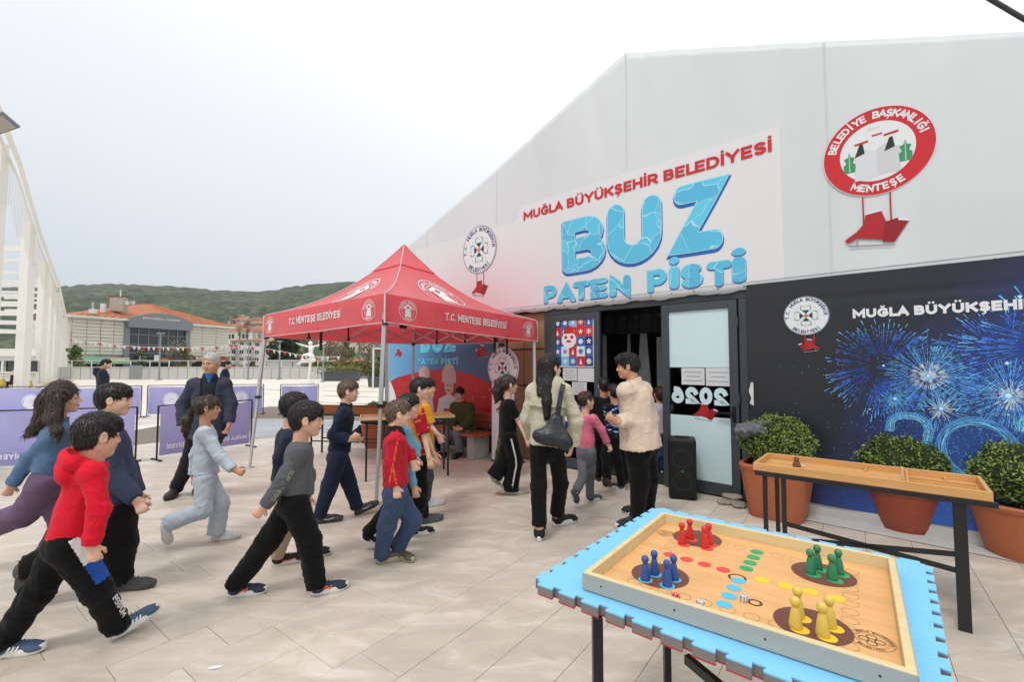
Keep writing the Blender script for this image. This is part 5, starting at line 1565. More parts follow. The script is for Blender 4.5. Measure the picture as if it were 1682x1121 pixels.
curtain(deep(1079, -1.3), deep(1087, -1.3), -1.3, 1.2, 2.0, NET, folds_=3, amp=.02, gather=.1)
part('drape_rail', -2.9, 1.1, 2.30, 2.36, -1.1, -1.04, DK, tent)
curtain(-2.4, .6, -1.05, 2.05, 2.5, ROOM, folds_=14, amp=.05)
# red skate seen through the clear band
SKATE = mat('skate_red', '#a8222a', rough=0.5, var=0.05)
SKO = [(365,815),(350,890),(300,950),(215,1010),(235,1040),(300,1005),(470,1045),(475,1065),(545,1078),(580,1020),(640,920),(580,905),(575,880),(500,900),(490,870),(470,800)]
SKO = [((x - 428) / 430, (940 - y) / 430) for x, y in SKO][::-1]
def skates(par, cx, cy, w, z, M, strings=None, flip=1):
 f_ = lambda ps: ([(cx + flip * x * w, cy + y * w) for x, y in ps] if flip > 0 else [(cx - x * w, cy + y * w) for x, y in ps][::-1])
 flat(par, 'skate_boot', [f_(SKO)], SKATE, M, z)
 flat(par, 'skate_boot', [f_([(.10, -.28), (.27, -.32), (.48, .05), (.34, .12), (.16, .10), (.13, .0)])], mat('skate_red_deep', '#8c1b24', rough=.5, var=.05), M, z + .001)
 flat(par, 'skate_fur', [f_([(-.16, .29), (.11, .32), (.11, .36), (-.15, .33)]), f_([(.34, .09), (.50, .04), (.51, .09), (.35, .14)])], BLUES[4], M, z + .002)
 flat(par, 'skate_blade', [f_([(-.44, -.27), (.28, -.36), (.28, -.385), (-.44, -.30)]), f_([(-.3, -.19), (-.27, -.19), (-.29, -.29), (-.32, -.29)])], mat('blade_print', '#8f9498', rough=.4, var=0), M, z)
 if strings:
  flat(par, 'skate_strings', [[(cx + dx * w - .006, cy + .1 * w), (cx + dx * w + .006, cy + .1 * w), (cx + dx * w + .006, strings), (cx + dx * w - .006, strings)] for dx in (-.18, .24)], SKATE, M, z - .0005)
skates(dr, X(1157), fac(1157, 677)[1], .30, -.003, FACM)
# front lower wall left of the doors: tan boarding
TAN = mat('tan_board', '#9c7d5e', rough=0.7, var=0.10, scale=2, stretch=(1, 1, 4))
for k in range(5):
 w_ = (sA - .02 - X(826)) / 2
for i in range(2):
 for j in range(4):
  s0 = X(824) + i * (sA - X(824)) / 2; s1_ = s0 + (sA - X(824)) / 2 - .02
  part('board_panel', s0, s1_, .02 + j * .6, .02 + (j + 1) * .6 - .025, -.10, -.07, TAN, tent)
part('corner_post', X(818), X(824), 0, 2.42, -.10, .0, DK, tent)
part('backing_wall', -7.4, sA, 0, 2.42, -.16, -.12, mat('backing', '#55504a', rough=.9), tent)
part('backing_wall', sE + .18, 4.65, 0, 2.42, -.16, -.12, mat('backing', '#55504a'), tent)
part('ground_skirt', sE + .18, 4.65, 0, .16, -.02, .035, mat('skirt_white', '#b3b3b0', rough=.7, var=.08, scale=3, bump=.5, bscale=9, bdist=.02), tent)
mb = MB(); mb.quad(FP(.25, .012, .03), FP(4.65, .012, .03), FP(4.65, .006, .30), FP(.25, .006, .26))
mb.build('skirt_flap', mat('skirt_white', '#b3b3b0'), tent)
# ------------------------------------------------------------------ prints on the cover
REDT = mat('red_letter', '#c2242d', rough=0.5, var=0.02)
def ice_mat(name, c1, c2):
 m = bpy.data.materials.new(name); m.use_nodes = True; N, L = m.node_tree.nodes, m.node_tree.links; b = N['Principled BSDF']; b.inputs['Roughness'].default_value = .45
 tc = N.new('ShaderNodeTexCoord'); v = N.new('ShaderNodeTexVoronoi'); v.inputs['Scale'].default_value = 3.2
 w = N.new('ShaderNodeTexNoise'); w.inputs['Scale'].default_value = 2; L.new(tc.outputs['Object'], w.inputs[0])
 ad = N.new('ShaderNodeVectorMath'); ad.operation = 'ADD'; sc_ = N.new('ShaderNodeVectorMath'); sc_.operation = 'SCALE'; sc_.inputs['Scale'].default_value = .5
 L.new(w.outputs['Color'], sc_.inputs[0]); L.new(tc.outputs['Object'], ad.inputs[0]); L.new(sc_.outputs[0], ad.inputs[1]); L.new(ad.outputs[0], v.inputs['Vector'])
 r = N.new('ShaderNodeMix'); r.data_type = 'RGBA'; r.inputs[6].default_value = (*c1, 1); r.inputs[7].default_value = (*c2, 1)
 s_ = N.new('ShaderNodeSeparateColor'); L.new(v.outputs['Color'], s_.inputs[0]); L.new(s_.outputs[0], r.inputs[0])
 # fine pale cracks
 v2 = N.new('ShaderNodeTexVoronoi'); v2.feature = 'DISTANCE_TO_EDGE'; v2.inputs['Scale'].default_value = 3.2; L.new(ad.outputs[0], v2.inputs['Vector'])
 mr = N.new('ShaderNodeMapRange'); mr.inputs[1].default_value = .0; mr.inputs[2].default_value = .022; mr.inputs[3].default_value = .75; mr.inputs[4].default_value = 0; L.new(v2.outputs['Distance'], mr.inputs[0])
 x = N.new('ShaderNodeMix'); x.data_type = 'RGBA'; x.inputs[7].default_value = (.55, .85, .93, 1); L.new(mr.outputs[0], x.inputs[0]); L.new(r.outputs[2], x.inputs[6]); L.new(x.outputs[2], b.inputs['Base Color'])
 return m
ICE = ice_mat('ice_print', (0.075, 0.42, 0.66), (0.11, 0.56, 0.75)); ICED = mat('ice_shadow', '#1d5fb0', rough=.5, var=0.1); ICEL = mat('ice_rim', '#a8dbe6', rough=.5, var=0)
def on_front(me, z):
 n = len(me.vertices); a_ = np.empty(n * 3); me.vertices.foreach_get('co', a_); a_ = a_.reshape(-1, 3)
 out = np.array([tuple(FP(x, y, w + z + bulge(x, y))) for x, y, w in a_]); me.vertices.foreach_set('co', out.ravel()); me.update(); return me
def quad_fit(me, px0, py0, px1, py1, top):
 """baseline from one sighting to the other, cap height top"""
 s0, h0 = fac(px0, py0); s1_, h1 = fac(px1, py1)
 fit_caps(me, s0, s1_, 0, top)
 n = len(me.vertices); a_ = np.empty(n * 3); me.vertices.foreach_get('co', a_); a_ = a_.reshape(-1, 3)
 a_[:, 1] += h0 + (h1 - h0) * (a_[:, 0] - s0) / (s1_ - s0); me.vertices.foreach_set('co', a_.ravel()); return me
# paler banner sheet sewn on the cover, with a pink wash low at its left
def wash(name, c0, c1, sA_, sB_):
 m = bpy.data.materials.new(name); m.use_nodes = True; N, L = m.node_tree.nodes, m.node_tree.links; b = N['Principled BSDF']; b.inputs['Roughness'].default_value = .5
 tc = N.new('ShaderNodeTexCoord'); n_ = N.new('ShaderNodeTexGradient'); n_.gradient_type = 'SPHERICAL'
 mp = N.new('ShaderNodeMapping'); c = FP(-4.4, 2.5); mp.inputs['Location'].default_value = (-c.x / 2.4, -c.y / 2.4, -c.z / 1.3); mp.inputs['Scale'].default_value = (1 / 2.4, 1 / 2.4, 1 / 1.3)
 g = N.new('ShaderNodeNewGeometry'); L.new(g.outputs['Position'], mp.inputs[0]); L.new(mp.outputs[0], n_.inputs[0])
 mx = N.new('ShaderNodeMix'); mx.data_type = 'RGBA'; mx.inputs[6].default_value = (*c0, 1); mx.inputs[7].default_value = (*c1, 1); L.new(n_.outputs[0], mx.inputs[0]); L.new(mx.outputs[2], b.inputs['Base Color'])
 return m
SHEET = wash('banner_sheet', hexc('#d6d6d8'), hexc('#dbbfc2'), 0, 0)
vs = []; n = 60; m_ = 14
for i in range(n + 1):
 s = -6.3 + (.52 + 6.3) * i / n
 for j in range(m_ + 1):
  h = 2.50 + (min(4.22 if s > -3.36 else 3.98, roof_h(s) - .25) - 2.50) * j / m_
  vs.append(FP(s, h, bulge(s, h) + .0025))
me = bpy.data.meshes.new('printed_sheet'); me.from_pydata(vs, [], [(i * (m_ + 1) + j, (i + 1) * (m_ + 1) + j, (i + 1) * (m_ + 1) + j + 1, i * (m_ + 1) + j + 1) for i in range(n) for j in range(m_)])
child_at(link('printed_sheet', me, SHEET, smooth=True), tent)
t = text_mesh('MUĞLA BÜYÜKŞEHİR BELEDİYESİ', 1, wt=.235, wide=1.15)
quad_fit(t, 861, 363, 1269, 250, .145); on_front(t, .010)
child_at(link('title_lettering', t, REDT), tent)
def ice_letter(ch, px0, px1, base_py, cap, wt, wide=1.0, e=1.0):
 s0, h0 = fac(px0, base_py); s1_, h1 = fac(px1, base_py)
 W_ = s1_ - s0
 for q_, (m, ex, dz, dy) in enumerate(((ICED, .022 * e, .006, -.04), (ICEL, .012 * e, .009, .0), (ICE, 0, .012, 0))):
  mb = MB(); a_ = cap
  # stroke in real units: widen the pen for the rim, keep the same centre line
  adv = glyph(mb, ch, 0, wt, 0.0, True, wide); t = mb.mesh('ice')
  lo, hi = extent(t); kx = W_ / (hi[0] - lo[0])
  if ex:
   mb = MB(); w2 = wt + 2 * ex / ((cap + kx) / 2 / 1.0) * (cap / cap)
   # same skeleton, broader stroke
   base = BASE.get(ch, ch); Wg, strokes = GL[base]; Wg = max(0, Wg * wide - wt) if Wg > 0 else 0
   f = lambda p: (wt / 2 + (p[0] if Wg > 0 else 0) * Wg, wt / 2 + p[1] * (1 - wt))
   for k, s_ in enumerate(strokes): ribbon(mb, [f(p) for p in s_], w2, k * .00025, True)
   if ch == 'İ':
    r_ = wt * .52 + (w2 - wt) / 2; cx_ = wt / 2 + Wg / 2; mb.add([(cx_ + r_ * math.cos(6.283 * i / 12), 1 + wt * .75 + r_ * math.sin(6.283 * i / 12), 0) for i in range(12)], [tuple(range(12))])
   t = mb.mesh('ice')
  t.transform(Matrix.Translation((s0, min(h0, h1) + dy * cap, 0)) @ Matrix.Diagonal((kx, cap, 1, 1)) @ Matrix.Translation((-lo[0], 0, 0)))
  on_front(t, dz)
  if q_ == 0: root = link('ice_letter', t, m); child_at(root, tent)
  else:
   o = link('letter_face' if q_ == 2 else 'letter_rim', t, m); o.parent = root
ice_letter('B', 926, 996, 439, .80, .235, 1.1); ice_letter('U', 1001, 1088, 425, .86, .28, 1.1); ice_letter('Z', 1100, 1200, 404, .86, .26, 1.1)
for ch, a_, b_, y_ in (('P', 895, 915, 497), ('A', 917, 946, 495), ('T', 943, 970, 491), ('E', 972, 1000, 488), ('N', 1004, 1037, 484.5),
                       ('P', 1066, 1097, 478), ('İ', 1102, 1117, 474), ('S', 1121, 1156, 471), ('T', 1164, 1203, 468), ('İ', 1205, 1226, 463)):
 ice_letter(ch, a_, b_, y_, .275 + .02 * (y_ < 480), .25 if ch in 'PAE' else .29, 1.15, .45)
# emblems
GRN = mat('emblem_green', '#3f8d5c', rough=.5, var=0); ORG = mat('emblem_orange', '#d9713a', rough=.5, var=0); NAV = mat('emblem_navy', '#2b3a63', rough=.5, var=0); LGR = mat('emblem_grey', '#c4c7cb', rough=.5, var=0); BLKP = mat('emblem_black', '#2a2c2e', rough=.5, var=0)
def put_on(par, name, obj_me, m, M):
 obj_me.transform(M); o = link(name, obj_me, m); child_at(o, par); return o
def city_emblem(par, cx, cy, r, M, z=.002, ring=True, mono=None, text=True, rx=1.0):
 """white disc, ring lettering, four-petalled flower"""
 M = M @ Matrix.Translation((cx, cy, z)) @ Matrix.Diagonal((rx, 1, 1, 1))
 dsk = put_on(par, 'emblem_disc', disc(0, 0, r, 0).mesh('d'), mono or BLUES[4], M)
 fg = mono and WHT
 g_, n_, o_ = (GRN, NAV, ORG) if not mono else (LGR, LGR, LGR)
 if ring: put_on(par, 'emblem_rim', disc(0, 0, r * .99, .0008, 48, r * .965).mesh('d'), n_, M)
 if text:
  put_on(par, 'emblem_lettering', arc_text('T.C. MUĞLA BÜYÜKŞEHİR', r * .76, -100, 92, r * .17, .03), n_, M @ Matrix.Translation((0, 0, .001)))
  put_on(par, 'emblem_lettering', arc_text('BELEDİYESİ'[::-1], r * .76, 136, 224, r * .17, .03, True), n_, M @ Matrix.Translation((0, 0, .001)))
 for k in range(4):
  Mk = M @ Matrix.Rotation(R(90 * k), 4, 'Z')
  heart = []
  for i in range(24):
   t_ = 6.2832 * i / 24; x = 16 * math.sin(t_) ** 3; y = 13 * math.cos(t_) - 5 * math.cos(2 * t_) - 2 * math.cos(3 * t_) - math.cos(4 * t_)
   heart.append((x / 17, y / 17))
  h_ = lambda sc_, off: [(x * r * sc_, y * r * sc_ + r * off) for x, y in heart]
  for nm, sc_, off, zz_, mm in (('emblem_petal', .265, .335, .001, g_), ('emblem_petal_inner', .220, .338, .0016, mono or BLUES[4]), ('emblem_bud', .12, .22, .0022, n_)):
   mb = MB(); mb.prism(h_(sc_, off), zz_, zz_ + .0004); put_on(par, nm, mb.mesh('p'), mm, Mk)
 put_on(par, 'emblem_core', disc(0, 0, r * .085, .003).mesh('d'), o_, M)
 mb = MB()
 for k in range(16): mb.prism(ngon(r * .57 * math.sin(6.283 * k / 16), r * .57 * math.cos(6.283 * k / 16), r * .018, 5), .001, .0015)
 put_on(par, 'emblem_dots', mb.mesh('p'), n_, M)
 return dsk
zc = lambda cx, cy: bulge(cx, cy) + .010
c1 = fac(789.5, 411);
city_emblem(tent, c1[0], c1[1], .44, FACM, zc(*c1))
skates(tent, c1[0] + .02, c1[1] - .70, .42, zc(*c1) + .001, FACM, c1[1] - .43)
c2 = (1.345, 3.655); rz_ = .43; Mz = FACM @ Matrix.Translation((c2[0], c2[1], zc(*c2)))
put_on(tent, 'emblem_ring', disc(0, 0, rz_, 0, 64).mesh('d'), REDT, Mz); put_on(tent, 'emblem_rim', disc(0, 0, rz_ * 1.012, -.0008, 64).mesh('d'), BLUES[4], Mz)
put_on(tent, 'emblem_field', disc(0, 0, rz_ * .68, .001, 64).mesh('d'), BLUES[4], Mz)
put_on(tent, 'emblem_lettering', arc_text('BELEDİYE BAŞKANLIĞI', rz_ * .765, -78, 80, rz_ * .17, .035), BLUES[4], Mz @ Matrix.Translation((0, 0, .002)))
put_on(tent, 'emblem_lettering', arc_text('MENTEŞE'[::-1], rz_ * .76, 147, 213, rz_ * .17, .035, True), BLUES[4], Mz @ Matrix.Translation((0, 0, .002)))
put_on(tent, 'emblem_year', fit(text_mesh('2014', 1, 0, .0004), -.06, .03, .22, .25), LGR, Mz @ Matrix.Translation((0, 0, .002)))
def leaf_poly(cx, cy, w, h): return [(cx - w * .5, cy - h * .5), (cx + w * .5, cy - h * .5), (cx + w * .55, cy - h * .1), (cx + w * .3, cy), (cx + w * .5, cy + h * .25), (cx + w * .15, cy + h * .3), (cx, cy + h * .55), (cx - w * .15, cy + h * .3), (cx - w * .5, cy + h * .25), (cx - w * .3, cy), (cx - w * .55, cy - h * .1)]
for sx in (-1, 1):
 flat(tent, 'emblem_leaf', [leaf_poly(sx * .215, -.06, .09, .20)], GRN, Mz, .002)
 flat(tent, 'emblem_leaf_vein', [[(sx * .215 - .003, -.15), (sx * .215 + .003, -.15), (sx * .215 + .002, .03), (sx * .215 - .002, .03)]], BLUES[4], Mz, .003)
 flat(tent, 'emblem_chimney_cap', [[(sx * .115 - .055, .115 + sx * .015), (sx * .115 + .055, .125 + sx * .015), (sx * .115 + .055, .145 + sx * .015), (sx * .115 - .055, .135 + sx * .015)]], REDT, Mz, .004)
 flat(tent, 'emblem_chimney', [[(sx * .115 - .055, -.02), (sx * .115 + .025, .005), (sx * .115 + .01, .11), (sx * .115 - .015, .105)]], BLKP, Mz, .003)
 flat(tent, 'emblem_chimney_body', [[(sx * .088 - .088, -.25 + .01 * sx), (sx * .088 + .088, -.25 + .01 * sx), (sx * .088 + .088, .0), (sx * .088 - .02, .06), (sx * .088 - .088, .02)]], LGR if sx > 0 else mat('emblem_pale', '#ced1d5', rough=.5, var=0), Mz, .0018)
flat(tent, 'emblem_chimney_cap', [[(-.03, .155), (.05, .16), (.05, .175), (-.03, .17)]], REDT, Mz, .004)
skates(tent, c2[0] - .03, c2[1] - .76, .50, zc(*c2) + .001, FACM, c2[1] - .43)
# ------------------------------------------------------------------ printed banner right of the doors
def grad_mat(name, stops, p0, p1, rough=0.5):
 """printed colour wash from place p0 to place p1"""
 m = bpy.data.materials.new(name); m.use_nodes = True; N, L = m.node_tree.nodes, m.node_tree.links; b = N['Principled BSDF']; b.inputs['Roughness'].default_value = rough
 g = N.new('ShaderNodeNewGeometry'); d = Vector(p1) - Vector(p0); k = d / d.length_squared
 s_ = N.new('ShaderNodeVectorMath'); s_.operation = 'SUBTRACT'; s_.inputs[1].default_value = p0; L.new(g.outputs['Position'], s_.inputs[0])
 dt = N.new('ShaderNodeVectorMath'); dt.operation = 'DOT_PRODUCT'; dt.inputs[1].default_value = k; L.new(s_.outputs[0], dt.inputs[0])
 no = N.new('ShaderNodeTexNoise'); no.inputs['Scale'].default_value = 1.4; no.inputs['Detail'].default_value = 4; L.new(g.outputs['Position'], no.inputs[0])
 ma = N.new('ShaderNodeMath'); ma.operation = 'MULTIPLY_ADD'; ma.inputs[1].default_value = .35; L.new(no.outputs['Fac'], ma.inputs[0]); L.new(dt.outputs['Value'], ma.inputs[2])
 mb_ = N.new('ShaderNodeMath'); mb_.operation = 'SUBTRACT'; mb_.inputs[1].default_value = .175; L.new(ma.outputs[0], mb_.inputs[0])
 r = N.new('ShaderNodeValToRGB'); e = r.color_ramp.elements; e[0].color = (*hexc(stops[0][1]), 1); e[0].position = stops[0][0]; e[1].color = (*hexc(stops[-1][1]), 1); e[1].position = stops[-1][0]
 for p_, c_ in stops[1:-1]: q = e.new(p_); q.color = (*hexc(c_), 1)
 L.new(mb_.outputs[0], r.inputs[0]); L.new(r.outputs[0], b.inputs['Base Color']); return m
NIGHT = grad_mat('night_print', [(0, '#1f2124'), (.38, '#191d2a'), (.56, '#1a2c60'), (.92, '#2153a6')], FP(.5, 1.9), FP(2.3, .5), .42)
BS0, BS1 = X(1232), 4.55
ban = empty('printed_banner', FP(BS0, 1.2, .04)); tag(ban, 'dark blue firework banner with white lettering stretched right of the doors', 'banner')
def bb(s, h): return .045 + .006 * math.sin(s * 3 + h * 2) + .004 * math.sin(s * 9 - h * 3) - .010 * math.exp(-((h - 2.22 - .01 * s) / .012) ** 2)
vs = []; n, m_ = 110, 60
for i in range(n + 1):
 s = BS0 + (BS1 - BS0) * i / n
 for j in range(m_ + 1):
  h = .13 + (2.47 - .13) * j / m_
  if i == 0 and .9 < h < 1.3: s2_ = s + .02 * math.sin(h * 30)
  else: s2_ = s
  vs.append(FP(s2_, h, bb(s, h)))
me = bpy.data.meshes.new('banner_sheet'); me.from_pydata(vs, [], [(i * (m_ + 1) + j, (i + 1) * (m_ + 1) + j, (i + 1) * (m_ + 1) + j + 1, i * (m_ + 1) + j + 1) for i in range(n) for j in range(m_)])
child_at(link('banner_sheet', me, NIGHT, smooth=True), ban)
def on_banner(me, z):
 k = len(me.vertices); a_ = np.empty(k * 3); me.vertices.foreach_get('co', a_); a_ = a_.reshape(-1, 3)
 me.vertices.foreach_set('co', np.array([tuple(FP(x, y, w + z + bb(x, y))) for x, y, w in a_]).ravel()); me.update(); return me
t = text_mesh('MUĞLA BÜYÜKŞEHİR BELEDİYESİ', 1, wt=.29, wide=1.25); a_, h_a = fac(1402, 524); b_, h_b = fac(1664, 511)
lo, hi = extent(t); part_w = extent(text_mesh('MUĞLA BÜYÜKŞEHİ', 1, wt=.29, wide=1.25))[1][0]
sx = (fac(1679, 512)[0] - a_) / part_w
t.transform(Matrix.Translation((a_, h_a, 0)) @ Matrix.Diagonal((sx, .088, 1, 1))); on_banner(t, .006); child_at(link('title_lettering', t, BLUES[4]), ban)
c = fac(1325.5, 519.5); city_emblem(ban, c[0], c[1], .205, FACM, bb(*c) + .007); skates(ban, c[0] + .02, c[1] - .315, .19, bb(*c) + .008, FACM, c[1] - .20, -1)
FB = [mat('spark_blue', '#3f74d6', rough=.5, var=0), mat('spark_sky', '#63b2ea', rough=.5, var=0), mat('spark_white', '#cfe6f2', rough=.5, var=0), mat('spark_deep', '#2a4aa8', rough=.5, var=0), mat('glow_blue', '#2268b8', rough=.5, var=0)]
fr = random.Random(8)
def burst(px, py, rpx, rays, inner, pal, thick, droop=0.0, dashes=3, name='firework'):
 s0, h0 = fac(px, py); R_ = rpx
 mbs = {k: MB() for k in set(pal)}
 for i in range(rays):
  a = fr.uniform(0, 6.283); r0 = inner * R_ * fr.uniform(.8, 1.3); r1 = R_ * fr.uniform(.7, 1.05)
  for d_ in range(dashes):
   t0 = r0 + (r1 - r0) * (d_ + fr.uniform(0, .25)) / dashes; t1 = t0 + (r1 - r0) / dashes * fr.uniform(.4, .95)
   p0 = (s0 + math.cos(a) * t0, h0 + math.sin(a) * t0 - droop * t0 * t0); p1 = (s0 + math.cos(a) * t1, h0 + math.sin(a) * t1 - droop * t1 * t1)
   if not (BS0 + .05 < p0[0] < BS1 - .1 and .2 < p0[1] < 2.3 and BS0 + .05 < p1[0] < BS1 - .1 and .2 < p1[1] < 2.3): continue
   k = pal[min(len(pal) - 1, int(len(pal) * (t0 / R_) * .999))]; w = thick * (.4 + .8 * t1 / R_) * fr.uniform(.6, 1.2)
   dx, dy = p1[0] - p0[0], p1[1] - p0[1]; l = math.hypot(dx, dy) + 1e-6; nx_, ny_ = -dy / l * w / 2, dx / l * w / 2
   z = fr.uniform(.003, .0055)
   mbs[k].add([(p0[0] + nx_ * .3, p0[1] + ny_ * .3, z), (p0[0] - nx_ * .3, p0[1] - ny_ * .3, z), (p1[0] - nx_, p1[1] - ny_, z), (p1[0] + nx_, p1[1] + ny_, z)], [(0, 1, 2, 3)])
 for k, mb in mbs.items():
  if mb.v: o = link(name, on_banner(mb.mesh(name), 0), FB[k]); child_at(o, ban); tag(o, kind='stuff')
for q_ in ((1450, 602, .50, 150, .22, [3, 3, 0, 1], .0075, .18, 5), (1525, 618, .36, 230, .02, [2, 1, 1, 0], .0042, .1, 5), (1655, 590, .52, 130, .30, [3, 3, 0, 1], .008, .15, 5), (1660, 650, .34, 180, .03, [2, 1, 1, 0], .005, .05, 4),
           (1470, 658, .22, 120, .02, [1, 0, 3], .005, 0, 3), (1545, 672, .20, 80, .02, [2, 1, 0], .004, 0, 2), (1740, 570, .6, 150, .2, [3, 0, 1], .011, .1, 4), (1460, 800, .16, 60, .05, [1, 0, 3], .004, 0, 2), (1860, 650, .5, 120, .05, [2, 1, 0], .009, 0, 3)):
 burst(*q_)
for (px, py, r_) in ((1452, 601, .012), (1525, 618, .020), (1655, 650, .030), (1471, 655, .017), (1546, 671, .020), (1653, 597, .016), (1430, 672, .008), (1655, 681, .008)):
 s0, h0 = fac(px, py)
 for k, (rr_2, m2_) in enumerate(((1.0, FB[1]), (.6, FB[2]))):
  child_at(link('firework_glow', on_banner(disc(s0, h0, r_ * rr_2, .0058 + .0006 * k, 14).mesh('g'), 0), m2_), ban)
mb = MB()
for k in range(1500):
 s = fr.gauss(2.0, .55); h = fr.gauss(1.15, .38)
 if not (BS0 + .3 < s < BS1 and .2 < h < 2.0): continue
 d_ = fr.uniform(.0015, .0035); mb.add([(s - d_, h - d_, .0025), (s + d_, h - d_, .0025), (s + d_, h + d_, .0025), (s - d_, h + d_, .0025)], [(0, 1, 2, 3)])
o = link('spark_specks', on_banner(mb.mesh('s'), 0), FB[1]); child_at(o, ban); tag(o, kind='stuff')
# the year drawn in swirling light
def swirl(name, pts, width, n=20):
 ms = [MB(), MB(), MB()]
 for i in range(n):
  off = (i / (n - 1) - .5) * width; ph = fr.uniform(0, 6); m2_ = ms[fr.choice((0, 1, 1, 2, 2))]
  out = []
  for k, p in enumerate(pts):
   a_ = Vector(pts[max(0, k - 1)]); b_ = Vector(pts[min(len(pts) - 1, k + 1)]); d_ = (b_ - a_).normalized(); nn = Vector((-d_.y, d_.x)); o_ = off + .006 * math.sin(k * .5 + ph)
   out.append((p[0] + nn.x * o_, p[1] + nn.y * o_))
  ribbon(m2_, out, width / n * fr.uniform(.6, 1.0), .0064 + i * .00012)
 for m2_, c_ in zip(ms, (FB[0], FB[1], mat('swirl_cyan', '#8be0ee', rough=.5, var=0))):
  if m2_.v: child_at(link(name, on_banner(m2_.mesh(name), 0), c_), ban)
def pxs(l): return [fac(*p) for p in l]
def smooth_path(l, n=60):
 P_ = pxs(l); out = []
 for i in range(n + 1):
  t = i / n * (len(P_) - 1); k = min(int(t), len(P_) - 2); f_ = t - k
  p0, p1, p2, p3 = P_[max(0, k - 1)], P_[k], P_[k + 1], P_[min(len(P_) - 1, k + 2)]
  out.append(tuple(.5 * (2 * p1[a] + (p2[a] - p0[a]) * f_ + (2 * p0[a] - 5 * p1[a] + 4 * p2[a] - p3[a]) * f_ ** 2 + (3 * p1[a] - p0[a] - 3 * p2[a] + p3[a]) * f_ ** 3) for a in (0, 1)))
 return out
swirl('year_swirl', smooth_path([(1461, 708), (1464, 692), (1480, 683), (1505, 684), (1524, 700), (1524, 722), (1505, 748), (1480, 780), (1470, 800), (1500, 808), (1540, 812)]), .060)
s0, h0 = fac(1604, 738); ellp = [(s0 + .225 * math.cos(6.2832 * i / 48 + .3), h0 + .245 * math.sin(6.2832 * i / 48 + .3)) for i in range(49)]; swirl('year_swirl', ellp, .065)
swirl('year_swirl', smooth_path([(1676, 708), (1682, 690), (1700, 682), (1730, 684), (1750, 700), (1750, 730), (1720, 770), (1690, 810), (1760, 830)]), .065)
# torn white corner showing at the banner's edge
mb = MB(); mb.prism([(BS0 + .01, 1.12), (BS0 + .055, 1.10), (BS0 + .055, 1.36), (BS0 + .03, 1.36), (BS0 + .005, 1.26), (BS0 + .03, 1.18)], .062, .066, FACM)
mb.build('torn_patch', WHT, ban)
# ------------------------------------------------------------------ printed banner behind the bench
LB0, LB1 = X(640.5), X(817)
lb = empty('skating_banner', FP(LB0, 1.2, .03)); tag(lb, 'blue and red skating banner with winter-hatted faces behind the wooden bench', 'banner')
SKY_P = grad_mat('sky_print', [(0, '#6fa9cf'), (.35, '#4f8fc0'), (.6, '#3f6290'), (1, '#3a5478')], FP(LB0, 1.6), FP(LB1, 1.6), .5)
mb = MB(); sb(mb, LB0, LB1, .48, 2.39, .0, .02); mb.build('banner_sheet', SKY_P, lb)
RD_ = mat('red_print', '#b01c22', rough=.5, var=.10, scale=1.2)
hill_ = pxs([(641, 700), (641, 628), (655, 620), (690, 611), (725, 607), (750, 609), (780, 617), (805, 629), (816.5, 636), (816.5, 700)]); hill_ = [(x, max(y, .485)) for x, y in hill_]
flat(lb, 'red_hill', [hill_[::-1]], RD_, FACM, .0215)
flat(lb, 'white_snow', [[(LB0 + .01, .49), (LB0 + .40, .49), (LB0 + .22, .95), (LB0 + .01, 1.22)]], BLUES[4], FACM, .023)
mb = MB()
for k in range(46):
 s = fr.uniform(LB0 + .3, LB1 - .1); h = fr.uniform(.55, 1.25); d_ = fr.uniform(.008, .026); mb.prism([(s, h), (s + d_, h), (s + d_, h + d_), (s, h + d_)], .0226, .0230, FACM)
mb.build('snow_squares', mat('snow_print', '#c79a98', rough=.5, var=0), lb)
PINKH = mat('hat_print', '#b59a95', rough=.6, var=.12, scale=30); FACEP = mat('face_print', '#c19a86', rough=.6, var=.05); COATP = mat('coat_print', '#b9b4b6', rough=.6, var=.15, scale=12); PHAIR = mat('hair_print', '#3a2a24', rough=.6, var=.1)
def printed_face(px, py, k, hat):
 cx_, cy_ = fac(px, py); k *= 1
 flat(lb, 'printed_coat', [[(cx_ - .30 * k, .49), (cx_ + .30 * k, .49), (cx_ + .22 * k, cy_ - .20 * k), (cx_, cy_ - .12 * k), (cx_ - .22 * k, cy_ - .20 * k)]], COATP, FACM, .0236)
 flat(lb, 'printed_hair', [ngon(cx_, cy_ + .02 * k, .125 * k, 14, .15 * k)], PHAIR, FACM, .0246)
 flat(lb, 'printed_face', [ngon(cx_, cy_, .105 * k, 16, .14 * k)], FACEP, FACM, .0256)
 flat(lb, 'printed_hat', [[(cx_ - .16 * k, cy_ + .03 * k), (cx_ + .16 * k, cy_ + .03 * k), (cx_ + .15 * k, cy_ + .18 * k), (cx_ + .07 * k, cy_ + .30 * k), (cx_ - .07 * k, cy_ + .30 * k), (cx_ - .15 * k, cy_ + .18 * k)]] if hat else [ngon(cx_, cy_ + .12 * k, .17 * k, 14, .13 * k)], PINKH, FACM, .0266)
 flat(lb, 'printed_features', [ngon(cx_ - .04 * k, cy_ - .005, .014 * k, 8), ngon(cx_ + .04 * k, cy_ - .005, .014 * k, 8), ngon(cx_, cy_ - .075 * k, .034 * k, 10, .010 * k)], PHAIR, FACM, .0276)
printed_face(698.5, 625, 1.15, False); printed_face(739, 633, 1.35, True)
def flat_text(par, txt, px0, px1, py, cap, m, z, wt=.26, wide=1.0):
 s0, h0 = fac(px0, py); s1_, _ = fac(px1, py); t = text_mesh(txt, 1, wt=wt, wide=wide); fit_caps(t, s0, s1_, h0, cap); t.transform(Matrix.Translation((0, 0, z))); t.transform(FACM); child_at(link('lettering', t, m), par)
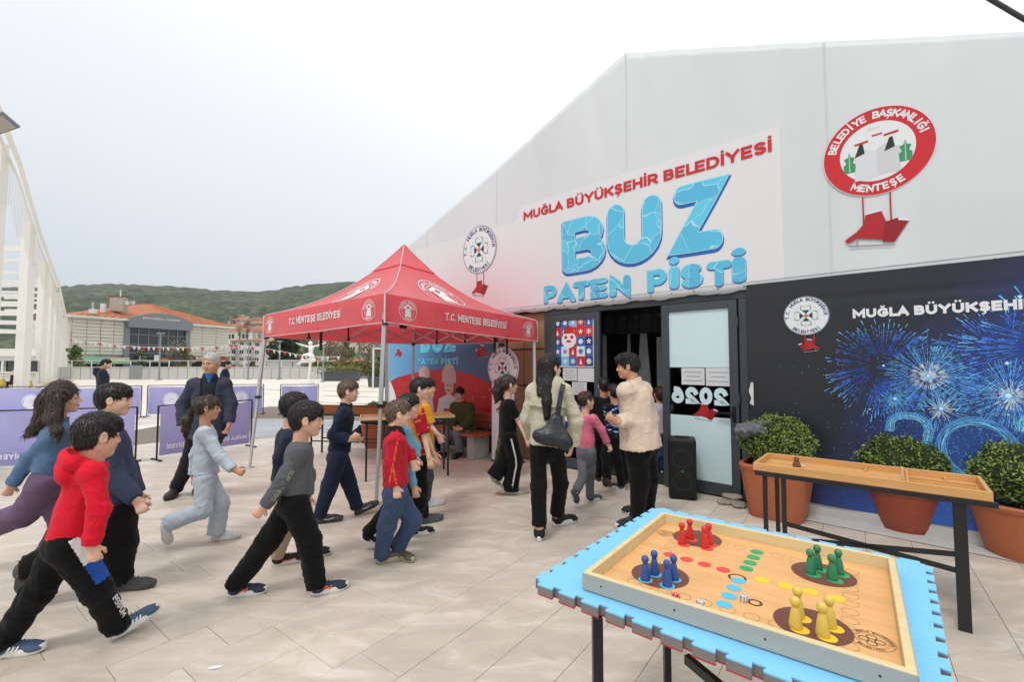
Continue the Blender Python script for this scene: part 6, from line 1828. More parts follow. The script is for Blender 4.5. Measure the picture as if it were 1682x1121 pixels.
flat_text(lb, 'PATEN PİSTİ', 687, 754, 599, .125, ICE, .024, .27); flat_text(lb, 'BUZ', 692, 753, 580, .42, ICE, .024, .30)
skates(lb, X(655), fac(655, 580)[1], .30, .0225, FACM); skates(lb, X(793), fac(793, 578)[1], .34, .0225, FACM, flip=-1)
mb = MB()
for (s0, s1_, h0, h1) in ((LB0 - .03, LB0, .3, 2.4), (LB1, LB1 + .03, .3, 2.4), (LB0, LB1, .45, .48)): sb(mb, s0, s1_, h0, h1, -.01, .03)
mb.build('banner_frame', mat('white_frame', '#b9bbbd', rough=.5, var=.03), lb)
# ------------------------------------------------------------------ cut-out sign with the round emblem
sg_c = fac(858, 608); so_ = .42
cutout = empty('emblem_sign', FP(sg_c[0] - .02, 0, so_)); tag(cutout, 'white cut-out sign with round flower emblem standing left of the doors', 'sign')
CM = FACM @ Matrix.Translation((sg_c[0] - .05, 0, so_)); ch_ = 1.50; cr_ = .335
poly = [(-.24, .03), (.24, .03), (.24, ch_ - cr_ * .7)] + [(cr_ * math.sin(R(a)), ch_ + cr_ * math.cos(R(a))) for a in range(135, -136, -10)] + [(-.24, ch_ - cr_ * .7)]
mb = MB(); mb.prism(poly, -.012, 0, CM); mb.build('board', BLUES[4], cutout)
city_emblem(cutout, 0, ch_, cr_ * .97, CM, .002); skates(cutout, 0, ch_ - .62, .30, .003, CM, ch_ - .33)
mb = MB(); mb.box((CM @ Vector((0, .015, -.12))), (.50, .26, .03), M=Matrix.Rotation(math.atan2(U.y, U.x), 4, 'Z')); mb.build('foot', DK, cutout)
# ------------------------------------------------------------------ wooden bench
bench = empty('park_bench', FP((X(742) + X(826)) / 2, 0, .4)); tag(bench, 'reddish brown slatted bench with pale concrete feet under the skating banner', 'bench')
WOODR = mat('red_brown_wood', '#94492f', rough=0.45, var=0.2, scale=5, bump=.3, bscale=30, stretch=(1, 1, 1), spec=.5)
b0, b1 = X(738), X(828)
for k in range(3):
 mb = MB(); sb(mb, b0, b1, .375, .42, .20 + k * .155, .33 + k * .155); mb.build('seat_slat', WOODR, bench, bevel=.006)
for k in range(3):
 mb = MB(); h = .47 + k * .09; sb(mb, b0, b1, h, h + .075, .14 - k * .02, .175 - k * .02); mb.build('back_slat', WOODR, bench, bevel=.006)
CONC = mat('pale_concrete', '#a7a49d', rough=.9, var=.1, scale=8, bump=.5, bscale=40)
for s in (b0 + .12, b1 - .30):
 mb = MB(); sb(mb, s, s + .16, .0, .37, .22, .58); mb.build('foot_block', CONC, bench, bevel=.012)
 mb = MB(); mb.beam(FP(s + .08, .36, .22), FP(s + .08, .72, .10), .05, .03); mb.build('back_bracket', DK, bench)
# ------------------------------------------------------------------ canopy tent
def cloth_red(name, col, tr=.35):
 m = bpy.data.materials.new(name); m.use_nodes = True; N, L = m.node_tree.nodes, m.node_tree.links; b = N['Principled BSDF']; b.inputs['Roughness'].default_value = .42; b.inputs['Sheen Weight'].default_value = .35; b.inputs['Specular IOR Level'].default_value = .6
 c = hexc(col); b.inputs['Base Color'].default_value = (*c, 1); t = N.new('ShaderNodeBsdfTranslucent'); t.inputs[0].default_value = (*c, 1)
 mx = N.new('ShaderNodeMixShader'); mx.inputs[0].default_value = tr; o = N['Material Output']; L.new(b.outputs[0], mx.inputs[1]); L.new(t.outputs[0], mx.inputs[2]); L.new(mx.outputs[0], o.inputs[0])
 g = N.new('ShaderNodeNewGeometry'); no = N.new('ShaderNodeTexNoise'); no.inputs['Scale'].default_value = 7; no.inputs['Detail'].default_value = 4; L.new(g.outputs['Position'], no.inputs[0])
 bp = N.new('ShaderNodeBump'); bp.inputs['Strength'].default_value = .4; bp.inputs['Distance'].default_value = .02; L.new(no.outputs['Fac'], bp.inputs['Height']); L.new(bp.outputs[0], b.inputs['Normal']); return m
CRED = cloth_red('canopy_red', '#f0606a', .42); CPIP = mat('white_piping', '#d5c9c8', rough=.6, var=0)
Mc, Lc, Rc_ = Vector((-1.425, 5.1, 2.035)), Vector((-3.745, 6.9, 1.975)), Vector((.378, 7.2, 1.925)); Bc = Vector((Lc.x + Rc_.x - Mc.x, Lc.y + Rc_.y - Mc.y, 1.955))
corners = [Mc, Rc_, Bc, Lc]; VH = .325; peak = Vector(((Lc.x + Rc_.x) / 2, (Lc.y + Rc_.y) / 2, 3.415))
can = empty('pop_up_canopy', (peak.x, peak.y, 0), math.atan2((Mc - Lc).y, (Mc - Lc).x)); tag(can, 'red pop-up canopy with white printed emblems on its valance', 'canopy')
def csurf(A_, B_, v, t, lift=0.0):
 e_ = A_.lerp(B_, v); c = Vector((peak.x, peak.y, 0)); p = e_.lerp(c, t); base_ = e_.z + VH
 sag = -.05 * math.sin(math.pi * v) * math.sin(math.pi * min(1, t * 1.2)) * (1 - t)
 z = base_ + (peak.z - base_) * (.42 * t + .58 * t ** 2.6) + sag
 return Vector((p.x, p.y, z + lift))
for k in range(4):
 A_, B_ = corners[k], corners[(k + 1) % 4]; nv, nt_ = 26, 22
 for (t0, t1, nm, lf) in ((0, .80, 'roof_panel', 0), (.765, 1.0, 'vent_cap', .022)):
  vs = [csurf(A_, B_, i / nv, t0 + (t1 - t0) * j / nt_, lf) for i in range(nv + 1) for j in range(nt_ + 1)]
  me = bpy.data.meshes.new(nm); me.from_pydata(vs, [], [(i * (nt_ + 1) + j, (i + 1) * (nt_ + 1) + j, (i + 1) * (nt_ + 1) + j + 1, i * (nt_ + 1) + j + 1) for i in range(nv) for j in range(nt_)])
  child_at(link(nm, me, CRED, smooth=True), can)
 # valance
 nn = (B_ - A_).cross(Vector((0, 0, 1))).normalized(); nv = 40; vs = []
 for i in range(nv + 1):
  v = i / nv
  for j in range(7):
   p = A_.lerp(B_, v); w_ = .012 * math.sin(v * 14 + k) * (1 - j / 6) + .008 * math.sin(v * 31 + j * .6)
   vs.append(p + Vector((0, 0, VH * j / 6 - .012 * math.sin(v * math.pi) * (1 - j / 6))) + nn * (w_ + .01))
 me = bpy.data.meshes.new('valance'); me.from_pydata(vs, [], [(i * 7 + j, (i + 1) * 7 + j, (i + 1) * 7 + j + 1, i * 7 + j + 1) for i in range(nv) for j in range(6)])
 child_at(link('valance', me, CRED, smooth=True), can)
 mb = MB(); mb.tube([A_.lerp(B_, i / 12) + Vector((0, 0, -.012 * math.sin(i / 12 * math.pi))) + nn * (.012 * math.sin(i / 12 * 14 + k) + .008 * math.sin(i / 12 * 31) + .012) for i in range(13)], .005, 6); mb.build('hem_piping', CPIP, can)
 mb = MB(); mb.tube([csurf(A_, B_, 0, t / 16, .008 + .02 * (t > 12)) for t in range(17)], .0065, 6); mb.build('ridge_piping', CPIP, can)
 mb = MB(); mb.tube([A_ + Vector((0, 0, -.01)) + nn * .012 - (B_ - A_).normalized() * .012, A_ + Vector((0, 0, VH)) + nn * .012 - (B_ - A_).normalized() * .012], .010, 6); mb.build('corner_piping', CPIP, can)
WPR = mat('canopy_print', '#dcd6d6', rough=.6, var=.02); GPR = mat('canopy_print_grey', '#a98c90', rough=.6, var=0)
def mente(par, fn, r, z=0.0):
 """white one-colour crest: double ring and twin chimneys; fn maps flat coordinates to the cloth"""
 def put(nm, mb, m):
  me = mb.mesh(nm); k = len(me.vertices); a_ = np.empty(k * 3); me.vertices.foreach_get('co', a_); a_ = a_.reshape(-1, 3)
  me.vertices.foreach_set('co', np.array([tuple(fn(*q)) for q in a_]).ravel()); child_at(link(nm, me, m), par)
 put('crest_ring', disc(0, 0, r, 0, 40, r * .955), WPR); put('crest_ring', disc(0, 0, r * .66, 0, 36, r * .63), WPR)
 mb = MB()
 for sx in (-1, 1): mb.add([(sx * .16 * r - .17 * r, -.58 * r, .0005), (sx * .16 * r + .17 * r, -.58 * r, .0005), (sx * .16 * r + .19 * r, .1 * r, .0005), (sx * .25 * r, .38 * r, .0005), (sx * .16 * r - .17 * r, .12 * r, .0005)], [(0, 1, 2, 3, 4)])
 mb.add([(-.5 * r, .1 * r, .0011), (0, .42 * r, .0011), (.5 * r, .1 * r, .0011), (.46 * r, .34 * r, .0011), (0, .62 * r, .0011), (-.46 * r, .34 * r, .0011)], [(0, 1, 2, 3, 4, 5)]); put('crest_chimneys', mb, WPR)
 mb = MB()
 for sx in (-1, 1): mb.add([(sx * .25 * r - .05 * r, -.05 * r, .002), (sx * .25 * r + .05 * r, -.05 * r, .002), (sx * .25 * r, .28 * r, .002)], [(0, 1, 2)])
 put('crest_openings', mb, GPR)
 for tx, a0_, a1_, inv in (('BELEDİYE BAŞKANLIĞI', -82, 82, False), ('MENTEŞE'[::-1], 150, 210, True)):
  me = arc_text(tx, r * .73, a0_, a1_, r * .15, 0, inv, wt=.28); k = len(me.vertices); a_ = np.empty(k * 3); me.vertices.foreach_get('co', a_); a_ = a_.reshape(-1, 3)
  me.vertices.foreach_set('co', np.array([tuple(fn(*q)) for q in a_]).ravel()); child_at(link('crest_lettering', me, WPR), par)
def val_fn(A_, B_, k, cx_, cy_):
 nn = (B_ - A_).cross(Vector((0, 0, 1))).normalized(); L_ = (B_ - A_).length
 def fn(x, y, z):
  v = (cx_ + x) / L_; w_ = .012 * math.sin(v * 14 + k) * (1 - (cy_ + y) / VH) + .008 * math.sin(v * 31 + (cy_ + y) / VH * 6 * .6)
  return A_.lerp(B_, v) + Vector((0, 0, cy_ + y)) + nn * (w_ + .017 + z)
 return fn
for (k, px_t0, px_t1, py_t, embs) in ((3, 476, 560, 534, (444.5, 607)), (0, 731, 831, 536, (668.5, 867))):
 A_, B_ = corners[k], corners[(k + 1) % 4]; L_ = (B_ - A_).length
 pl = Plane(A_, B_)
 # order so the wall runs left to right as seen
 for px in embs: mente(can, val_fn(A_, B_, k, pl.sh(px, 530)[0] * (L_ / pl.len), .165), .125)
 x0, x1 = pl.sh(px_t0, 530)[0], pl.sh(px_t1, 530)[0]; t = text_mesh('T.C. MENTEŞE BELEDİYESİ', 1, wt=.20, wide=.92); fit_caps(t, x0, x1, 0, .095)
 fn = val_fn(A_, B_, k, 0, .125); kk = len(t.vertices); a_ = np.empty(kk * 3); t.vertices.foreach_get('co', a_); a_ = a_.reshape(-1, 3)
 t.vertices.foreach_set('co', np.array([tuple(fn(*q)) for q in a_]).ravel()); child_at(link('valance_lettering', t, WPR), can)
for k in (0, 3):
 A_, B_ = corners[k], corners[(k + 1) % 4]; L_ = (B_ - A_).length; t0 = .42
 def fn(x, y, z, A_=A_, B_=B_, L_=L_, t0=t0): tt = t0 + y / 1.55; return csurf(A_, B_, .5 + x / (L_ * (1 - tt)), tt, .012 + z)
 mente(can, fn, .34)
# frame
POSTM = mat('post_grey', '#b8babc', rough=.4, metal=.15, var=.04); BLKJ = mat('black_joint', '#17181a', rough=.5, var=0)
feet = [gp(618, 828), gp(880, 771) + Vector((0, 0, 0)), Vector((Bc.x, Bc.y, 0)), gp(410, 769)]
feet[1] = Vector((Rc_.x - .02, Rc_.y - .06, 0))
for k, (c, f_) in enumerate(zip(corners, feet)):
 f_ = Vector((f_.x, f_.y, 0)); top_ = Vector((c.x, c.y, c.z)) ; inn = (Vector((peak.x, peak.y, 0)) - Vector((c.x, c.y, 0))).normalized() * .03; top_ += inn + Vector((0, 0, VH - .03)); mid = f_.lerp(top_, .47)
 p = empty('post', f_); p.parent = can; p.matrix_parent_inverse = wmat(can).inverted()
 mb = MB(); mb.beam(f_ + Vector((0, 0, .012)), mid, .034, .034); mb.build('inner_tube', POSTM, p, bevel=.004)
 mb = MB(); mb.beam(mid - (top_ - f_).normalized() * .02, top_, .044, .044); mb.build('outer_tube', POSTM, p, bevel=.004)
 mb = MB(); mb.beam(mid - Vector((0, 0, .02)), mid + Vector((0, 0, .02)), .060, .060); mb.beam(mid + Vector((.02, -.02, 0)), mid + Vector((.07, -.03, 0)), .02, .02); mb.build('clamp', BLKJ, p, bevel=.004)
 mb = MB(); mb.box(f_ + Vector((0, 0, .006)), (.10, .10, .012)); mb.build('foot_plate', POSTM, p)
 mb = MB(); mb.beam(Vector((c.x, c.y, c.z - .03)) + inn, Vector((c.x, c.y, c.z + .03)) + inn, .056, .056); mb.build('corner_bracket', BLKJ, p, bevel=.004)
 nx_ = corners[(k + 1) % 4]
 def tz(v, hi): return Vector((c.x, c.y, 0)).lerp(Vector((nx_.x, nx_.y, 0)), v) + Vector((0, 0, (c.z + (nx_.z - c.z) * v) + (VH - .06 if hi else .02))) + inn * 1.6
 for (va, vb, ha, hb_) in ((.01, .25, 1, 0), (.25, .5, 0, 1), (.01, .25, 0, 1), (.25, .5, 1, 0), (.5, .75, 1, 0), (.75, .99, 0, 1), (.5, .75, 0, 1), (.75, .99, 1, 0)):
  mb = MB(); mb.beam(tz(va, ha), tz(vb, hb_), .014, .026); mb.build('truss_bar', POSTM, can)
 for v in (.25, .5, .75):
  mb = MB(); mb.beam(tz(v, 0) + Vector((0, 0, -.02)), tz(v, 1), .02, .02); mb.box(tz(v, 0), (.05, .05, .03)); mb.build('truss_joint', BLKJ, can)
hub = Vector((peak.x, peak.y, 2.15))
for k in range(4):
 c = corners[k]; n_2 = corners[(k + 1) % 4]; m2_ = c.lerp(n_2, .5)
 mb = MB(); mb.beam(m2_ + Vector((0, 0, .05)), m2_.lerp(Vector((peak.x, peak.y, m2_.z)), .5) + Vector((0, 0, .30)), .014, .026); mb.beam(m2_.lerp(Vector((peak.x, peak.y, m2_.z)), .5) + Vector((0, 0, .30)), hub, .014, .026); mb.build('truss_bar', POSTM, can)
 mb = MB(); mb.beam(m2_ + Vector((0, 0, VH - .08)), hub + Vector((0, 0, .3)), .014, .026); mb.build('truss_bar', POSTM, can)
mb = MB(); mb.beam(hub - Vector((0, 0, .08)), peak - Vector((0, 0, .03)), .035, .035); mb.build('centre_pole', POSTM, can); mb = MB(); mb.box(hub, (.10, .10, .07)); mb.build('hub', BLKJ, can, bevel=.01)
for v, k in ((.62, 0), (.72, 0), (.42, 3)):
 A_, B_ = corners[k], corners[(k + 1) % 4]; p = A_.lerp(B_, v) + Vector((.05, .35, .02)); mb = MB(); mb.beam(p, p + Vector((0, 0, -.26)), .02, .035); mb.build('hanging_strap', BLKJ, can)
# ------------------------------------------------------------------ tables and trays
BLKM = mat('black_metal', '#1a1b1c', rough=.38, var=.08, spec=.5);
def wood(name, col, sc=(1, 6, 1), var=.14, rough=.5, scale=3.0):
 m = mat(name, col, rough=rough, var=var, scale=scale, stretch=sc, bump=.15, bscale=40, detail=8, spec=.4); return m
PINE = wood('pine', '#c9985e', (1, 8, 8)); PINEL = wood('pale_pine', '#cdb083', (1, 8, 8), .08)
def tray_table(name, label, A_, B_, Wd, top, depth, legs, wm, cat='table', rail_t=.022, group=None):
 """A_, B_ front corners on the ground plan, Wd width away from the viewer"""
 A_ = Vector((*A_, 0)); B_ = Vector((*B_, 0)); x = (B_ - A_).normalized(); y = Vector((-x.y, x.x, 0)); L_ = (B_ - A_).length; c = (A_ + B_) / 2 + y * Wd / 2
 t = empty(name, (c.x, c.y, 0), math.atan2(x.y, x.x)); tag(t, label, cat, group)
 def bx(nm, x0, x1, y0, y1, z0, z1, m, par=t, bv=.002):
  mb = MB(); mb.box(((x0 + x1) / 2, (y0 + y1) / 2, (z0 + z1) / 2), (x1 - x0, y1 - y0, z1 - z0)); me = mb.mesh(nm); o = link(nm, me, m); o.parent = par
  if bv:
   bm = bmesh.new(); bm.from_mesh(me); bmesh.ops.bevel(bm, geom=list(bm.edges), offset=bv, segments=1, affect='EDGES'); bm.to_mesh(me); bm.free()
  return o
 l, w = L_ / 2, Wd / 2; r_ = rail_t
 bx('base_board', -l + r_, l - r_, -w + r_, w - r_, top - depth, top - depth + .010, wm)
 bx('side_rail', -l, l, -w, -w + r_, top - depth, top, wm); bx('side_rail', -l, l, w - r_, w, top - depth, top, wm)
 bx('end_rail', -l, -l + r_, -w + r_, w - r_, top - depth, top, wm); bx('end_rail', l - r_, l, -w + r_, w - r_, top - depth, top, wm)
 bx('frame_bar', -l + .01, l + .02, -w + .0, -w + .03, top - depth - .035, top - depth - .002, BLKM); bx('frame_bar', -l + .01, l + .02, w - .03, w, top - depth - .035, top - depth - .002, BLKM)
 for lx in (-l + .03, l - .03): bx('frame_bar', lx - .015, lx + .015, -w + .03, w - .03, top - depth - .035, top - depth - .002, BLKM)
 return t, bx, l, w
tt, bx, l, w = tray_table('tray_table', 'long narrow pine tray on black folding legs beside the potted shrubs', (1.794, 3.441), (2.745, 2.644), .50, .835, .055, True, PINE)
tz_ = .835 - .055
for lx in (-l + .07, -l + .19): bx('leg', lx - .014, lx + .014, -w + .02, -w + .048, .0, tz_ - .035, BLKM)
bx('leg', -l + .056, -l + .084, w - .048, w - .02, 0, tz_ - .035, BLKM)
bx('leg', l - .17, l - .11, -w + .02, -w + .048, .0, tz_ - .035, BLKM); bx('leg', l - .13, l - .095, w - .048, w - .02, 0, tz_ - .035, BLKM)
for (x0, z0, x1, z1) in ((-l + .08, .30, l - .14, .44), (-l + .2, .42, l - .14, .34)):
 mb = MB(); mb.beam((x0, -w + .034, z0), (x1, -w + .034, z1), .018, .028); o = mb.build('brace', BLKM); o.parent = tt
for k in range(3): bx('divider', l - .36 + k * 0, l - .04, -w + .10 + k * .11, -w + .112 + k * .11, tz_ + .010, tz_ + .030, PINE)
bx('divider', l - .375, l - .36, -w + .022, w - .022, tz_ + .010, tz_ + .045, PINE); bx('upright_stick', l - .40, l - .385, -w + .12, -w + .15, tz_ + .010, tz_ + .12, PINEL)
for q_ in ((.12, .48), (-.30, .49)): bx('divider', l + q_[0] - .3, l + q_[0] - .288, w - .10, w - .022, tz_ + .01, tz_ + .03, PINE)
# small carved toy in the tray
tm = tt.matrix_basis if False else Matrix.Translation(tt.location) @ Matrix.Rotation(tt.rotation_euler.z, 4, 'Z')
p = tm @ Vector((-l + .24, .02, tz_ + .011)); toy = empty('wooden_toy', p, .3); tag(toy, 'small dark wooden toy lying in the long pine tray', 'toy')
def sub(nm, m, fn, par):
 mb = MB(); fn(mb); o = link(nm, mb.mesh(nm), m); o.parent = par; return o
sub('toy_body', mat('dark_wood', '#6a4a35', rough=.5, var=.3, scale=30), lambda m: m.lathe((0, 0, 0), [(.024, 0), (.028, .01), (.022, .035), (.012, .045), (.020, .055), (.014, .07), (.004, .074)], 14), toy)
sub('toy_ring', PINEL, lambda m: m.lathe((.045, -.01, 0), [(.022, 0), (.024, .006), (.02, .012)], 14), toy)
# tables under the canopy
t2, bx, l, w = tray_table('tray_table', 'dark orange wooden tray table at the far side of the canopy', (-3.50, 7.80), (-2.05, 7.55), .42, .84, .11, True, wood('orange_wood', '#8f5529', (1, 6, 6)))
for sx in (-1, 1):
 for sy in (-1, 1): bx('leg', sx * (l - .08) - .013, sx * (l - .08) + .013, sy * (w - .05) - .013, sy * (w - .05) + .013, 0, .70, BLKM)
for sy in (-1, 1): bx('brace', -l + .08, l - .08, sy * (w - .05) - .01, sy * (w - .05) + .01, .25, .27, BLKM)
t3, bx, l, w = tray_table('game_table', 'light wooden game table on thin black legs in the middle under the canopy', (-2.02, 6.10), (-.80, 6.48), .48, .845, .035, True, PINEL, group=None)
for sx in (-1, 1):
 for sy in (-1, 1): bx('leg', sx * (l - .09) - .013, sx * (l - .09) + .013, sy * (w - .05) - .013, sy * (w - .05) + .013, 0, .78, BLKM)
for sx in (-1, 1): bx('brace', sx * (l - .09) - .01, sx * (l - .09) + .01, -w + .05, w - .05, .32, .345, BLKM)
bx('board_mark', -l + .30, -l + .36, -.05, .0, .846, .850, mat('dark_wood', '#6a4a35'))
# ------------------------------------------------------------------ game table in front: mat, board, men and dice
MT, MZ = .80, .036
Ang = R(-40.0); mc = Vector((.838, 1.728, 0)); MX = Matrix.Translation(mc) @ Matrix.Rotation(Ang, 4, 'Z')
gt = empty('folding_table', (mc.x, mc.y, 0), Ang); tag(gt, 'black metal folding table carrying the blue mat in the foreground', 'table')
mb = MB(); mb.box((0, 0, MT - MZ - .012), (.98, .90, .02)); o = mb.build('table_top', wood('table_wood', '#8d7a5c')); o.parent = gt
for (x, y, w_) in ((gp(977, 1121).x, 0, .036),):
 pass
def leg_at(X_, Y_, w_, top_=MT - MZ + .001):
 mb = MB(); mb.beam((X_, Y_, 0), (X_, Y_, top_), w_, w_); mb.build('leg', BLKM, gt, bevel=.003)
leg_at(.272, 1.500, .032); leg_at(.712, 2.165, .030); leg_at(.97, .99, .032); leg_at(1.40, 1.62, .030)
mb = MB(); mb.beam((.712, 2.165, .30), (.97, 1.30, .72), .02, .03); mb.build('brace', BLKM, gt)
mb = MB(); mb.beam(at(1128, 1083, 1.62), at(1225, 1165, 1.40), .022, .030); mb.build('brace', BLKM, gt)
# interlocking foam mat
def jig_edge(L_, n, d, j0):
 """outline along one side from (0,0) to (L_,0); tabs stick out by d"""
 out = []; pitch = L_ / n
 for k in range(n):
  x = k * pitch
  if k == 0: x = .0
  a, b = x + pitch * .20, x + pitch * .80; f_ = pitch * .06
  out += [(k * pitch, 0)] if k else []
  out += [(a, 0), (a - f_, d * .85), (a - f_ * .5, d), (b + f_ * .5, d), (b + f_, d * .85), (b, 0)]
 return out
side = .96; hS = side / 2; outline = []
for k in range(4):
 e_ = jig_edge(side, 12, .019, 0)
 for x, y in e_:
  px_, py_ = -hS + x, -hS - y      # bottom side, tabs outward
  a = math.pi / 2 * k; outline.append((px_ * math.cos(a) - py_ * math.sin(a), px_ * math.sin(a) + py_ * math.cos(a)))
 c = (hS, -hS); a = math.pi / 2 * k; outline.append((c[0] * math.cos(a) - c[1] * math.sin(a), c[0] * math.sin(a) + c[1] * math.cos(a)))
mat_o = empty('foam_mat', (mc.x, mc.y, MT - MZ), Ang); tag(mat_o, 'square blue foam puzzle mat with jigsaw edges under the board game', 'mat')
def ext_outline(nm, m, z0, z1, sc=1.0):
 mb = MB(); mb.prism([(x * sc, y * sc) for x, y in outline], z0, z1); bm = bmesh.new(); me = mb.mesh(nm); bm.from_mesh(me)
 bmesh.ops.triangulate(bm, faces=[f for f in bm.faces if len(f.verts) > 4], ngon_method='EAR_CLIP'); bm.to_mesh(me); bm.free(); o = link(nm, me, m); o.parent = mat_o
MATB = mat('mat_blue', '#7cc0ee', rough=.75, var=.04, scale=6, bump=.9, bscale=130, bdist=.003, spec=.3)
KS = 1.06 / .96
ext_outline('red_layer', mat('mat_red', '#b8313b', rough=.8, var=.05), 0, .004, KS); ext_outline('grey_core', mat('mat_grey', '#7d7775', rough=.9, var=.08, scale=20), .0041, MZ - .005, KS * .999); ext_outline('blue_top', MATB, MZ - .0049, MZ, KS)
# board
BA = R(-37.0); bc_ = Vector((.822, 1.652, MT + .002)); brd = empty('board_game', bc_, BA); tag(brd, 'large wooden board game tray with coloured spots and rims on the blue mat', 'board game')
hx, hy, ht, rt = .428, .396, .058, .020
def bpart(nm, m, c, sz, bv=.0015):
 mb = MB(); mb.box(c, sz); me = mb.mesh(nm); bm = bmesh.new(); bm.from_mesh(me); bmesh.ops.bevel(bm, geom=list(bm.edges), offset=bv, segments=1, affect='EDGES'); bm.to_mesh(me); bm.free(); o = link(nm, me, m); o.parent = brd; return o
PLY = mat('plywood', '#d8a66e', rough=.42, var=.13, scale=2.6, stretch=(1.2, 7, 1), bump=.08, bscale=50, detail=9, spec=.45)
RIM = mat('rim_pine', '#d3c092', rough=.5, var=.09, scale=3, stretch=(1, 12, 12), bump=.1, bscale=30)
bpart('plywood_floor', PLY, (0, 0, .009), (hx * 2 - rt * 2, hy * 2 - rt * 2, .012))
bpart('rail', RIM, (0, -hy + rt / 2, ht / 2), (hx * 2, rt, ht)); bpart('rail', RIM, (0, hy - rt / 2, ht / 2), (hx * 2, rt, ht)); bpart('rail', RIM, (-hx + rt / 2, 0, ht / 2), (rt, hy * 2 - rt * 2, ht)); bpart('rail', RIM, (hx - rt / 2, 0, ht / 2), (rt, hy * 2 - rt * 2, ht))
FACE = mat('rim_face_grey', '#a3a49c', rough=.6, var=.06, scale=4, stretch=(1, 10, 10))
for c_, s_ in (((0, -hy - .0015, ht / 2 + .001), (hx * 2, .003, ht - .006)), ((0, hy + .0015, ht / 2), (hx * 2, .003, ht - .006)), ((hx + .0015, 0, ht / 2), (.003, hy * 2, ht - .006)), ((-hx - .0015, 0, ht / 2), (.003, hy * 2, ht - .006))): bpart('rail_facing', FACE, c_, s_, .0005)
bpart('underside_board', mat('ply_edge', '#5d4a3c', rough=.8, var=.2, scale=20), (0, 0, .001), (hx * 2 - .004, hy * 2 - .004, .004))
mb = MB()
for x_ in np.linspace(-.36, .36, 4):
 mb.lathe((x_, -hy - .0032, .03), [(.003, -.0006), (.003, .0006)], 8, Matrix.Rotation(R(90), 4, 'X'))
o = mb.build('nail_heads', BLKM); o.parent = brd
FZ = MT + .002 + .015
BM = Matrix.Translation(bc_) @ Matrix.Rotation(BA, 4, 'Z')
BMi = BM.inverted()
def bl(px, py): return BMi @ gp(px, py, FZ)
HOME = mat('home_brown', '#6b4034', rough=.5, var=.16, scale=5, stretch=(2, 14, 1));
GC = {'red': mat('spot_red', '#d14a42', rough=.5, var=0), 'green': mat('spot_green', '#2f9e63', rough=.5, var=0), 'blue': mat('spot_blue', '#55b3dc', rough=.5, var=0), 'yellow': mat('spot_yellow', '#e2c033', rough=.5, var=0)}
PC = {'red': mat('pawn_red', '#c72a24', rough=.38, var=.03, spec=.5), 'green': mat('pawn_green', '#2a7a55', rough=.38, var=.03, spec=.5), 'blue': mat('pawn_blue', '#29508f', rough=.38, var=.03, spec=.5), 'yellow': mat('pawn_yellow', '#d2b958', rough=.38, var=.03, spec=.5)}
def bdisc(nm, c, r_, z, m, r0=0):
 me = disc(c.x, c.y, r_, z, 28, r0).mesh(nm); o = link(nm, me, m); o.parent = brd
homes = {'red': (1145, 885), 'blue': (1084, 946), 'green': (1352, 944), 'yellow': (1334, 1028)}
for k, q_ in homes.items(): bdisc('home_circle', bl(*q_), .098, .0157, HOME)
pawns = {'red': [(1120.4, 893), (1133.3, 885.5), (1158, 899), (1164.7, 893.5)], 'blue': [(1060, 953), (1075, 944), (1096, 962.5), (1107, 952.5)],
         'green': [(1331.5, 942.5), (1343, 935), (1367, 952), (1378, 943)], 'yellow': [(1307, 1031.5), (1311, 1014), (1351.5, 1044.5), (1363, 1030)]}
wts = {0: 'front left', 1: 'rear left', 2: 'front right', 3: 'rear right'}
pawn_prof = [(.0175, 0), (.0185, .003), (.0180, .012), (.0155, .030), (.0125, .048), (.0095, .058), (.0080, .062), (.0095, .0645), (.0125, .070), (.0138, .0765), (.0130, .083), (.0095, .0885), (.0045, .0912), (.0008, .0918)]
for col_, ps in pawns.items():
 mb = MB(); mb.lathe((0, 0, 0), pawn_prof, 22); pmesh = mb.mesh('game_piece'); pmesh.materials.append(PC[col_]); pmesh.polygons.foreach_set('use_smooth', [True] * len(pmesh.polygons))
 offs_ = {'red': (.010, -.010), 'blue': (0, 0), 'green': (.008, -.006), 'yellow': (.010, -.004)}[col_]
 for i, q_ in enumerate(ps):
  p = gp(q_[0], q_[1], FZ + .0016); lc = BMi @ p
  bdisc('spot', Vector((lc.x + offs_[0], lc.y + offs_[1])), .0245, .0162, GC[col_])
  o = bpy.data.objects.new('game_piece', pmesh); COL.objects.link(o); o.location = (p.x, p.y, p.z - .0002)
  s_ = .92 + (.04 if col_ == 'yellow' else 0); o.scale = (s_, s_, s_ * fr.uniform(.98, 1.03))
  tag(o, '%s wooden game piece, %s of the four in its brown circle' % (col_, wts[i]), 'game piece', '%s game pieces' % col_)
for k, (a_, b_, n_) in {'red': ((1100, 912), (1188, 937), 4), 'green': ((1243, 908), (1226, 935), 4), 'blue': ((1213, 955), (1189, 994), 4), 'yellow': ((1252, 954), (1374, 984), 4)}.items():
 A_, B_ = bl(*a_), bl(*b_)
 for i in range(n_): bdisc('path_spot', A_.lerp(B_, i / (n_ - 1)), .0235, .0158, GC[k])
LINE = mat('pencil_line', '#8f6a48', rough=.6, var=.1)
cc = bl(1236, 944)
for k in range(40):      # faint track circles
 a = 6.2832 * k / 40; ring_r = .20 + .05 * (k % 2)
 p = Vector((max(-.36, min(.36, cc.x * 0 + .30 * max(-1, min(1, 1.42 * math.cos(a))))), .27 * max(-1, min(1, 1.42 * math.sin(a)))))
 bdisc('track_ring', p, .0225, .01555 + (k % 3) * .00004, LINE, .0212)
bdisc('burnt_mark', bl(1211, 950), .03, .01545, mat('burn', '#5a3826', rough=.7, var=.3, scale=60), .022)
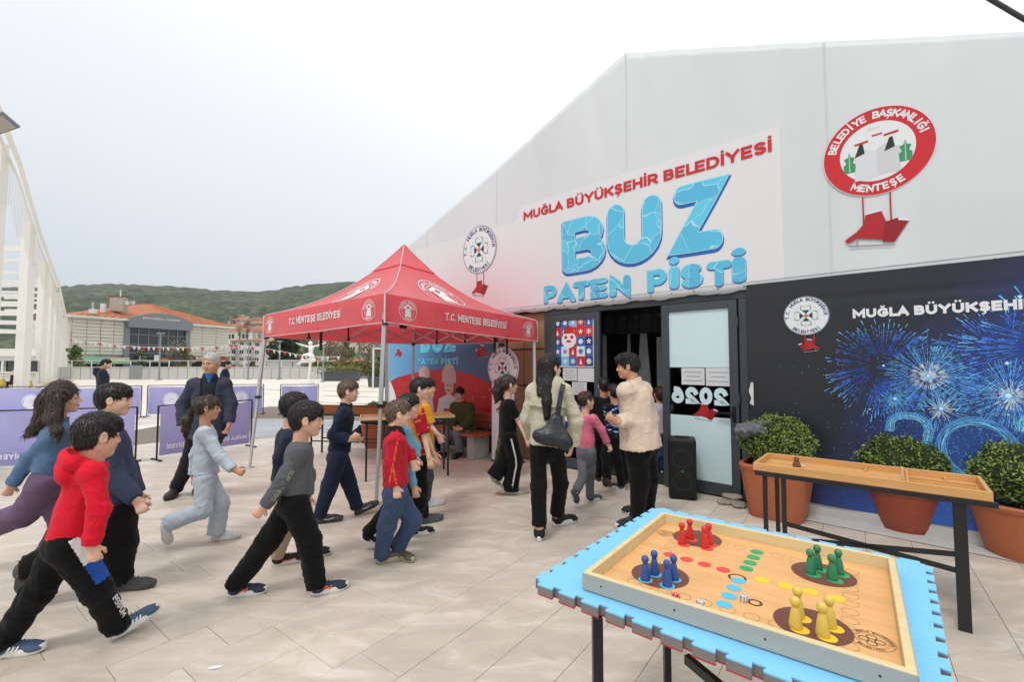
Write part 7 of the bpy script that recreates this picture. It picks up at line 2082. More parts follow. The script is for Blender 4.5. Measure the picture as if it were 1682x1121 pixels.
bdisc('burnt_mark', bl(1240, 991), .022, .01545, mat('burn', '#5a3826'), .014)
for q_, r_ in (((1432, 1053), .052), ((1093, 877), .036)):
 c = bl(*q_); Mq = BM @ Matrix.Translation((c.x, c.y, .0156)) @ Matrix.Rotation(R(0), 4, 'Z')
 bdisc('burnt_emblem', c, r_, .0156, LINE, r_ * .96); bdisc('burnt_emblem', c, r_ * .72, .0156, LINE, r_ * .70)
 child_at(link('burnt_lettering', (lambda me: (me.transform(Mq), me)[1])(arc_text('T.C. MUĞLA BÜYÜKŞEHİR', r_ * .77, -100, 95, r_ * .15, wt=.2)), mat('burn', '#5a3826')), brd)
 child_at(link('burnt_lettering', (lambda me: (me.transform(Mq), me)[1])(arc_text('BELEDİYESİ'[::-1], r_ * .76, 136, 224, r_ * .15, 0, True, wt=.2)), mat('burn', '#5a3826')), brd)
 for k in range(4): bdisc('burnt_petal', c + Vector((math.cos(1.5708 * k), math.sin(1.5708 * k), 0)) * r_ * .34, r_ * .24, .0156, mat('burn', '#5a3826'), r_ * .19)
def die(px, py, m, pm_, rz_, label):
 p = gp(px, py, FZ + .0105); d_ = empty('die', (p.x, p.y, FZ + .0105), rz_); tag(d_, label, 'die')
 mb = MB(); mb.box((0, 0, 0), (.020, .020, .020)); o = mb.build('cube_body', m, None, bevel=.0025); o.parent = d_
 mb = MB()
 def pip(c, ax): mb.lathe(c, [(.0019, -.0003), (.0019, .0003)], 8, ax)
 I4 = Matrix.Identity(4); RX = Matrix.Rotation(R(90), 4, 'X'); RY = Matrix.Rotation(R(90), 4, 'Y'); o_ = .0101; s_ = .0052
 for a, b in ((-1, -1), (1, 1), (-1, 1), (1, -1), (0, 0)): pip((a * s_, b * s_, o_), I4)
 for a, b in ((-1, -1), (1, 1), (0, 0)): pip((a * s_, -o_, b * s_), RX)
 for a, b in ((-1, -1), (1, 1), (-1, 1), (1, -1), (-1, 0), (1, 0)): pip((-o_, a * s_, b * s_), RY)
 o = mb.build('pips', pm_); o.parent = d_
die(1110, 981, mat('die_red', '#c23a34', rough=.3, var=0), mat('pip_white', '#dddddd', rough=.4, var=0), .4, 'red die with white pips near the front rim of the board')
die(1151, 992, mat('die_white', '#cfccd0', rough=.3, var=0), mat('pip_black', '#22202a', rough=.4, var=0), .2, 'white die touching the front rim of the board')
die(1222, 983, mat('die_white', '#cfccd0'), mat('pip_black', '#22202a'), .7, 'white die beside the row of blue spots')
# ------------------------------------------------------------------ pots and shrubs
TERR = mat('terracotta_plastic', '#a8603f', rough=.55, var=.06, scale=5, bump=.15, bscale=50); TERR2 = mat('terracotta_dark', '#8f4634', rough=.5, var=.06, scale=5, bump=.15, bscale=50)
BOXL = leaf_mat('box_leaf', (0.075, 0.130, 0.028), (0.260, 0.340, 0.075)); SOIL = mat('soil', (0.05, 0.035, 0.025), rough=1, var=.4, scale=40, bump=1, bscale=60)
def pot_shrub(label_p, label_s, c, H_, r_top, r_bot, shrub_r, shrub_h, square, m, seed, ribs=24, rz_=0.0, lean=(0, 0)):
 p = empty('plant_pot', (c[0], c[1], 0), rz_); tag(p, label_p, 'plant pot')
 n = 48
 def ring(r_, z, rb=0.0):
  out = []
  for k in range(n):
   a = 2 * math.pi * k / n; q = r_ * (1 + rb * (1 if (k % 2) else -1))
   if square:
    ca, sa = math.cos(a), math.sin(a); q = q * .98 / (abs(ca) ** 5 + abs(sa) ** 5) ** .2
   out.append((q * math.cos(a), q * math.sin(a), z))
  return out
 def shell(rows, nm, mm, capb=True, smooth=True):
  vs = [v for r_ in rows for v in r_]; fs = [(i * n + k, i * n + (k + 1) % n, (i + 1) * n + (k + 1) % n, (i + 1) * n + k) for i in range(len(rows) - 1) for k in range(n)]
  if capb: fs.append(tuple(range(n - 1, -1, -1)))
  me = bpy.data.meshes.new(nm); me.from_pydata(vs, [], fs); o = link(nm, me, mm, smooth=smooth); o.parent = p; me.set_sharp_from_angle(angle=R(35)); return o
 rb = .012 if square else .0
 rows = [ring(r_bot * .97, 0), ring(r_bot, .015, rb), ring(r_bot + (r_top - r_bot) * .45, H_ * .45, rb), ring(r_bot + (r_top - r_bot) * .88, H_ * .86, rb), ring(r_bot + (r_top - r_bot) * .9, H_ * .89)]
 if not square:
  rows = [ring(r_bot * .97, 0)] + [ring(r_bot + (r_top - r_bot) * (t / 12) ** .85 * .92 - (.003 if t % 2 else 0), .012 + H_ * .88 * t / 12) for t in range(13)]
 shell(rows, 'pot_body', m)
 shell([ring(r_top * .93, H_ * .87), ring(r_top * 1.0, H_ * .90), ring(r_top * 1.03, H_ * .97), ring(r_top * 1.0, H_), ring(r_top * .90, H_), ring(r_top * .88, H_ * .90)], 'rim', m, False)
 shell([ring(r_top * .89, H_ * .92), ring(.02, H_ * .94)], 'soil', SOIL, False)
 s = empty('box_shrub', (c[0] + lean[0], c[1] + lean[1], H_ * .92), 0); tag(s, label_s, 'shrub')
 cl = []; r = random.Random(seed)
 cl.append(((0, 0, shrub_h * .52), (shrub_r * .90, shrub_r * .90, shrub_h * .46)))
 for k in range(26):
  a = r.uniform(0, 6.28); e_ = r.uniform(-.5, 1.3); rr_2 = shrub_r * .74; cl.append(((rr_2 * math.cos(a) * math.cos(e_), rr_2 * math.sin(a) * math.cos(e_), shrub_h * .50 + shrub_h * .36 * math.sin(e_)), (shrub_r * .30, shrub_r * .30, shrub_h * .22)))
 me = leaves_mesh('foliage', cl, 15000, .0135, seed, .72); o = link('foliage', me, BOXL); o.parent = s
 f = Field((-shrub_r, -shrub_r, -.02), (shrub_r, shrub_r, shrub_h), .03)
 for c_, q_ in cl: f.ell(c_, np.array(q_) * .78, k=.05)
 o = link('filler_core', f.mesh('inner'), mat('inner_green', (0.018, 0.030, 0.010), rough=1, var=.5, scale=40)); o.parent = s  # solid dark core, put in to block the view through the leaves
 mb = MB()
 for k in range(30):
  a = r.uniform(0, 6.28); e_ = r.uniform(.1, 1.4); d_ = Vector((math.cos(a) * math.cos(e_), math.sin(a) * math.cos(e_), math.sin(e_))); b_ = Vector((0, 0, shrub_h * .5)) + Vector((d_.x * shrub_r, d_.y * shrub_r, d_.z * shrub_h * .46)) * .95
  mb.tube([b_, b_ + d_ * r.uniform(.03, .07)], [.002, .001], 4)
 o = mb.build('shoots', mat('shoot', (0.10, 0.13, 0.04), rough=.8)); o.parent = s; o['kind'] = 'stuff'
 return p, s
th = math.atan2(U.y, U.x)
c1_ = gp(1279, 847)
pot_shrub('square ribbed terracotta pot beside the door', 'round clipped green shrub with grey cloth on it beside the door', (c1_.x, c1_.y), .54, .32, .245, .345, .50, True, TERR, 5, rz_=th)
c2_ = gp(1487, 868)
pot_shrub('dark reddish round pot under the middle shrub behind the pine tray', 'spreading green shrub in the middle behind the pine tray', (c2_.x, c2_.y), .40, .315, .22, .395, .56, False, TERR2, 6)
c3_ = gp(1688, 915)
pot_shrub('orange round terracotta pot at the right edge of the frame', 'dense green shrub at the right edge of the frame', (c3_.x, c3_.y), .44, .345, .24, .36, .50, False, TERR, 7)
pot_shrub('terracotta pot behind the tables under the canopy', 'green shrub behind the tables under the canopy', (-2.52, 8.75), .45, .30, .23, .36, .42, True, TERR, 9)
# grey cloth on the first shrub
gc = at(1250, 706, c1_.y - .02); cl_o = empty('grey_cloth', gc); tag(cl_o, 'crumpled grey cloth thrown over the shrub beside the door', 'cloth')
ff = Field((-.32, -.25, -.12), (.32, .25, .2), .009)
ff.ell((-.07, 0, .01), (.17, .15, .055), k=.03); ff.ell((.09, .0, .05), (.15, .11, .035), k=.03); ff.ell((-.18, 0, -.03), (.06, .10, .05), k=.03)
ff.disp(lambda P: .018 * (waves(P, 4, .09, 4, .4) - .9 * np.clip(1 - 5 * np.abs(waves(P, 9, .13, 2, .3)), 0, 1)), .05)
o = link('cloth_sheet', ff.mesh('cloth_sheet'), cloth('grey_cloth', '#66676b', var=.35)); o.parent = cl_o
# ------------------------------------------------------------------ speaker, stones, small things
sp_c = gp(1128, 822); sp_o = empty('party_speaker', (sp_c.x, sp_c.y + .12, 0), R(-20)); tag(sp_o, 'tall black portable speaker with a tiny red badge before the glass door', 'speaker')
mb = MB(); mb.box((0, 0, .355), (.31, .28, .69)); o = mb.build('cabinet', mat('speaker_black', '#131415', rough=.45, var=.05), None, bevel=.04, seg=4, angle=R(30)); o.parent = sp_o
GR_ = mat('speaker_grille', '#0c0d0e', rough=.6, var=.2, scale=200, bump=.8, bscale=400, bdist=.002)
mb = MB(); mb.box((0, -.1415, .35), (.25, .012, .60)); o = mb.build('grille', GR_, None, bevel=.005); o.parent = sp_o
TEAL = mat('ring_teal', '#123c35', rough=.3, var=0)
for z in (.22, .48):
 ms_ = disc(0, 0, .105, 0, 40, .100).mesh('light_ring'); ms_.transform(Matrix.Translation((0, -.1482, z)) @ Matrix.Rotation(R(90), 4, 'X')); o = link('light_ring', ms_, TEAL); o.parent = sp_o
 mb = MB(); mb.lathe((0, -.1478, z), [(.085, 0), (.06, .004), (.02, .001)], 24, Matrix.Rotation(R(90), 4, 'X')); o = mb.build('driver', GR_); o.parent = sp_o
mb = MB(); mb.box((0, -.149, .33), (.022, .004, .016)); o = mb.build('badge', mat('badge_red', '#b8322b', rough=.4, var=0)); o.parent = sp_o
mb = MB(); mb.box((0, 0, .708), (.16, .05, .012)); o = mb.build('carry_handle', mat('speaker_black', '#131415'), None, bevel=.004); o.parent = sp_o
for sx in (-1, 1):
 mb = MB(); mb.box((sx * .11, 0, .006), (.05, .2, .014)); o = mb.build('rubber_foot', GR_); o.parent = sp_o
STONE = mat('broken_stone', '#948b7e', rough=.9, var=.18, scale=14, bump=.8, bscale=30, bdist=.01)
for k, (px, py, sx, sy, z, rz_, lab) in enumerate(((1199, 828, .26, .15, .0, .1, 'long broken slab of stone lying at the foot of the door post'), (1214, 833, .17, .12, .0, .9, 'small broken stone nearest the ribbed pot'), (1203, 826, .20, .13, .045, -.4, 'thin flat stone lying on top of the broken slab'))):
 p = gp(px, py); f = Field((-.2, -.2, -.02), (.2, .2, .12), .012)
 f.ell((0, 0, .02), (sx * .55, sy * .55, .035), k=.01); f.ell((sx * .1, 0, .02), (sx * .45, sy * .5, .03), k=.01)
 f.disp(lambda P, k=k: .012 * waves(P, 50 + k, .11, 4), .05); f.clip(lambda P: np.maximum(.002 - P[:, 2], P[:, 2] - .045))
 o = link('stone', f.mesh('stone'), STONE); o.location = (p.x, p.y, z); o.rotation_euler = (0, 0, rz_); tag(o, lab, 'stone')
def backpack(px, py, lab, s_=1.0):
 p = gp(px, py); b_ = empty('backpack', (p.x, p.y + .1, 0), .4); tag(b_, lab, 'bag'); f = Field((-.25, -.2, -.01), (.25, .2, .45), .014)
 f.ell((0, 0, .14 * s_), (.17 * s_, .11 * s_, .15 * s_), k=.03); f.ell((.03, .0, .20 * s_), (.12 * s_, .09, .14 * s_), k=.03); f.disp(folds(61, .01, .1), .03); f.clip(lambda P: .003 - P[:, 2])
 o = link('bag_body', f.mesh('bag'), cloth('black_nylon', '#1c1e22', var=.2)); o.parent = b_
 mb = MB(); mb.tube([(-.05, 0, .28 * s_), (-.04, -.02, .34 * s_), (.04, -.02, .34 * s_), (.05, 0, .28 * s_)], .008, 6); o = mb.build('strap', BLKM); o.parent = b_
backpack(589, 728, 'black bag slumped beside the potted shrub under the canopy'); backpack(722, 742, 'black bag on the ground between the sitting adult and the game table', 1.1)
mb = MB(); p = gp(353, 1098); mb.add([(-.03, -.01, .0015), (.01, -.016, .004), (.034, -.004, .0012), (.030, .012, .0015), (-.01, .010, .006), (-.032, .008, .001)], [(0, 1, 4, 5), (1, 2, 3, 4)])
o = mb.build('paper_scrap', mat('scrap', '#d8d8dc', rough=.7, var=0)); o.location = p; o.rotation_euler = (0, 0, .2); tag(o, 'small white scrap of paper lying on the paving in the foreground', 'paper')
for px, py, lb_ in ((129, 618, 'small black floodlight on the plaza before the wall, left one'), (483, 617.5, 'small black floodlight on the plaza before the wall, right one by the statue')):
 p = gp(px, py + 1); f_ = empty('floodlight', p); tag(f_, lb_, 'light'); w_ = .45
 sub('housing', BLKM, lambda m: m.add([(-w_, -.2, .05), (w_, -.2, .05), (w_, .2, .05), (-w_, .2, .05), (-w_ * .6, -.15, .42), (w_ * .6, -.15, .42), (w_ * .6, .15, .42), (-w_ * .6, .15, .42)], [(3, 2, 1, 0), (4, 5, 6, 7), (0, 1, 5, 4), (1, 2, 6, 5), (2, 3, 7, 6), (3, 0, 4, 7)]), f_); sub('stand', BLKM, lambda m: m.box((0, 0, .03), (w_ * 2.4, .5, .06)), f_)
# ------------------------------------------------------------------ fence banners on stands
PURP = grad_mat('purple_print', [(0, '#aaa8d6'), (.5, '#9d9bce'), (1, '#918ec4')], (0, 0, 1.0), (0, 0, -.1), .6)
FRK = mat('stand_black', '#222326', rough=.45, var=0); PWT = mat('print_pale', '#dcd9ea', rough=.6, var=0)
def barrier(label, A_, B_, H_=.90, emb=(), txt=None, n=1):
 A_ = Vector((A_[0], A_[1], 0)); B_ = Vector((B_[0], B_[1], 0)); x = (B_ - A_).normalized(); nrm = Vector((x.y, -x.x, 0)); L_ = (B_ - A_).length
 b_ = empty('banner_barrier', (A_ + B_) / 2, math.atan2(x.y, x.x)); tag(b_, label, 'barrier', 'purple banner barriers on the square')
 M = plane_matrix(A_, x, (0, 0, 1))
 vs = []; kx, kz = 30, 8
 for i in range(kx + 1):
  for j in range(kz + 1):
   u, v = i / kx, j / kz; o_ = .025 * math.sin(u * 9 + v * 3) * math.sin(math.pi * v) * .8 + .012 * math.sin(u * 23 + v * 7) * v * (1 - v) * 3
   vs.append(M @ Vector((.03 + (L_ - .06) * u, .07 + (H_ - .11) * v - .02 * math.sin(math.pi * u) * v, o_)))
 me = bpy.data.meshes.new('banner_sheet'); me.from_pydata(vs, [], [(i * (kz + 1) + j, (i + 1) * (kz + 1) + j, (i + 1) * (kz + 1) + j + 1, i * (kz + 1) + j + 1) for i in range(kx) for j in range(kz)]); child_at(link('banner_sheet', me, PURP, smooth=True), b_)
 for k in (0, 1):
  c = A_ + x * (L_ * k); mb = MB(); mb.tube([c + Vector((0, 0, .01)), c + Vector((0, 0, H_))], .014, 8); mb.build('upright', FRK, b_)
  mb = MB(); mb.beam(c - nrm * .17 + Vector((0, 0, .012)), c + nrm * .17 + Vector((0, 0, .012)), .035, .018); mb.beam(c - nrm * .16, c - nrm * .16 + Vector((0, 0, .02)), .05, .03); mb.beam(c + nrm * .16, c + nrm * .16 + Vector((0, 0, .02)), .05, .03); mb.build('foot', FRK, b_)
 mb = MB(); mb.tube([A_ + Vector((0, 0, H_)), B_ + Vector((0, 0, H_))], .011, 8); mb.build('top_rail', FRK, b_)
 for e_ in emb: city_emblem(b_, L_ * e_, H_ * .55, .215, M, .032, ring=False, mono=PWT, text=False); child_at(link('emblem_lettering', (lambda me: (me.transform(M @ Matrix.Translation((L_ * e_, H_ * .55, .034))), me)[1])(arc_text('T.C. MUĞLA BÜYÜKŞEHİR BELEDİYESİ', .165, -160, 160, .036, wt=.22)), PURP), b_)
 if txt:
  t = text_mesh('MUĞLA BÜYÜKŞEHİR BELEDİYESİ', 1, wt=.24); fit_caps(t, .10, L_ - .12, .0, .075)
  if txt == 'back': t.transform(Matrix.Translation((L_, 0, 0)) @ Matrix.Diagonal((-1, 1, 1, 1))); t.flip_normals()
  t.transform(M @ Matrix.Translation((0, .17, .036))); child_at(link('banner_lettering', t, PWT), b_)
g_ = lambda a, b: (gp(a, b).x, gp(a, b).y)
barrier('nearer purple banner barrier behind the pale blue sweatsuit, lettering reversed', g_(257, 757), g_(412, 734), txt='back', H_=.88)
barrier('nearer purple banner barrier behind the denim jacket, lettering reversed', (-7.62, 6.69), g_(222, 761), txt='back', H_=.88)
barrier('nearer purple banner barrier cut by the left edge of the frame', (-9.3, 6.10), (-7.72, 6.66), txt='back', H_=.88)
barrier('far purple banner barrier with emblems left of the grey-haired adult', (-14.4, 12.8), g_(231, 686), emb=(.24, .8), H_=.92)
barrier('far purple banner barrier with emblems behind the grey-haired adult', g_(241, 685), g_(432, 680), emb=(.2, .8), H_=.92)
barrier('short far purple banner barrier right of the canopy leg', g_(460, 681), g_(522, 680), emb=(.5,), H_=.92)
# ------------------------------------------------------------------ dancer statue
sc_ = gp(505, 637); SY = sc_.y; SW = mat('statue_white', '#dfdfdc', rough=.5, var=.02)
st = empty('dancer_statue', (sc_.x, SY, 0)); tag(st, 'white statue of a dancer with arms spread and one leg raised on a round base', 'statue')
q = lambda px, py, dy=0: V3(at(px, py, SY + dy))
f = Field(q(480, 640) - .3, q(540, 556) + .4, .035)
hip = q(510, 588); chest = q(511, 573); neck_ = q(510.5, 568); hd_ = q(510, 564.5)
f.ell(hd_, (.13, .13, .15), k=.05); f.cone(neck_, chest, .06, .13, k=.06); f.cone(chest, hip, .14, .11, k=.08)
for a in ((q(508, 570), q(498, 568), q(485, 563.5)), (q(513, 570), q(523, 568), q(536, 563))): f.cone(a[0], a[1], .07, .055, k=.04); f.cone(a[1], a[2], .055, .03, k=.03)
f.ell(q(506, 587), (.42, .34, .26), k=.1); f.ell(q(502, 592), (.30, .3, .18), k=.1); f.ell(q(513, 592), (.22, .3, .14), k=.08)
f.cone(hip, q(497, 594), .12, .09, k=.08); f.cone(q(497, 594), q(486, 600), .08, .03, k=.04)
f.cone(hip, q(509, 606), .12, .09, k=.08); f.cone(q(509, 606), q(506.5, 624), .085, .05, k=.04); f.ell(q(521, 589), (.12, .06, .07), k=.05)
f.disp(lambda P: .02 * waves(P, 5, .3, 4), .08)
child_at(link('figure', f.mesh('figure'), SW), st)
bz = at(505, 624, SY).z
mb = MB(); mb.lathe((sc_.x, SY, 0), [(.62, 0), (.62, .12), (.44, .14), (.40, bz - .05), (.34, bz)], 28); mb.build('base', SW, st, angle=R(40))
# ------------------------------------------------------------------ planters, frames, posts
def planter(lab, px0, px1, py0, py1, Y, pl):
 a = at(px0, py1, Y); b_ = at(px1, py0, Y); c = ((a.x + b_.x) / 2, Y + .4); w_ = b_.x - a.x; h_ = b_.z
 p = empty('planter', (c[0], c[1], 0)); tag(p, lab, 'planter'); m = mat('planter_dark', '#4d5257', rough=.6, var=.06)
 sub('trough', m, lambda q_: q_.add([(-w_ / 2 * .94, -.4, 0), (w_ / 2 * .94, -.4, 0), (w_ / 2 * .94, .4, 0), (-w_ / 2 * .94, .4, 0), (-w_ / 2, -.5, h_), (w_ / 2, -.5, h_), (w_ / 2, .5, h_), (-w_ / 2, .5, h_)], [(3, 2, 1, 0), (0, 1, 5, 4), (1, 2, 6, 5), (2, 3, 7, 6), (3, 0, 4, 7), (4, 5, 6, 7)]), p)
 sub('lip', m, lambda q_: q_.box((0, 0, h_ + .04), (w_ + .1, 1.1, .08)), p)
 me = leaves_mesh('planting', [((x, 0, h_ + .25), (.4, .4, .3 + .25 * fr.random())) for x in np.arange(-w_ / 2 + .3, w_ / 2, .4)], 1500, .07, int(px0)); o = link('planting', me, LEAF[pl]); o.parent = p
planter('long dark planter box right of the dancer statue', 527, 588, 613, 621, 42, 'yellow'); planter('shorter dark planter box beside the blue skating banner', 604, 638, 620.5, 631, 31, 'mid')
wf = empty('white_portal', at(625, 620, 30)); tag(wf, 'thin white rectangular frame standing by the shorter planter', 'frame')
a = at(613.5, 573, 30); b_ = at(645, 573, 30)
for X_ in (a.x, b_.x):
 mb = MB(); mb.beam((X_, 30, 0), (X_, 30, a.z), .10, .10); mb.build('upright', WHT, wf)
mb = MB(); mb.beam((a.x, 30, a.z), (b_.x, 30, a.z), .10, .10); mb.build('crossbar', WHT, wf)
def lamp(lab, px, Y, ty, head):
 b_ = at(px, 598, Y); h_ = at(px, ty, Y).z; l_ = empty('lamp_post', (b_.x, Y, 0)); tag(l_, lab, 'lamp post'); m = mat('lamp_grey', '#8b8f92', rough=.45, metal=.3, var=.03)
 sub('pole', m, lambda q_: q_.tube([(0, 0, 0), (0, 0, h_ * .5), (0, 0, h_)], [.10, .075, .06], 10), l_); sub('lamp_head', m, lambda q_: q_.box((.0 if head < 1 else .3, 0, h_ + .06), (.5 * head + .3, .3, .12)), l_); sub('base_plate', m, lambda q_: q_.box((0, 0, .03), (.4, .4, .06)), l_)
 return l_, m, h_
lamp('slim grey lamp post before the dark glass bay', 262, 44, 549, .6); l_, m, h_ = lamp('slim grey lamp post right of the dancer statue', 531, 40, 562, .3); sub('junction_box', m, lambda q_: q_.box((0, 0, h_ * .55), (.45, .3, .35)), l_)
lamp('bare grey pole behind the canopy leg', 408, 46, 560, .3); lamp('thin grey pole before the dark evergreen', 459, 46, 562, .3)
lampL = empty('street_light', (-11.5, 9.2, 0)); tag(lampL, 'flat grey street light head reaching in at the upper left corner', 'street light')
LG = mat('lamp_housing', '#7b7d80', rough=.5, var=.04); p0, p1 = at(-28, 212, 9.0), at(19, 196, 9.0)
mb = MB(); mb.beam(p0, p1, .34, .055, up=(0.0, .55, 1)); mb.build('lamp_head', LG, lampL, bevel=.01)
mb = MB(); mb.beam(p0.lerp(p1, .25) - Vector((0, .0, .033)), p0.lerp(p1, .93) - Vector((0, 0, .033)), .26, .012, up=(0.0, .55, 1)); mb.build('lens', mat('lamp_lens', '#a9a39d', rough=.3, var=.03), lampL)
mb = MB(); mb.tube([(-11.5, 9.2, 0), (-11.5, 9.2, 6.0), tuple(p0)], [.09, .06, .035], 10); mb.build('pole', LG, lampL)
cbl = empty('overhead_cable', at(1650, 15, 3.2)); tag(cbl, 'thick dark cable crossing the upper right corner', 'cable')
mb = MB(); mb.tube([at(1540, -52, 3.3), at(1623, -4, 3.25), at(1682, 31, 3.2), at(1780, 84, 3.1)], .0165, 10); mb.build('cable_run', mat('cable_black', '#3a3b3d', rough=.5, var=.1), cbl, smooth=True)
# ------------------------------------------------------------------ bunting
PEN = [mat('pennant_red', '#b73a3c', rough=.8, var=.05), mat('pennant_white', '#cfcfcf', rough=.8, var=.03)]
def bunting(lab, path, Y, n, seed):
 r = random.Random(seed); b_ = empty('bunting', at(path[0][0], path[0][1], Y)); tag(b_, lab, 'bunting')
 xs = [p[0] for p in path]; ys = [p[1] for p in path]; P_ = [at(x, float(np.interp(x, xs, ys)), Y) for x in np.linspace(xs[0], xs[-1], n * 2 + 1)]
 mb = MB(); mb.tube(P_, .012, 4); mb.build('string', PEN[1], b_)
 for k in range(n):
  c = P_[2 * k + 1]; w_ = .10; h_ = .21; tw = r.uniform(-.6, .6); d_ = Vector((math.cos(tw), math.sin(tw), 0)) * w_; mb = MB()
  mb.add([c - d_, c + d_, c + Vector((r.uniform(-.03, .03), .05, -h_)), c - d_ + Vector((0, .006, 0)), c + d_ + Vector((0, .006, 0)), c + Vector((0, .056, -h_))], [(0, 1, 2), (5, 4, 3), (0, 3, 4, 1), (1, 4, 5, 2), (2, 5, 3, 0)])
  mb.build('pennant', PEN[0 if k % 3 == 0 else 1], b_)
bunting('string of small red and white pennants across the front of the panelled building', [(112, 556), (134, 561), (162, 563), (187, 567), (214, 569), (239, 570.5), (287, 571.5), (332, 571), (366, 569), (384, 566)], 27, 34, 3)
bunting('string of small red and white pennants before the dark evergreens', [(384, 566), (433, 572.5), (470, 579), (493, 584), (523, 587), (560, 586)], 27, 20, 4)
# ------------------------------------------------------------------ white pavilion at the left
PWH = mat('pavilion_white', '#d9d8d3', rough=.55, var=.04)
V0, V1 = gp(36, 642.5), gp(106, 616.5)
pav = Plane((V0.x, V0.y, 0), (V1.x, V1.y, 0)); pv = empty('white_pavilion', pav.p(pav.len / 2, 0)); tag(pv, 'white steel pavilion with columns, louvres and a sloping lattice edge at the left', 'pavilion')
def topz(px):
 return float(np.interp(px, [-60, 0, 22, 50, 85, 100, 108], [150, 268, 325, 395, 470, 520, 546]))
def pcol(px, wpx, name='column'):
 s, _ = pav.sh(px, 600); p = pav.p(s, 0); h_ = at(px, topz(px) + 4, p.y).z; w_ = wpx / F * p.y
 mb = MB(); mb.box((p.x, p.y, h_ / 2), (w_, w_ * .8, h_)); mb.build(name, PWH, pv, bevel=.02); return s
for px, w_ in ((-18, 15), (37, 15), (65, 11), (79, 7), (87, 9), (94, 7), (100, 6.5), (105, 6)): pcol(px, w_)
def seg(px): return pav.sh(px, 600)[0]
segs = [(-60, 37), (37, 65), (65, 79), (79, 87), (87, 94), (94, 100), (100, 105)]
for px0_, pys in ((37, (409, 427, 447, 466, 484, 500, 515, 530, 545)), (65, (430, 462, 480, 497, 513, 529, 544)), (79, (470, 490, 510, 530, 545)), (88, (490, 512, 532, 546))):
 s = seg(px0_); p_ = pav.p(s, 0, -.2)
 for k, py_ in enumerate(pys):
  z_ = at(px0_, py_, p_.y).z; w_ = .30 if k == 0 and px0_ == 37 else .17
  mb = MB(); mb.beam((p_.x, p_.y + .1 * k, z_), (p_.x - (11 if px0_ == 37 else 4), p_.y + .1 * k, z_ + .02 * k), .10, w_); mb.build('louvre_beam', PWH, pv)
# sloping lattice edge: chords and many thin uprights
E_ = []
for px in list(range(-60, 108, 3)) + [108]:
 s, _ = pav.sh(px, 600); p = pav.p(s, 0, .25); E_.append((px, p, at(px, topz(px), p.y).z))
mb = MB()
for (a, b_) in zip(E_, E_[1:]):
 mb.beam(a[1] + Vector((0, 0, a[2])), b_[1] + Vector((0, 0, b_[2])), .14, .16); mb.beam(a[1] + Vector((0, 0, a[2] - .75)), b_[1] + Vector((0, 0, b_[2] - .75)), .08, .08)
mb.build('edge_chord', PWH, pv)
LAT = mat('lattice_beige', '#cbc7bc', rough=.7, var=.1); mb = MB(); k = 0
s_a, s_b = seg(-60), seg(108); s = s_a
while s < s_b:
 p = pav.p(s, 0, .25); px = CX + F * p.x / p.y; z1 = at(px, topz(px), p.y).z; dr_ = 1.7 + .25 * math.sin(s * 1.3) + .25 * fr.random()
 mb.tube([p + Vector((0, 0, z1 + .12)), p + Vector((0, 0, z1 - dr_))], .010, 4); s += .45; k += 1
o = mb.build('lattice_rods', LAT, pv); tag(o, kind='stuff')
for (pa_, za, pb_, zb_) in ((pav.p(seg(-10), 0, -1), 7.6, pav.p(seg(37), 0, -1), 4.4), (pav.p(seg(-40), 0, -1), 5.2, pav.p(seg(10), 0, -1), 8.3)):
 mb = MB(); mb.tube([pa_ + Vector((0, 0, za)), pb_ + Vector((0, 0, zb_))], .05, 6); mb.build('tie_rod', PWH, pv)
# glazed cafe inside, parapet and kerb
gw = empty('cafe_wall', pav.p(seg(40), 0, -3)); gw.parent = pv; gw.matrix_parent_inverse = wmat(pv).inverted()
pin = Plane((at(-160, 600, 33).x, 33, 0), (at(60, 600, 33).x, 33, 0))
def pbx(nm, x0, x1, h0, h1, o0, o1, m, par=gw): mb = MB(); pin.slab(mb, x0, x1, h0, h1, o0, o1); return mb.build(nm, m, par)
pbx('lower_wall', 0, pin.len, 0, .95, -.2, 0, PWH); pbx('upper_band', 0, pin.len, 1.78, 2.65, -.2, .05, PWH); pbx('ledge', 0, pin.len, .9, 1.0, 0, .2, PWH); pbx('ledge', 0, pin.len, 2.1, 2.2, .05, .25, PWH)
for k in range(8):
 x0 = pin.len * k / 8; x1 = pin.len * (k + 1) / 8; pbx('window', x0 + .10, x1 - .10, .98, 1.78, -.16, -.1, GLS); pbx('window_post', x0 - .08, x0 + .08, 0, 1.8, -.1, .06, PWH)
mb = MB(); pav.slab(mb, seg(-60), seg(106), 0, .12, -3.0, .45); mb.build('plinth', mat('plinth_stone', '#b7ad9c', rough=.8, var=.06), pv)
mb = MB(); q0, q1 = pav.p(seg(-60), 0, -.5), pav.p(seg(104), 0, -.5)
for z_ in (.95,): mb.beam(q0 + Vector((0, 0, z_)), q1 + Vector((0, 0, z_)), .06, .06)
mb.build('side_rail', PWH, pv)
YEL = mat('toy_yellow', '#b9a550', rough=.5, var=.05)
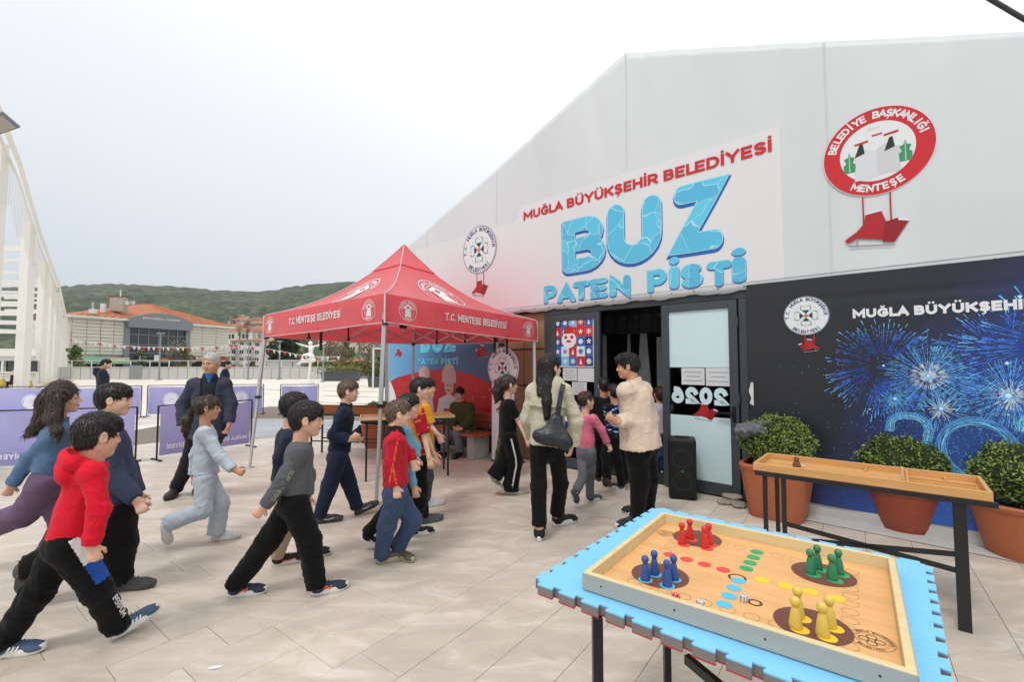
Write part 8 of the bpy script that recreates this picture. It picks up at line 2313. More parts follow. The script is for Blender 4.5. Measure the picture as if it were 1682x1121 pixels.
for k, (px, py, s_, lab) in enumerate(((4, 641, .22, 'round yellow toy seat at the left edge before the pavilion'), (49, 641, .19, 'smaller yellow toy seat between two pavilion columns'))):
 p = gp(px, 643); p.y += .8; t_ = empty('toy_seat', (at(px, 600, p.y).x, p.y, .12)); tag(t_, lab, 'toy'); ff = Field((-.6, -.5, 0), (.6, .5, 1.2), .04)
 ff.ell((0, 0, s_ * .95), (s_, s_ * .9, s_ * .95), k=.1); ff.ell((s_ * .2, 0, s_ * 2.2), (s_ * .5, s_ * .5, s_ * .5), k=.15); o = link('toy_body', ff.mesh('toy'), YEL); o.parent = t_
 sub('toy_beak', mat('toy_orange', '#c9792f', rough=.5, var=0), lambda m: m.lathe((s_ * .7, 0, s_ * 2.1), [(s_ * .14, -.02), (s_ * .10, .06), (.01, .12)], 8, Matrix.Rotation(R(90), 4, 'Y')), t_)
# ------------------------------------------------------------------ the people on the square
def z_thigh(P, legs, F_, R_, q):
 """white then blue panels down the outside of the near leg"""
 l = legs['r']; ax = l['kn'] - l['hip']; ln = np.linalg.norm(ax); d = ax / ln
 t = ((P - l['hip']) @ d) / ln
 side = (P - l['hip'] - np.outer(t * ln, d)) @ R_
 fw = (P - l['hip'] - np.outer(t * ln, d)) @ F_
 on = (side > -0.02) & (fw > 0.012)
 return np.where(on & (t > -0.15) & (t < 0.40), 1, np.where(on & (t >= 0.40) & (t < 0.86), 2, 0))
def z_jersey(P, c):
 r = (P - c['N']) @ c['R']; u = (P - c['N']) @ c['up']; f_ = (P - c['N']) @ c['F']
 s = np.zeros(len(P), bool)                            # sleeves
 for a in c['arms'].values():
  ax_ = a['el'] - a['sh']; t_ = np.clip((P - a['sh']) @ ax_ / (ax_ @ ax_), 0, 1); s |= (np.linalg.norm(P - a['sh'] - np.outer(t_, ax_), axis=1) < 0.058 * c['q']) & (t_ > 0.02) & (np.abs(r) > 0.112 * c['q'])
 out = np.where(s, 1, np.where((f_ > 0.03) & (np.sin(u * 95) > -0.75), 1, 0))
 a = c['arms']['r']
 cuff = (np.linalg.norm(P - lerp(a['sh'], a['el'], 0.86), axis=1) < 0.050 * c['q'])
 return np.where(cuff, 2, out)
def z_yellow(P, c):
 a = c['arms']['r']
 return np.where(np.linalg.norm(P - lerp(a['sh'], a['el'], 0.80), axis=1) < 0.050 * c['q'], 1, 0)
def z_red(P, c):
 a = c['arms']['r']; d = unit(a['el'] - a['sh']); t = (P - a['sh']) @ d
 x = (P - a['sh'] - np.outer(t, d))
 fw = x @ c['F']; sd = x @ c['R']
 line = (sd > 0.005) & (np.abs(fw - 0.006) < 0.0035) & (t > -0.02)
 d2 = unit(a['wr'] - a['el']); t2 = (P - a['el']) @ d2; x2 = (P - a['el'] - np.outer(t2, d2))
 line2 = (x2 @ c['R'] > 0.005) & (np.abs(x2 @ c['F'] - 0.004) < 0.0035) & (t2 > 0)
 return np.where(line | line2, 1, 0)
def z_denim(P, c):
 f_ = (P - c['N']) @ c['F']; r = (P - c['N']) @ c['R']
 return np.where((f_ > 0.02) & (np.abs(r) < 0.022), 1, 0)
def z_vest(P, c):
 u = (P - c['N']) @ c['up']; r = np.abs((P - c['N']) @ c['R'])
 return np.where((u > -0.06) & (r < 0.006 + 0.35 * np.clip(u + 0.06, 0, .1)) & ((P - c['N']) @ c['F'] > 0.0), 1, 0)
def z_floral(P, c):
 n = waves(P, 77, 0.07, 4); m_ = waves(P, 31, 0.05, 4)
 return np.where(n > 0.28, np.where(m_ > 0.1, 2, 1), 0)
def z_camo(P, legs, F_, R_, q):
 n = waves(P, 12, 0.12, 4); m_ = waves(P, 9, 0.09, 4)
 return np.where(n > 0.25, 1, np.where(m_ > 0.3, 2, 0))
BOY = dict(c='black', line=0.040, temple=0.046, vol=1.15, top=(0.02, 0, 0.06, 0.085, 0.070, 0.060))
PEOPLE = [
 dict(label='long-haired child in blue denim jacket and purple trousers, leftmost walker', Y=3.42, H=1.37, yaw=4, hyaw=2, hpitch=2, sex='f', seed=1,
      head=(103, 655), neck=(98, 692), pelvis=(76, 792), hs=0.92, skin='a', det=1.0,
      arm=dict(r=dict(el=(50, 752, 0.02), wr=(20, 797, 0.0), ha=(10, 814), curl=55), l=dict(el=(105, 755, 0), wr=(122, 790, 0))),
      leg=dict(r=dict(kn=(38, 846), ft=(-52, 880, -25, 930, 't')), l=dict(kn=(108, 860), ft=(72, 930, 118, 926, 'g'))),
      top=dict(c='557090', name='denim_jacket', t=0.020, hem=0.84, hemr=0.096, collar=0.20, sl=(0.056, 0.048, 0.038), var=0.16, fold=0.007, zone=(z_denim, ['c9d0d6'])),
      pants=dict(c='66506a', r=(0.088, 0.082, 0.092), t=0.012, fold=0.008),
      hair=dict(c='brown', vol=1.6, nape=-0.12, line=0.060, temple=0.052, ear=-0.06, strand=1.6,
                chains=[[(100, 640, 0, .07), (82, 662, -.02, .075), (72, 690, -.04, .055), (58, 706, -.04, .040), (43, 716, -.04, .018)],
      [(92, 650, -.08, .055), (88, 685, -.13, .045), (93, 708, -.16, .028), (96, 722, -.17, .014)],
      [(84, 655, .05, .06), (70, 690, .04, .045), (52, 712, .03, .022)]]),
      shoe=dict(c='5a5a5c')),
 dict(label='big child in loose navy sweatshirt and black trousers behind the red hoodie', Y=3.2, H=1.45, yaw=0, hyaw=-8, hpitch=-3, seed=2, w=1.28,
      head=(187, 657), neck=(172, 695), pelvis=(186, 838), face=1.12, skin='c',
      arm=dict(r=dict(el=(182, 782, -0.02), wr=(224, 822, -0.02), ha=(231, 834), curl=75), l=dict(el=(205, 770, 0), wr=(226, 812, 0))),
      leg=dict(r=dict(kn=(193, 890), ft=(184, 971, 229, 967, 'g')), l=dict(kn=(140, 905), ft=(34, 946, 42, 986, 't'))),
      top=dict(c='343c52', t=0.026, hem=0.99, hemr=0.112, waist=0.108, collar=0.12, sl=(0.066, 0.064, 0.044), fold=0.008),
      pants=dict(c='0f0f10', r=(0.092, 0.078, 0.068), fold=0.008, cuff=1),
      hair=dict(BOY, c='black', line=0.030), shoe=dict(c='4a4a4b', s='4a4a4b', l='2c2c2c')),
 dict(label='child in bright red hoodie and black trousers with white and blue panels', Y=2.52, H=1.30, yaw=2, hyaw=24, hpitch=-8, seed=3,
      head=(160, 716), neck=(154, 752), pelvis=(112, 893), hs=1.0, skin='a',
      arm=dict(r=dict(el=(163, 838, -0.02), wr=(150, 896, -0.04), ha=(157, 920), curl=75), l=dict(el=(150, 830, 0), wr=(136, 872, 0))),
      leg=dict(r=dict(kn=(158, 968), ft=(186, 1052, 258, 1004, 'h'), kdY=-0.03), l=dict(kn=(62, 975), ft=(-14, 1081, 64, 1071, 'g'))),
      top=dict(c='cf1a30', name='hoodie', t=0.022, hem=1.0, hemr=0.094, hood=1, sl=(0.050, 0.046, 0.038), fold=0.0062, var=0.05),
      pants=dict(c='0d0d0e', r=(0.088, 0.070, 0.058), fold=0.009, cuff=1, zone=(z_thigh, ['d9d7da', '1f4d9c'])),
      hair=dict(BOY, c='black', line=0.046, vol=1.45), det=0.8, shoe=dict(c='4a5d78', mark='stripes', mc='e6e6e4', l='46566c')),
 dict(label='grey-haired adult in open navy jacket standing by the purple barriers', Y=5.3, H=1.72, yaw=-98, hyaw=-124, hpitch=-6, seed=4, w=1.06, det=1.15,
      head=(347, 597), neck=(345, 620), pelvis=(341, 708), skin='b', face=1.1, sw=.90, hs=1.03,
      arm=dict(r=dict(el=(300, 665, 0.02), wr=(300, 700, -0.05), ha=(303, 716), curl=35), l=dict(el=(379, 664, 0), wr=(377, 695, -0.06), ha=(375, 710), curl=40)),
      leg=dict(r=dict(kn=(312, 757), ft=(291, 812, 270, 826, 'g'), yaw=-125), l=dict(kn=(338, 752), ft=(327, 805, 322, 816, 'g'), yaw=-100)),
      top=dict(c='3b3e4e', name='jacket', t=0.024, hem=1.12, hemr=0.116, open=0.062, sl=(0.054, 0.050, 0.042), collar=0.14, fold=0.008, cuff=False),
      under=dict(c='2a2c35', hem=1.02, name='waistcoat', zone=(z_vest, ['2d5fa6'])),
      pants=dict(c='1c1d24', r=(0.074, 0.062, 0.054), fold=0.007),
      hair=dict(c='grey', line=0.058, temple=0.046, vol=0.9, nape=-0.045), shoe=dict(c='3b3733', s='2b2927', l='2b2927')),
 dict(label='dark-haired person in navy almost hidden behind the grey-haired adult', Y=13.0, H=1.62, yaw=0, seed=5, det=1.7, eyes=False,
      head=(373, 600), neck=(370, 606), pelvis=(368, 646), arm={}, leg=dict(r=dict(kn=(369, 666), ft=(362, 688, 374, 687, 'g')), l=dict(kn=(367, 666), ft=(358, 686, 370, 685, 'g'))),
      top=dict(c='232b44', t=0.03), pants=dict(c='1d2233'), hair=dict(BOY), shoe=dict(c='222222')),
 dict(label='child in pale blue sweatsuit with a low ponytail and pink hair tie', Y=4.06, H=1.27, yaw=-2, hyaw=-4, hpitch=-6, sex='f', seed=6,
      head=(342, 670), neck=(337, 697), pelvis=(338, 786), hs=0.86, skin='b',
      arm=dict(r=dict(el=(362, 752, 0.0), wr=(384, 772, -0.02), ha=(396, 777), curl=70), l=dict(el=(322, 748, 0.03), wr=(318, 780, 0.03), ha=(320, 792), curl=60)),
      leg=dict(l=dict(kn=(362, 828), ft=(347, 889, 388, 884, 'g')), r=dict(kn=(334, 838), ft=(268, 866, 277, 901, 't'))),
      top=dict(c='b3bfc9', t=0.022, hem=0.96, hemr=0.104, sl=(0.054, 0.050, 0.040), fold=0.007, var=0.04),
      pants=dict(c='aeb8c3', r=(0.080, 0.070, 0.072), fold=0.008, var=0.04),
      hair=dict(c='brown', line=0.050, temple=0.050, vol=0.9, nape=-0.05, ear=-0.03, tie=(317, 673, -0.01, 0.022, 'd33b62'),
                chains=[[(328, 664, 0, .055), (317, 673, -.01, .022), (308, 690, -.02, .036), (306, 705, -.02, .028), (306, 717, -.02, .012)]]),
      shoe=dict(c='c9cbc8', s='d8d8d4', l='bdbdbd')),
 dict(label='distant adult in dark jacket with light hood crossing the far square', Y=11.7, H=1.70, yaw=0, seed=7, det=1.7, eyes=False,
      head=(174, 598), neck=(168, 607), pelvis=(170, 652), hpitch=-12,
      arm=dict(r=dict(el=(166, 632, 0), wr=(172, 648, 0))), leg=dict(r=dict(kn=(176, 672), ft=(170, 699, 184, 698, 'g')), l=dict(kn=(168, 674), ft=(154, 695, 166, 697, 'g'))),
      top=dict(c='2a2d38', name='jacket', t=0.035, hem=1.0, hood=1), pants=dict(c='1d1f28'), hair=dict(BOY), shoe=dict(c='333333')),
 dict(label='child in navy top with beige trousers, mostly behind the charcoal sweatshirt', Y=3.52, H=1.36, yaw=5, hyaw=10, seed=8,
      head=(483, 669), neck=(476, 702), pelvis=(470, 790), hs=0.9, eyes=False,
      arm=dict(r=dict(el=(460, 752, 0), wr=(458, 785, 0)), l=dict(el=(490, 752, 0), wr=(500, 780, 0))),
      leg=dict(r=dict(kn=(475, 858), ft=(446, 931, 490, 922, 'g')), l=dict(kn=(492, 852), ft=(492, 915, 530, 912, 'g'))),
      top=dict(c='262b3d', t=0.02, hem=1.05), pants=dict(c='a8957f', r=(0.07, 0.058, 0.045)),
      hair=dict(BOY, vol=1.5), shoe=dict(c='2a2224', mark='swoosh', mc='a02838', s='d5d0c4')),
 dict(label='child in charcoal sweatshirt and black trousers with orange-marked trainers', Y=3.12, H=1.32, yaw=0, hyaw=3, hpitch=-4, seed=9,
      head=(503, 689), neck=(494, 722), pelvis=(484, 824), hs=0.98, skin='a',
      arm=dict(r=dict(el=(466, 789, -0.02), wr=(434, 833, -0.05), ha=(417, 852), curl=55), l=dict(el=(505, 780, 0.02), wr=(505, 815, -0.04))),
      leg=dict(r=dict(kn=(508, 890), ft=(510, 979, 568, 967, 'h')), l=dict(kn=(440, 890), ft=(374, 981, 434, 974, 'g'))),
      top=dict(c='56585c', t=0.020, hem=0.98, hemr=0.094, sl=(0.054, 0.050, 0.038), fold=0.007),
      pants=dict(c='0d0d0e', r=(0.086, 0.074, 0.062), fold=0.009),
      hair=dict(BOY, c='black', line=0.036, vol=1.3), det=0.9, shoe=dict(c='33394a', mark='letter', mc='e2603a', l='2a3550')),
 dict(label='child in navy jacket and dark navy trousers striding beside the canopy post', Y=4.62, H=1.39, yaw=2, hyaw=2, hpitch=0, seed=10, det=1.1,
      head=(572, 643), neck=(568, 667), pelvis=(556, 748), hs=0.92, skin='c',
      arm=dict(r=dict(el=(548, 714, -0.02), wr=(573, 723, -0.03), ha=(580, 719), curl=60), l=dict(el=(565, 712, 0), wr=(580, 718, 0))),
      leg=dict(r=dict(kn=(542, 796), ft=(518, 861, 541, 858, 'g')), l=dict(kn=(573, 792), ft=(584, 847, 614, 833, 'h'))),
      top=dict(c='1d2436', name='jacket', t=0.024, hem=0.98, hemr=0.098, collar=0.22, sl=(0.056, 0.054, 0.042), fold=0.007),
      pants=dict(c='20283e', r=(0.084, 0.070, 0.058), fold=0.008),
      hair=dict(BOY, c='light', line=0.042, vol=0.9), shoe=dict(c='4c4b4b', s='3a3a3a', mark='swoosh', mc='cfcfcf')),
 dict(label='child in red tracksuit jacket, blue trousers and khaki boots', Y=3.6, H=1.30, yaw=5, hyaw=14, hpitch=-4, seed=11,
      head=(654, 680), neck=(648, 706), pelvis=(650, 806), hs=0.88, skin='c',
      arm=dict(r=dict(el=(643, 762, -0.02), wr=(650, 800, -0.03), ha=(653, 818), curl=45), l=dict(el=(672, 748, 0), wr=(676, 757, -0.02))),
      leg=dict(r=dict(kn=(636, 862), ft=(619, 927, 650, 920, 'g'), yaw=10), l=dict(kn=(678, 856), ft=(646, 914, 682, 926, 'g'), yaw=-15)),
      top=dict(c='b51c30', name='jacket', t=0.022, hem=0.96, hemr=0.096, collar=0.14, sl=(0.054, 0.050, 0.040), fold=0.007, zone=(z_red, ['c8702c'])),
      pants=dict(c='3d4c69', r=(0.080, 0.070, 0.056), fold=0.009, cuff=1),
      hair=dict(BOY, c='light', line=0.046, vol=0.8), shoe=dict(c='5b5547', high=1, s='a39a86', l='4a453a')),
 dict(label='child in light blue top and black trousers walking behind the red jacket', Y=3.9, H=1.32, yaw=5, hyaw=5, seed=12, eyes=False,
      head=(670, 668), neck=(664, 695), pelvis=(660, 790), hs=0.88,
      arm=dict(l=dict(el=(682, 735, 0), wr=(684, 752, -0.03), ha=(684, 762), curl=50)),
      leg=dict(r=dict(kn=(638, 838), ft=(590, 886, 618, 902, 't')), l=dict(kn=(690, 825), ft=(672, 882, 707, 876, 'g'))),
      top=dict(c='6c9fb4', t=0.014, hem=1.0), pants=dict(c='101012', r=(0.074, 0.06, 0.05)),
      hair=dict(BOY, vol=0.9), shoe=dict(c='1f1f21', mark='swoosh', mc='e4e4e0')),
 dict(label='child in orange and dark red striped football shirt with black trousers', Y=4.53, H=1.43, yaw=6, hyaw=4, hpitch=-2, seed=13, det=1.1,
      head=(690, 639), neck=(684, 664), pelvis=(686, 757), hs=0.9, skin='c',
      arm=dict(r=dict(el=(697, 716, -0.02), wr=(705, 752, -0.06), ha=(708, 766), curl=30), l=dict(el=(700, 715, 0), wr=(712, 745, 0))),
      leg=dict(r=dict(kn=(690, 800), ft=(688, 862, 712, 857, 'g')), l=dict(kn=(684, 800), ft=(650, 850, 672, 853, 'g'))),
      top=dict(c='c8761f', name='football_shirt', t=0.016, hem=1.02, hemr=0.098, short=0.90, sl=(0.056, 0.056, 0.04), fold=0.006, zone=(z_jersey, ['a31a2b', '1c1a20'])),
      pants=dict(c='0f0f10', r=(0.080, 0.066, 0.056), fold=0.007),
      hair=dict(BOY, c='black', line=0.040, nape=-0.035, vol=1.0), shoe=dict(c='55565a', s='55565a')),
 dict(label='child in plain yellow football shirt beyond the striped one', Y=5.0, H=1.40, yaw=5, hyaw=5, seed=14, det=1.2, eyes=False,
      head=(700, 638), neck=(696, 660), pelvis=(697, 742), hs=0.88, skin='c',
      arm=dict(r=dict(el=(708, 702, -0.02), wr=(719, 714, -0.10), ha=(723, 722), curl=40)),
      leg=dict(r=dict(kn=(703, 785), ft=(694, 834, 716, 830, 'g')), l=dict(kn=(700, 785), ft=(672, 822, 694, 826, 'g'))),
      top=dict(c='d9951c', name='football_shirt', t=0.016, hem=1.05, short=0.85, sl=(0.054, 0.054, 0.04), zone=(z_yellow, ['22203a'])),
      pants=dict(c='4a4d55', r=(0.07, 0.055, 0.045)), hair=dict(BOY, vol=0.8), shoe=dict(c='dcdce0', s='e2e2e6', l='dddddd')),
 dict(label='adult in sunglasses and olive jacket sitting on the wooden bench', Y=7.95, H=1.68, yaw=-125, hyaw=-112, hpitch=-5, seed=15, det=1.4, eyes=False,
      head=(755, 648), neck=(758, 662), pelvis=(766, 711), skin='b', base=0.0,
      arm=dict(r=dict(el=(738, 690, -0.10), wr=(746, 703, -0.25), ha=(750, 710), curl=50), l=dict(el=(774, 690, -0.05), wr=(758, 705, -0.25), ha=(750, 706), curl=50)),
      leg=dict(r=dict(kn=(731, 713), ft=(733, 750, 724, 753, 'g'), kdY=-0.10), l=dict(kn=(751, 713), ft=(758, 750, 748, 754, 'g'), kdY=-0.12)),
      top=dict(c='3f4226', name='jacket', t=0.034, hem=1.02, hemr=0.115, sl=(0.062, 0.058, 0.044), collar=0.16, cuff=False),
      pants=dict(c='737884', r=(0.080, 0.062, 0.052)), hair=dict(BOY), shoe=dict(c='1c1c1c', high=1, s='3a3a3a')),
 dict(label='child with curly ponytail in black T-shirt and wide black trousers with white side stripe', Y=5.45, H=1.45, yaw=8, hyaw=20, hpitch=-3, sex='f', seed=16, det=1.15, w=0.95,
      head=(837, 632), neck=(834, 653), pelvis=(836, 716), hs=0.9, skin='c',
      arm=dict(r=dict(el=(851, 691, 0.0), wr=(864, 719, -0.05), ha=(868, 728), curl=25), l=dict(el=(852, 688, 0), wr=(868, 700, -0.10), ha=(875, 703), curl=25)),
      leg=dict(r=dict(kn=(847, 758), ft=(833, 813, 861, 811, 'g')), l=dict(kn=(829, 756), ft=(801, 787, 820, 806, 'a', 5.5))),
      top=dict(c='101012', name='tee_shirt', t=0.014, hem=0.98, hemr=0.094, short=0.80, sl=(0.054, 0.052, 0.04)),
      pants=dict(c='0f0f10', r=(0.078, 0.078, 0.088), fold=0.008),
      hair=dict(c='brown', line=0.055, temple=0.05, nape=-0.05, strand=1.8, chains=[[(832, 622, 0, .05), (821, 630, 0, .05), (817, 642, 0, .055), (817, 652, 0, .035), (815, 660, 0, .015)]]),
      shoe=dict(c='a9a79c', s='c4c2b6', mark='letter', mc='6a6a62')),
 dict(label='child in patterned olive trousers hidden behind the black T-shirt', Y=6.4, H=1.25, yaw=10, seed=17, det=1.6, eyes=False,
      head=(829, 650), neck=(829, 665), pelvis=(830, 716), arm={}, leg=dict(r=dict(kn=(830, 744), ft=(824, 781, 842, 780, 'g')), l=dict(kn=(823, 745), ft=(812, 772, 824, 777, 't'))),
      top=dict(c='2a2a2c'), pants=dict(c='4b4a3c', r=(0.085, 0.08, 0.06), zone=(z_camo, ['2c2c26', '6b6753'])), hair=dict(BOY), shoe=dict(c='333333')),
 dict(label='adult with long black hair in beige jacket seen from behind', Y=4.25, H=1.66, yaw=72, hyaw=38, hpitch=0, sex='f', seed=18, w=0.92, det=1.05, sw=.92,
      head=(905, 604), neck=(902, 629), pelvis=(898, 732), hs=0.98, skin='c',
      arm=dict(l=dict(el=(866, 688, 0.04), wr=(874, 718, 0.18)), r=dict(el=(946, 690, 0.0), wr=(940, 732, 0.04), ha=(935, 750), curl=45)),
      leg=dict(l=dict(kn=(885, 800), ft=(885, 891, 890, 871, 'g'), yaw=80), r=dict(kn=(921, 795), ft=(908, 865, 940, 858, 'g'), yaw=25)),
      top=dict(c='b9b49e', name='jacket', t=0.026, hem=1.06, hemr=0.112, waist=0.10, cape=.17, sl=(0.055, 0.052, 0.050), collar=0.18, cuff=False, fold=0.009, var=0.04),
      pants=dict(c='0f0f10', r=(0.070, 0.060, 0.052), len=0.88, fold=0.005),
      hair=dict(c='black', vol=1.2, nape=-0.13, line=0.06, temple=0.05, ear=-0.03, strand=0.8,
                chains=[[(900, 598, 0, .085), (900, 632, -.06, .062), (899, 660, -.11, .048), (898, 684, -.13, .030)], [(895, 600, 0, .07), (890, 625, -.03, .05), (887, 646, -.10, .030)]]),
      socks='c9a58a', shoe=dict(c='1f1f20', s='cfcfca', size=0.98)),
 dict(label='child in pink top and grey patterned leggings, hair tied up with red', Y=5.15, H=1.28, yaw=52, hyaw=30, sex='f', seed=19, det=1.15, w=0.92, eyes=False,
      head=(963, 659), neck=(961, 678), pelvis=(963, 742), hs=0.86, skin='c',
      arm=dict(r=dict(el=(988, 706, 0.0), wr=(998, 730, 0.02), ha=(1003, 738), curl=50), l=dict(el=(952, 708, 0), wr=(952, 735, 0.05))),
      leg=dict(r=dict(kn=(970, 775), ft=(965, 826, 984, 821, 'g'), yaw=40), l=dict(kn=(958, 782), ft=(938, 801, 948, 831, 't'), up=(0.3, -1, 0.3))),
      top=dict(c='cf6e86', t=0.015, hem=0.99, hemr=0.092, sl=(0.050, 0.042, 0.036), fold=0.005),
      pants=dict(c='62656b', r=(0.068, 0.056, 0.048), var=0.3), hair=dict(c='brown', vol=1.4, nape=-0.05, strand=1.6, tie=(957, 647, -0.05, 0.03, 'a32238'), top=(-0.05, 0, 0.05, 0.06, 0.05, 0.05)),
      shoe=dict(c='4b4c52', s='cdc6b4')),
 dict(label='bearded adult with curly black hair in cream overshirt beside the game table', Y=4.36, H=1.70, yaw=148, hyaw=176, hpitch=-6, seed=20, det=1.05, sw=.90,
      head=(1031, 602), neck=(1041, 627), pelvis=(1052, 730), hs=0.96, skin='b',
      arm=dict(l=dict(el=(1036, 690, 0.0), wr=(1016, 694, -0.06), ha=(1005, 688), curl=45), r=dict(el=(1070, 690, 0), wr=(1040, 700, 0))),
      leg=dict(l=dict(kn=(1052, 790), ft=(1052, 862, 1024, 868, 'g'), yaw=165), r=dict(kn=(1066, 786), ft=(1070, 850, 1046, 846, 'g'), yaw=150)),
      top=dict(c='cdbaa8', name='overshirt', t=0.028, hem=1.05, hemr=0.128, waist=0.108, depth=.90, collar=0.20, sl=(0.054, 0.052, 0.046), fold=0.009, var=0.04),
      pants=dict(c='0f0f10', r=(0.080, 0.070, 0.052), fold=0.008),
      hair=dict(c='black', vol=2.3, line=0.046, temple=0.052, strand=2.6, nape=-0.05, top=(0.04, 0, 0.075, 0.075, 0.07, 0.05)),
      shoe=dict(c='26262a', s='d0ccc0', high=1)),
 dict(label='child in black top with blue floral back stepping through the doorway', Y=5.7, H=1.28, yaw=120, seed=21, det=1.2, eyes=False,
      head=(1008, 645), neck=(1010, 662), pelvis=(1010, 716), hs=0.86, skin='b', arm=dict(l=dict(el=(1000, 692, 0), wr=(1002, 712, .05))),
      leg=dict(l=dict(kn=(1014, 755), ft=(1026, 806, 1016, 804, 'g'), yaw=60), r=dict(kn=(1020, 752), ft=(1024, 798, 1030, 796, 'g'), yaw=40)),
      top=dict(c='17171c', t=0.016, zone=(z_floral, ['3c62b8', 'a8bfe0'])), pants=dict(c='0f0f10', r=(0.07, 0.058, 0.05)), hair=dict(BOY), shoe=dict(c='4c443c')),
 dict(label='person all in black with brown boots in the open doorway', Y=5.9, H=1.36, yaw=100, seed=22, det=1.3, eyes=False,
      head=(992, 634), neck=(992, 650), pelvis=(992, 710), hs=0.88, skin='b', arm={},
      leg=dict(l=dict(kn=(986, 748), ft=(984, 792, 980, 786, 'g'), yaw=110), r=dict(kn=(995, 748), ft=(993, 778, 994, 803, 't'), up=(0, -1, 0.3))),
      top=dict(c='141417', t=0.02), pants=dict(c='0d0d0e', r=(0.07, 0.058, 0.05)), hair=dict(BOY, vol=1.3), shoe=dict(c='3d352c', high=1, s='3d352c')),
 dict(label='person in white top and blue jeans just inside behind the cream overshirt', Y=6.5, H=1.38, yaw=110, sex='f', seed=23, det=1.4, eyes=False,
      head=(1083, 648), neck=(1083, 662), pelvis=(1083, 710), hs=0.9, skin='b', arm={},
      leg=dict(l=dict(kn=(1080, 745), ft=(1078, 778, 1077, 774, 'g'), yaw=110), r=dict(kn=(1086, 745), ft=(1087, 778, 1088, 774, 'g'), yaw=100)),
      top=dict(c='b9b6c0', t=0.02), pants=dict(c='4c6488', r=(0.07, 0.058, 0.05)), hair=dict(c='red', vol=1.6, nape=-0.12), shoe=dict(c='333333')),
 dict(label='dark-clothed adult sitting inside the white pavilion by the yellow toys', Y=27.5, H=1.7, yaw=180, seed=24, det=2.6, eyes=False,
      head=(24, 609), neck=(23, 614), pelvis=(21, 630), arm={}, leg=dict(r=dict(kn=(10, 630), ft=(12, 641, 7, 641, 'g')), l=dict(kn=(11, 629), ft=(13, 640.5, 8, 640.5, 'g'))),
      top=dict(c='23262b', t=0.035), pants=dict(c='1d1f24'), hair=dict(BOY), shoe=dict(c='222222')),
]
def only(i): return i
for sp in PEOPLE:
 person(sp)
# a face print on sleeve, lettering down a leg: small flat marks that belong to the clothes
def limb_text(sp, a, b, out, txt, size, m, name='lettering', off=0.07, side=None):
 """text running from a to b on the outer side of a limb"""
 d = Vector(b - a); x = d.normalized(); n = Vector(out) - x * x.dot(Vector(out)); n.normalize(); y = n.cross(x)
 M = Matrix(((x.x, y.x, n.x, 0), (x.y, y.y, n.y, 0), (x.z, y.z, n.z, 0), (0, 0, 0, 1)))
 me = text_mesh(txt, size, bold=0.02, ext=0.0012)
 me.transform(Matrix.Translation(Vector(a) + n * off) @ M)
 o = link(name, me, m); child_at(o, sp['_']['root'])
WHITE_PRINT = mat('white_print', '#d8d8d6', rough=0.6, var=0.05)
p3 = PEOPLE[2]; l = p3['_']['legs']['r']; q = p3['_']['q']
limb_text(p3, lerp(l['kn'], l['an'], 0.22), l['an'], p3['_']['R'] * .8 + p3['_']['F'] * .6, 'BERPUM', 0.030, WHITE_PRINT, off=0.070 * q)
p9 = PEOPLE[8]; a = p9['_']['arms']['r']; q = p9['_']['q']
limb_text(p9, lerp(a['sh'], a['el'], 0.55), a['el'], p9['_']['R'], 'RUN', 0.026, mat('sleeve_print', '#7f8576', rough=0.7, var=0.2), off=0.054 * q)
limb_text(p9, lerp(a['el'], a['wr'], 0.05), a['wr'], p9['_']['R'], 'TURBO', 0.026, mat('sleeve_print', '#9aa08a'), off=0.049 * q)
# beard, sunglasses, side stripe, ankle stripes, scarf
def head_part(sp, name, m, fn, h=0.005):
 c = sp['_']; f = Field(c['HC'] - 0.14, c['HC'] + 0.14, h); fn(f, c)
 o = link(name, f.mesh(name), m); child_at(o, c['root'])
def beard(f, c):
 hl, hs, HM = c['hl'], c['hs'], c['HM']
 for y in (-1, 1):
  f.cone(hl(-0.002, y * 0.062, -0.035), hl(0.035, y * 0.047, -0.082), 0.010, 0.016, k=0.02)
  f.cone(hl(0.035, y * 0.045, -0.080), hl(0.082, 0, -0.098), 0.014, 0.015, k=0.02)
 f.cone(hl(0.104, -0.022, -0.049), hl(0.104, 0.022, -0.049), 0.0045, 0.0045, k=0.005)
 f.disp(lambda P: 0.002 * waves(P, 4, 0.02, 4), 0.02)
head_part(PEOPLE[20], 'beard', hair_mat('black'), beard)
sg = PEOPLE[14]['_']
mb = MB()
for y in (-1, 1):
 mb.box(sg['hl'](0.100, y * 0.032, 0.002), (0.008, 0.052, 0.036), M=Matrix(tuple((*r_, 0) for r_ in np.stack([Vector(sg['HM'][0]), Vector(sg['HM'][1]), Vector(sg['HM'][2])], 1)) + ((0, 0, 0, 1),)))
 mb.beam(sg['hl'](0.095, y * 0.06, 0.008), sg['hl'](0.0, y * 0.082, 0.004), 0.004, 0.006)
mb.build('sunglasses', mat('sunglass_lens', '#6f8f9a', rough=0.1, var=0, metal=0.6), sg['root'], bevel=0.003)
g = PEOPLE[15]['_']; l = g['legs']['r']
mb = MB(); n = Vector(g['R'])
pts_ = [Vector(lerp(l['hip'], l['kn'], t)) + n * (0.088 + .01 * t) for t in (0.05, 0.4, 0.8)] + [Vector(lerp(l['kn'], l['an'], t)) + n * (0.090 + 0.006 * t) for t in (0.1, 0.5, 0.97)]
for a, b in zip(pts_, pts_[1:]): mb.beam(a, b, 0.018, 0.010, up=tuple(n))
mb.build('side_stripe', WHITE_PRINT, g['root'])
om = PEOPLE[3]['_']; l = om['legs']['r']
mb = MB()
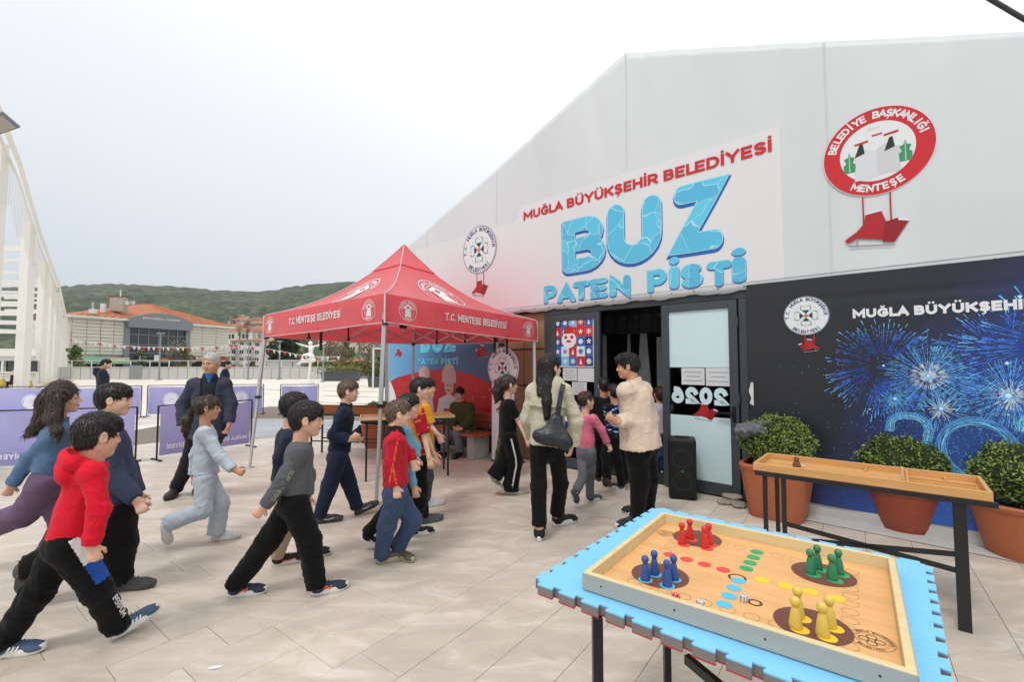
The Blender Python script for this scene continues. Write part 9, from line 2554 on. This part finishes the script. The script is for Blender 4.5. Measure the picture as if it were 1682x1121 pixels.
for t in (0.28, 0.38):
 c = Vector(lerp(l['kn'], l['an'], t)); mb.lathe(c, [(0.078, -0.006), (0.0785, 0.006)], 16, Matrix.Rotation(R(22), 4, 'Y'))
mb.build('reflective_stripe', WHITE_PRINT, om['root'], smooth=True)
# neck warmer on the child in red
c = PEOPLE[10]['_']; mb = MB()
f = Field(c['N'] - 0.14, c['N'] + 0.14, 0.006)
f.cone(c['N'] - c['up'] * 0.035, c['N'] + c['up'] * 0.035, 0.078, 0.058, k=0.01, capb=True)
f.disp(lambda P: 0.006 * waves(P, 8, 0.05, 3, 3.0), 0.03)
o = link('neck_warmer', f.mesh('neck_warmer'), cloth('neck_warmer', '#26211f', var=0.5)); child_at(o, c['root'])
# shoulder bag carried by the adult in beige
w_ = PEOPLE[17]['_']
bag = empty('shoulder_bag', at(905, 736, 4.10)); tag(bag, 'slouchy black leather shoulder bag hanging on the beige jacket', 'bag')
BLK = mat('black_leather', '#1f2328', rough=0.38, var=0.15, scale=12, bump=0.5, bscale=50, spec=0.5, bdist=0.006)
bc = V3(at(905, 709, 4.04));
f = Field(bc - 0.3, bc + 0.3, 0.008)
L_ = V3(at(883, 716, 4.05)); Rr = V3(at(928, 727, 4.02)); Tt = V3(at(914, 690, 4.06)); M_ = V3(at(906, 718, 4.02))
nb = unit(V3((0.15, -1, 0)))
f.cone(L_, Rr, 0.050, 0.058, k=0.04, flat=(nb, 0.75)); f.cone(lerp(L_, M_, .5), Tt, 0.055, 0.040, k=0.06, flat=(nb, 0.7)); f.cone(Rr, Tt, 0.055, 0.040, k=0.06, flat=(nb, 0.7)); f.cone(M_, Tt, 0.07, 0.03, k=0.05, flat=(nb, 0.7))
f.disp(folds(91, 0.008, 0.10), 0.03)
o = link('bag_body', f.mesh('bag_body'), BLK); child_at(o, bag)
mb = MB()
pp = [at(915, 690, 4.04), at(918, 668, 4.03), at(922, 645, 4.05), at(925, 632, 4.12)]
for a, b in zip(pp, pp[1:]): mb.beam(a, b, 0.045, 0.012, up=(0, -1, 0))
mb.build('strap', BLK, bag)
# ------------------------------------------------------------------ the air between here and the hills
hz = MB(); hz.box((0, 900, 175), (5400, 2100, 420)); hzm = bpy.data.materials.new('haze'); hzm.use_nodes = True
N, L = hzm.node_tree.nodes, hzm.node_tree.links; N.clear(); o_ = N.new('ShaderNodeOutputMaterial'); v_ = N.new('ShaderNodeVolumePrincipled')
v_.inputs['Color'].default_value = (0.86, 0.90, 0.95, 1); v_.inputs['Density'].default_value = 0.00016; v_.inputs['Anisotropy'].default_value = 0.2; L.new(v_.outputs[0], o_.inputs['Volume'])
tag(hz.build('haze', hzm), kind='stuff')
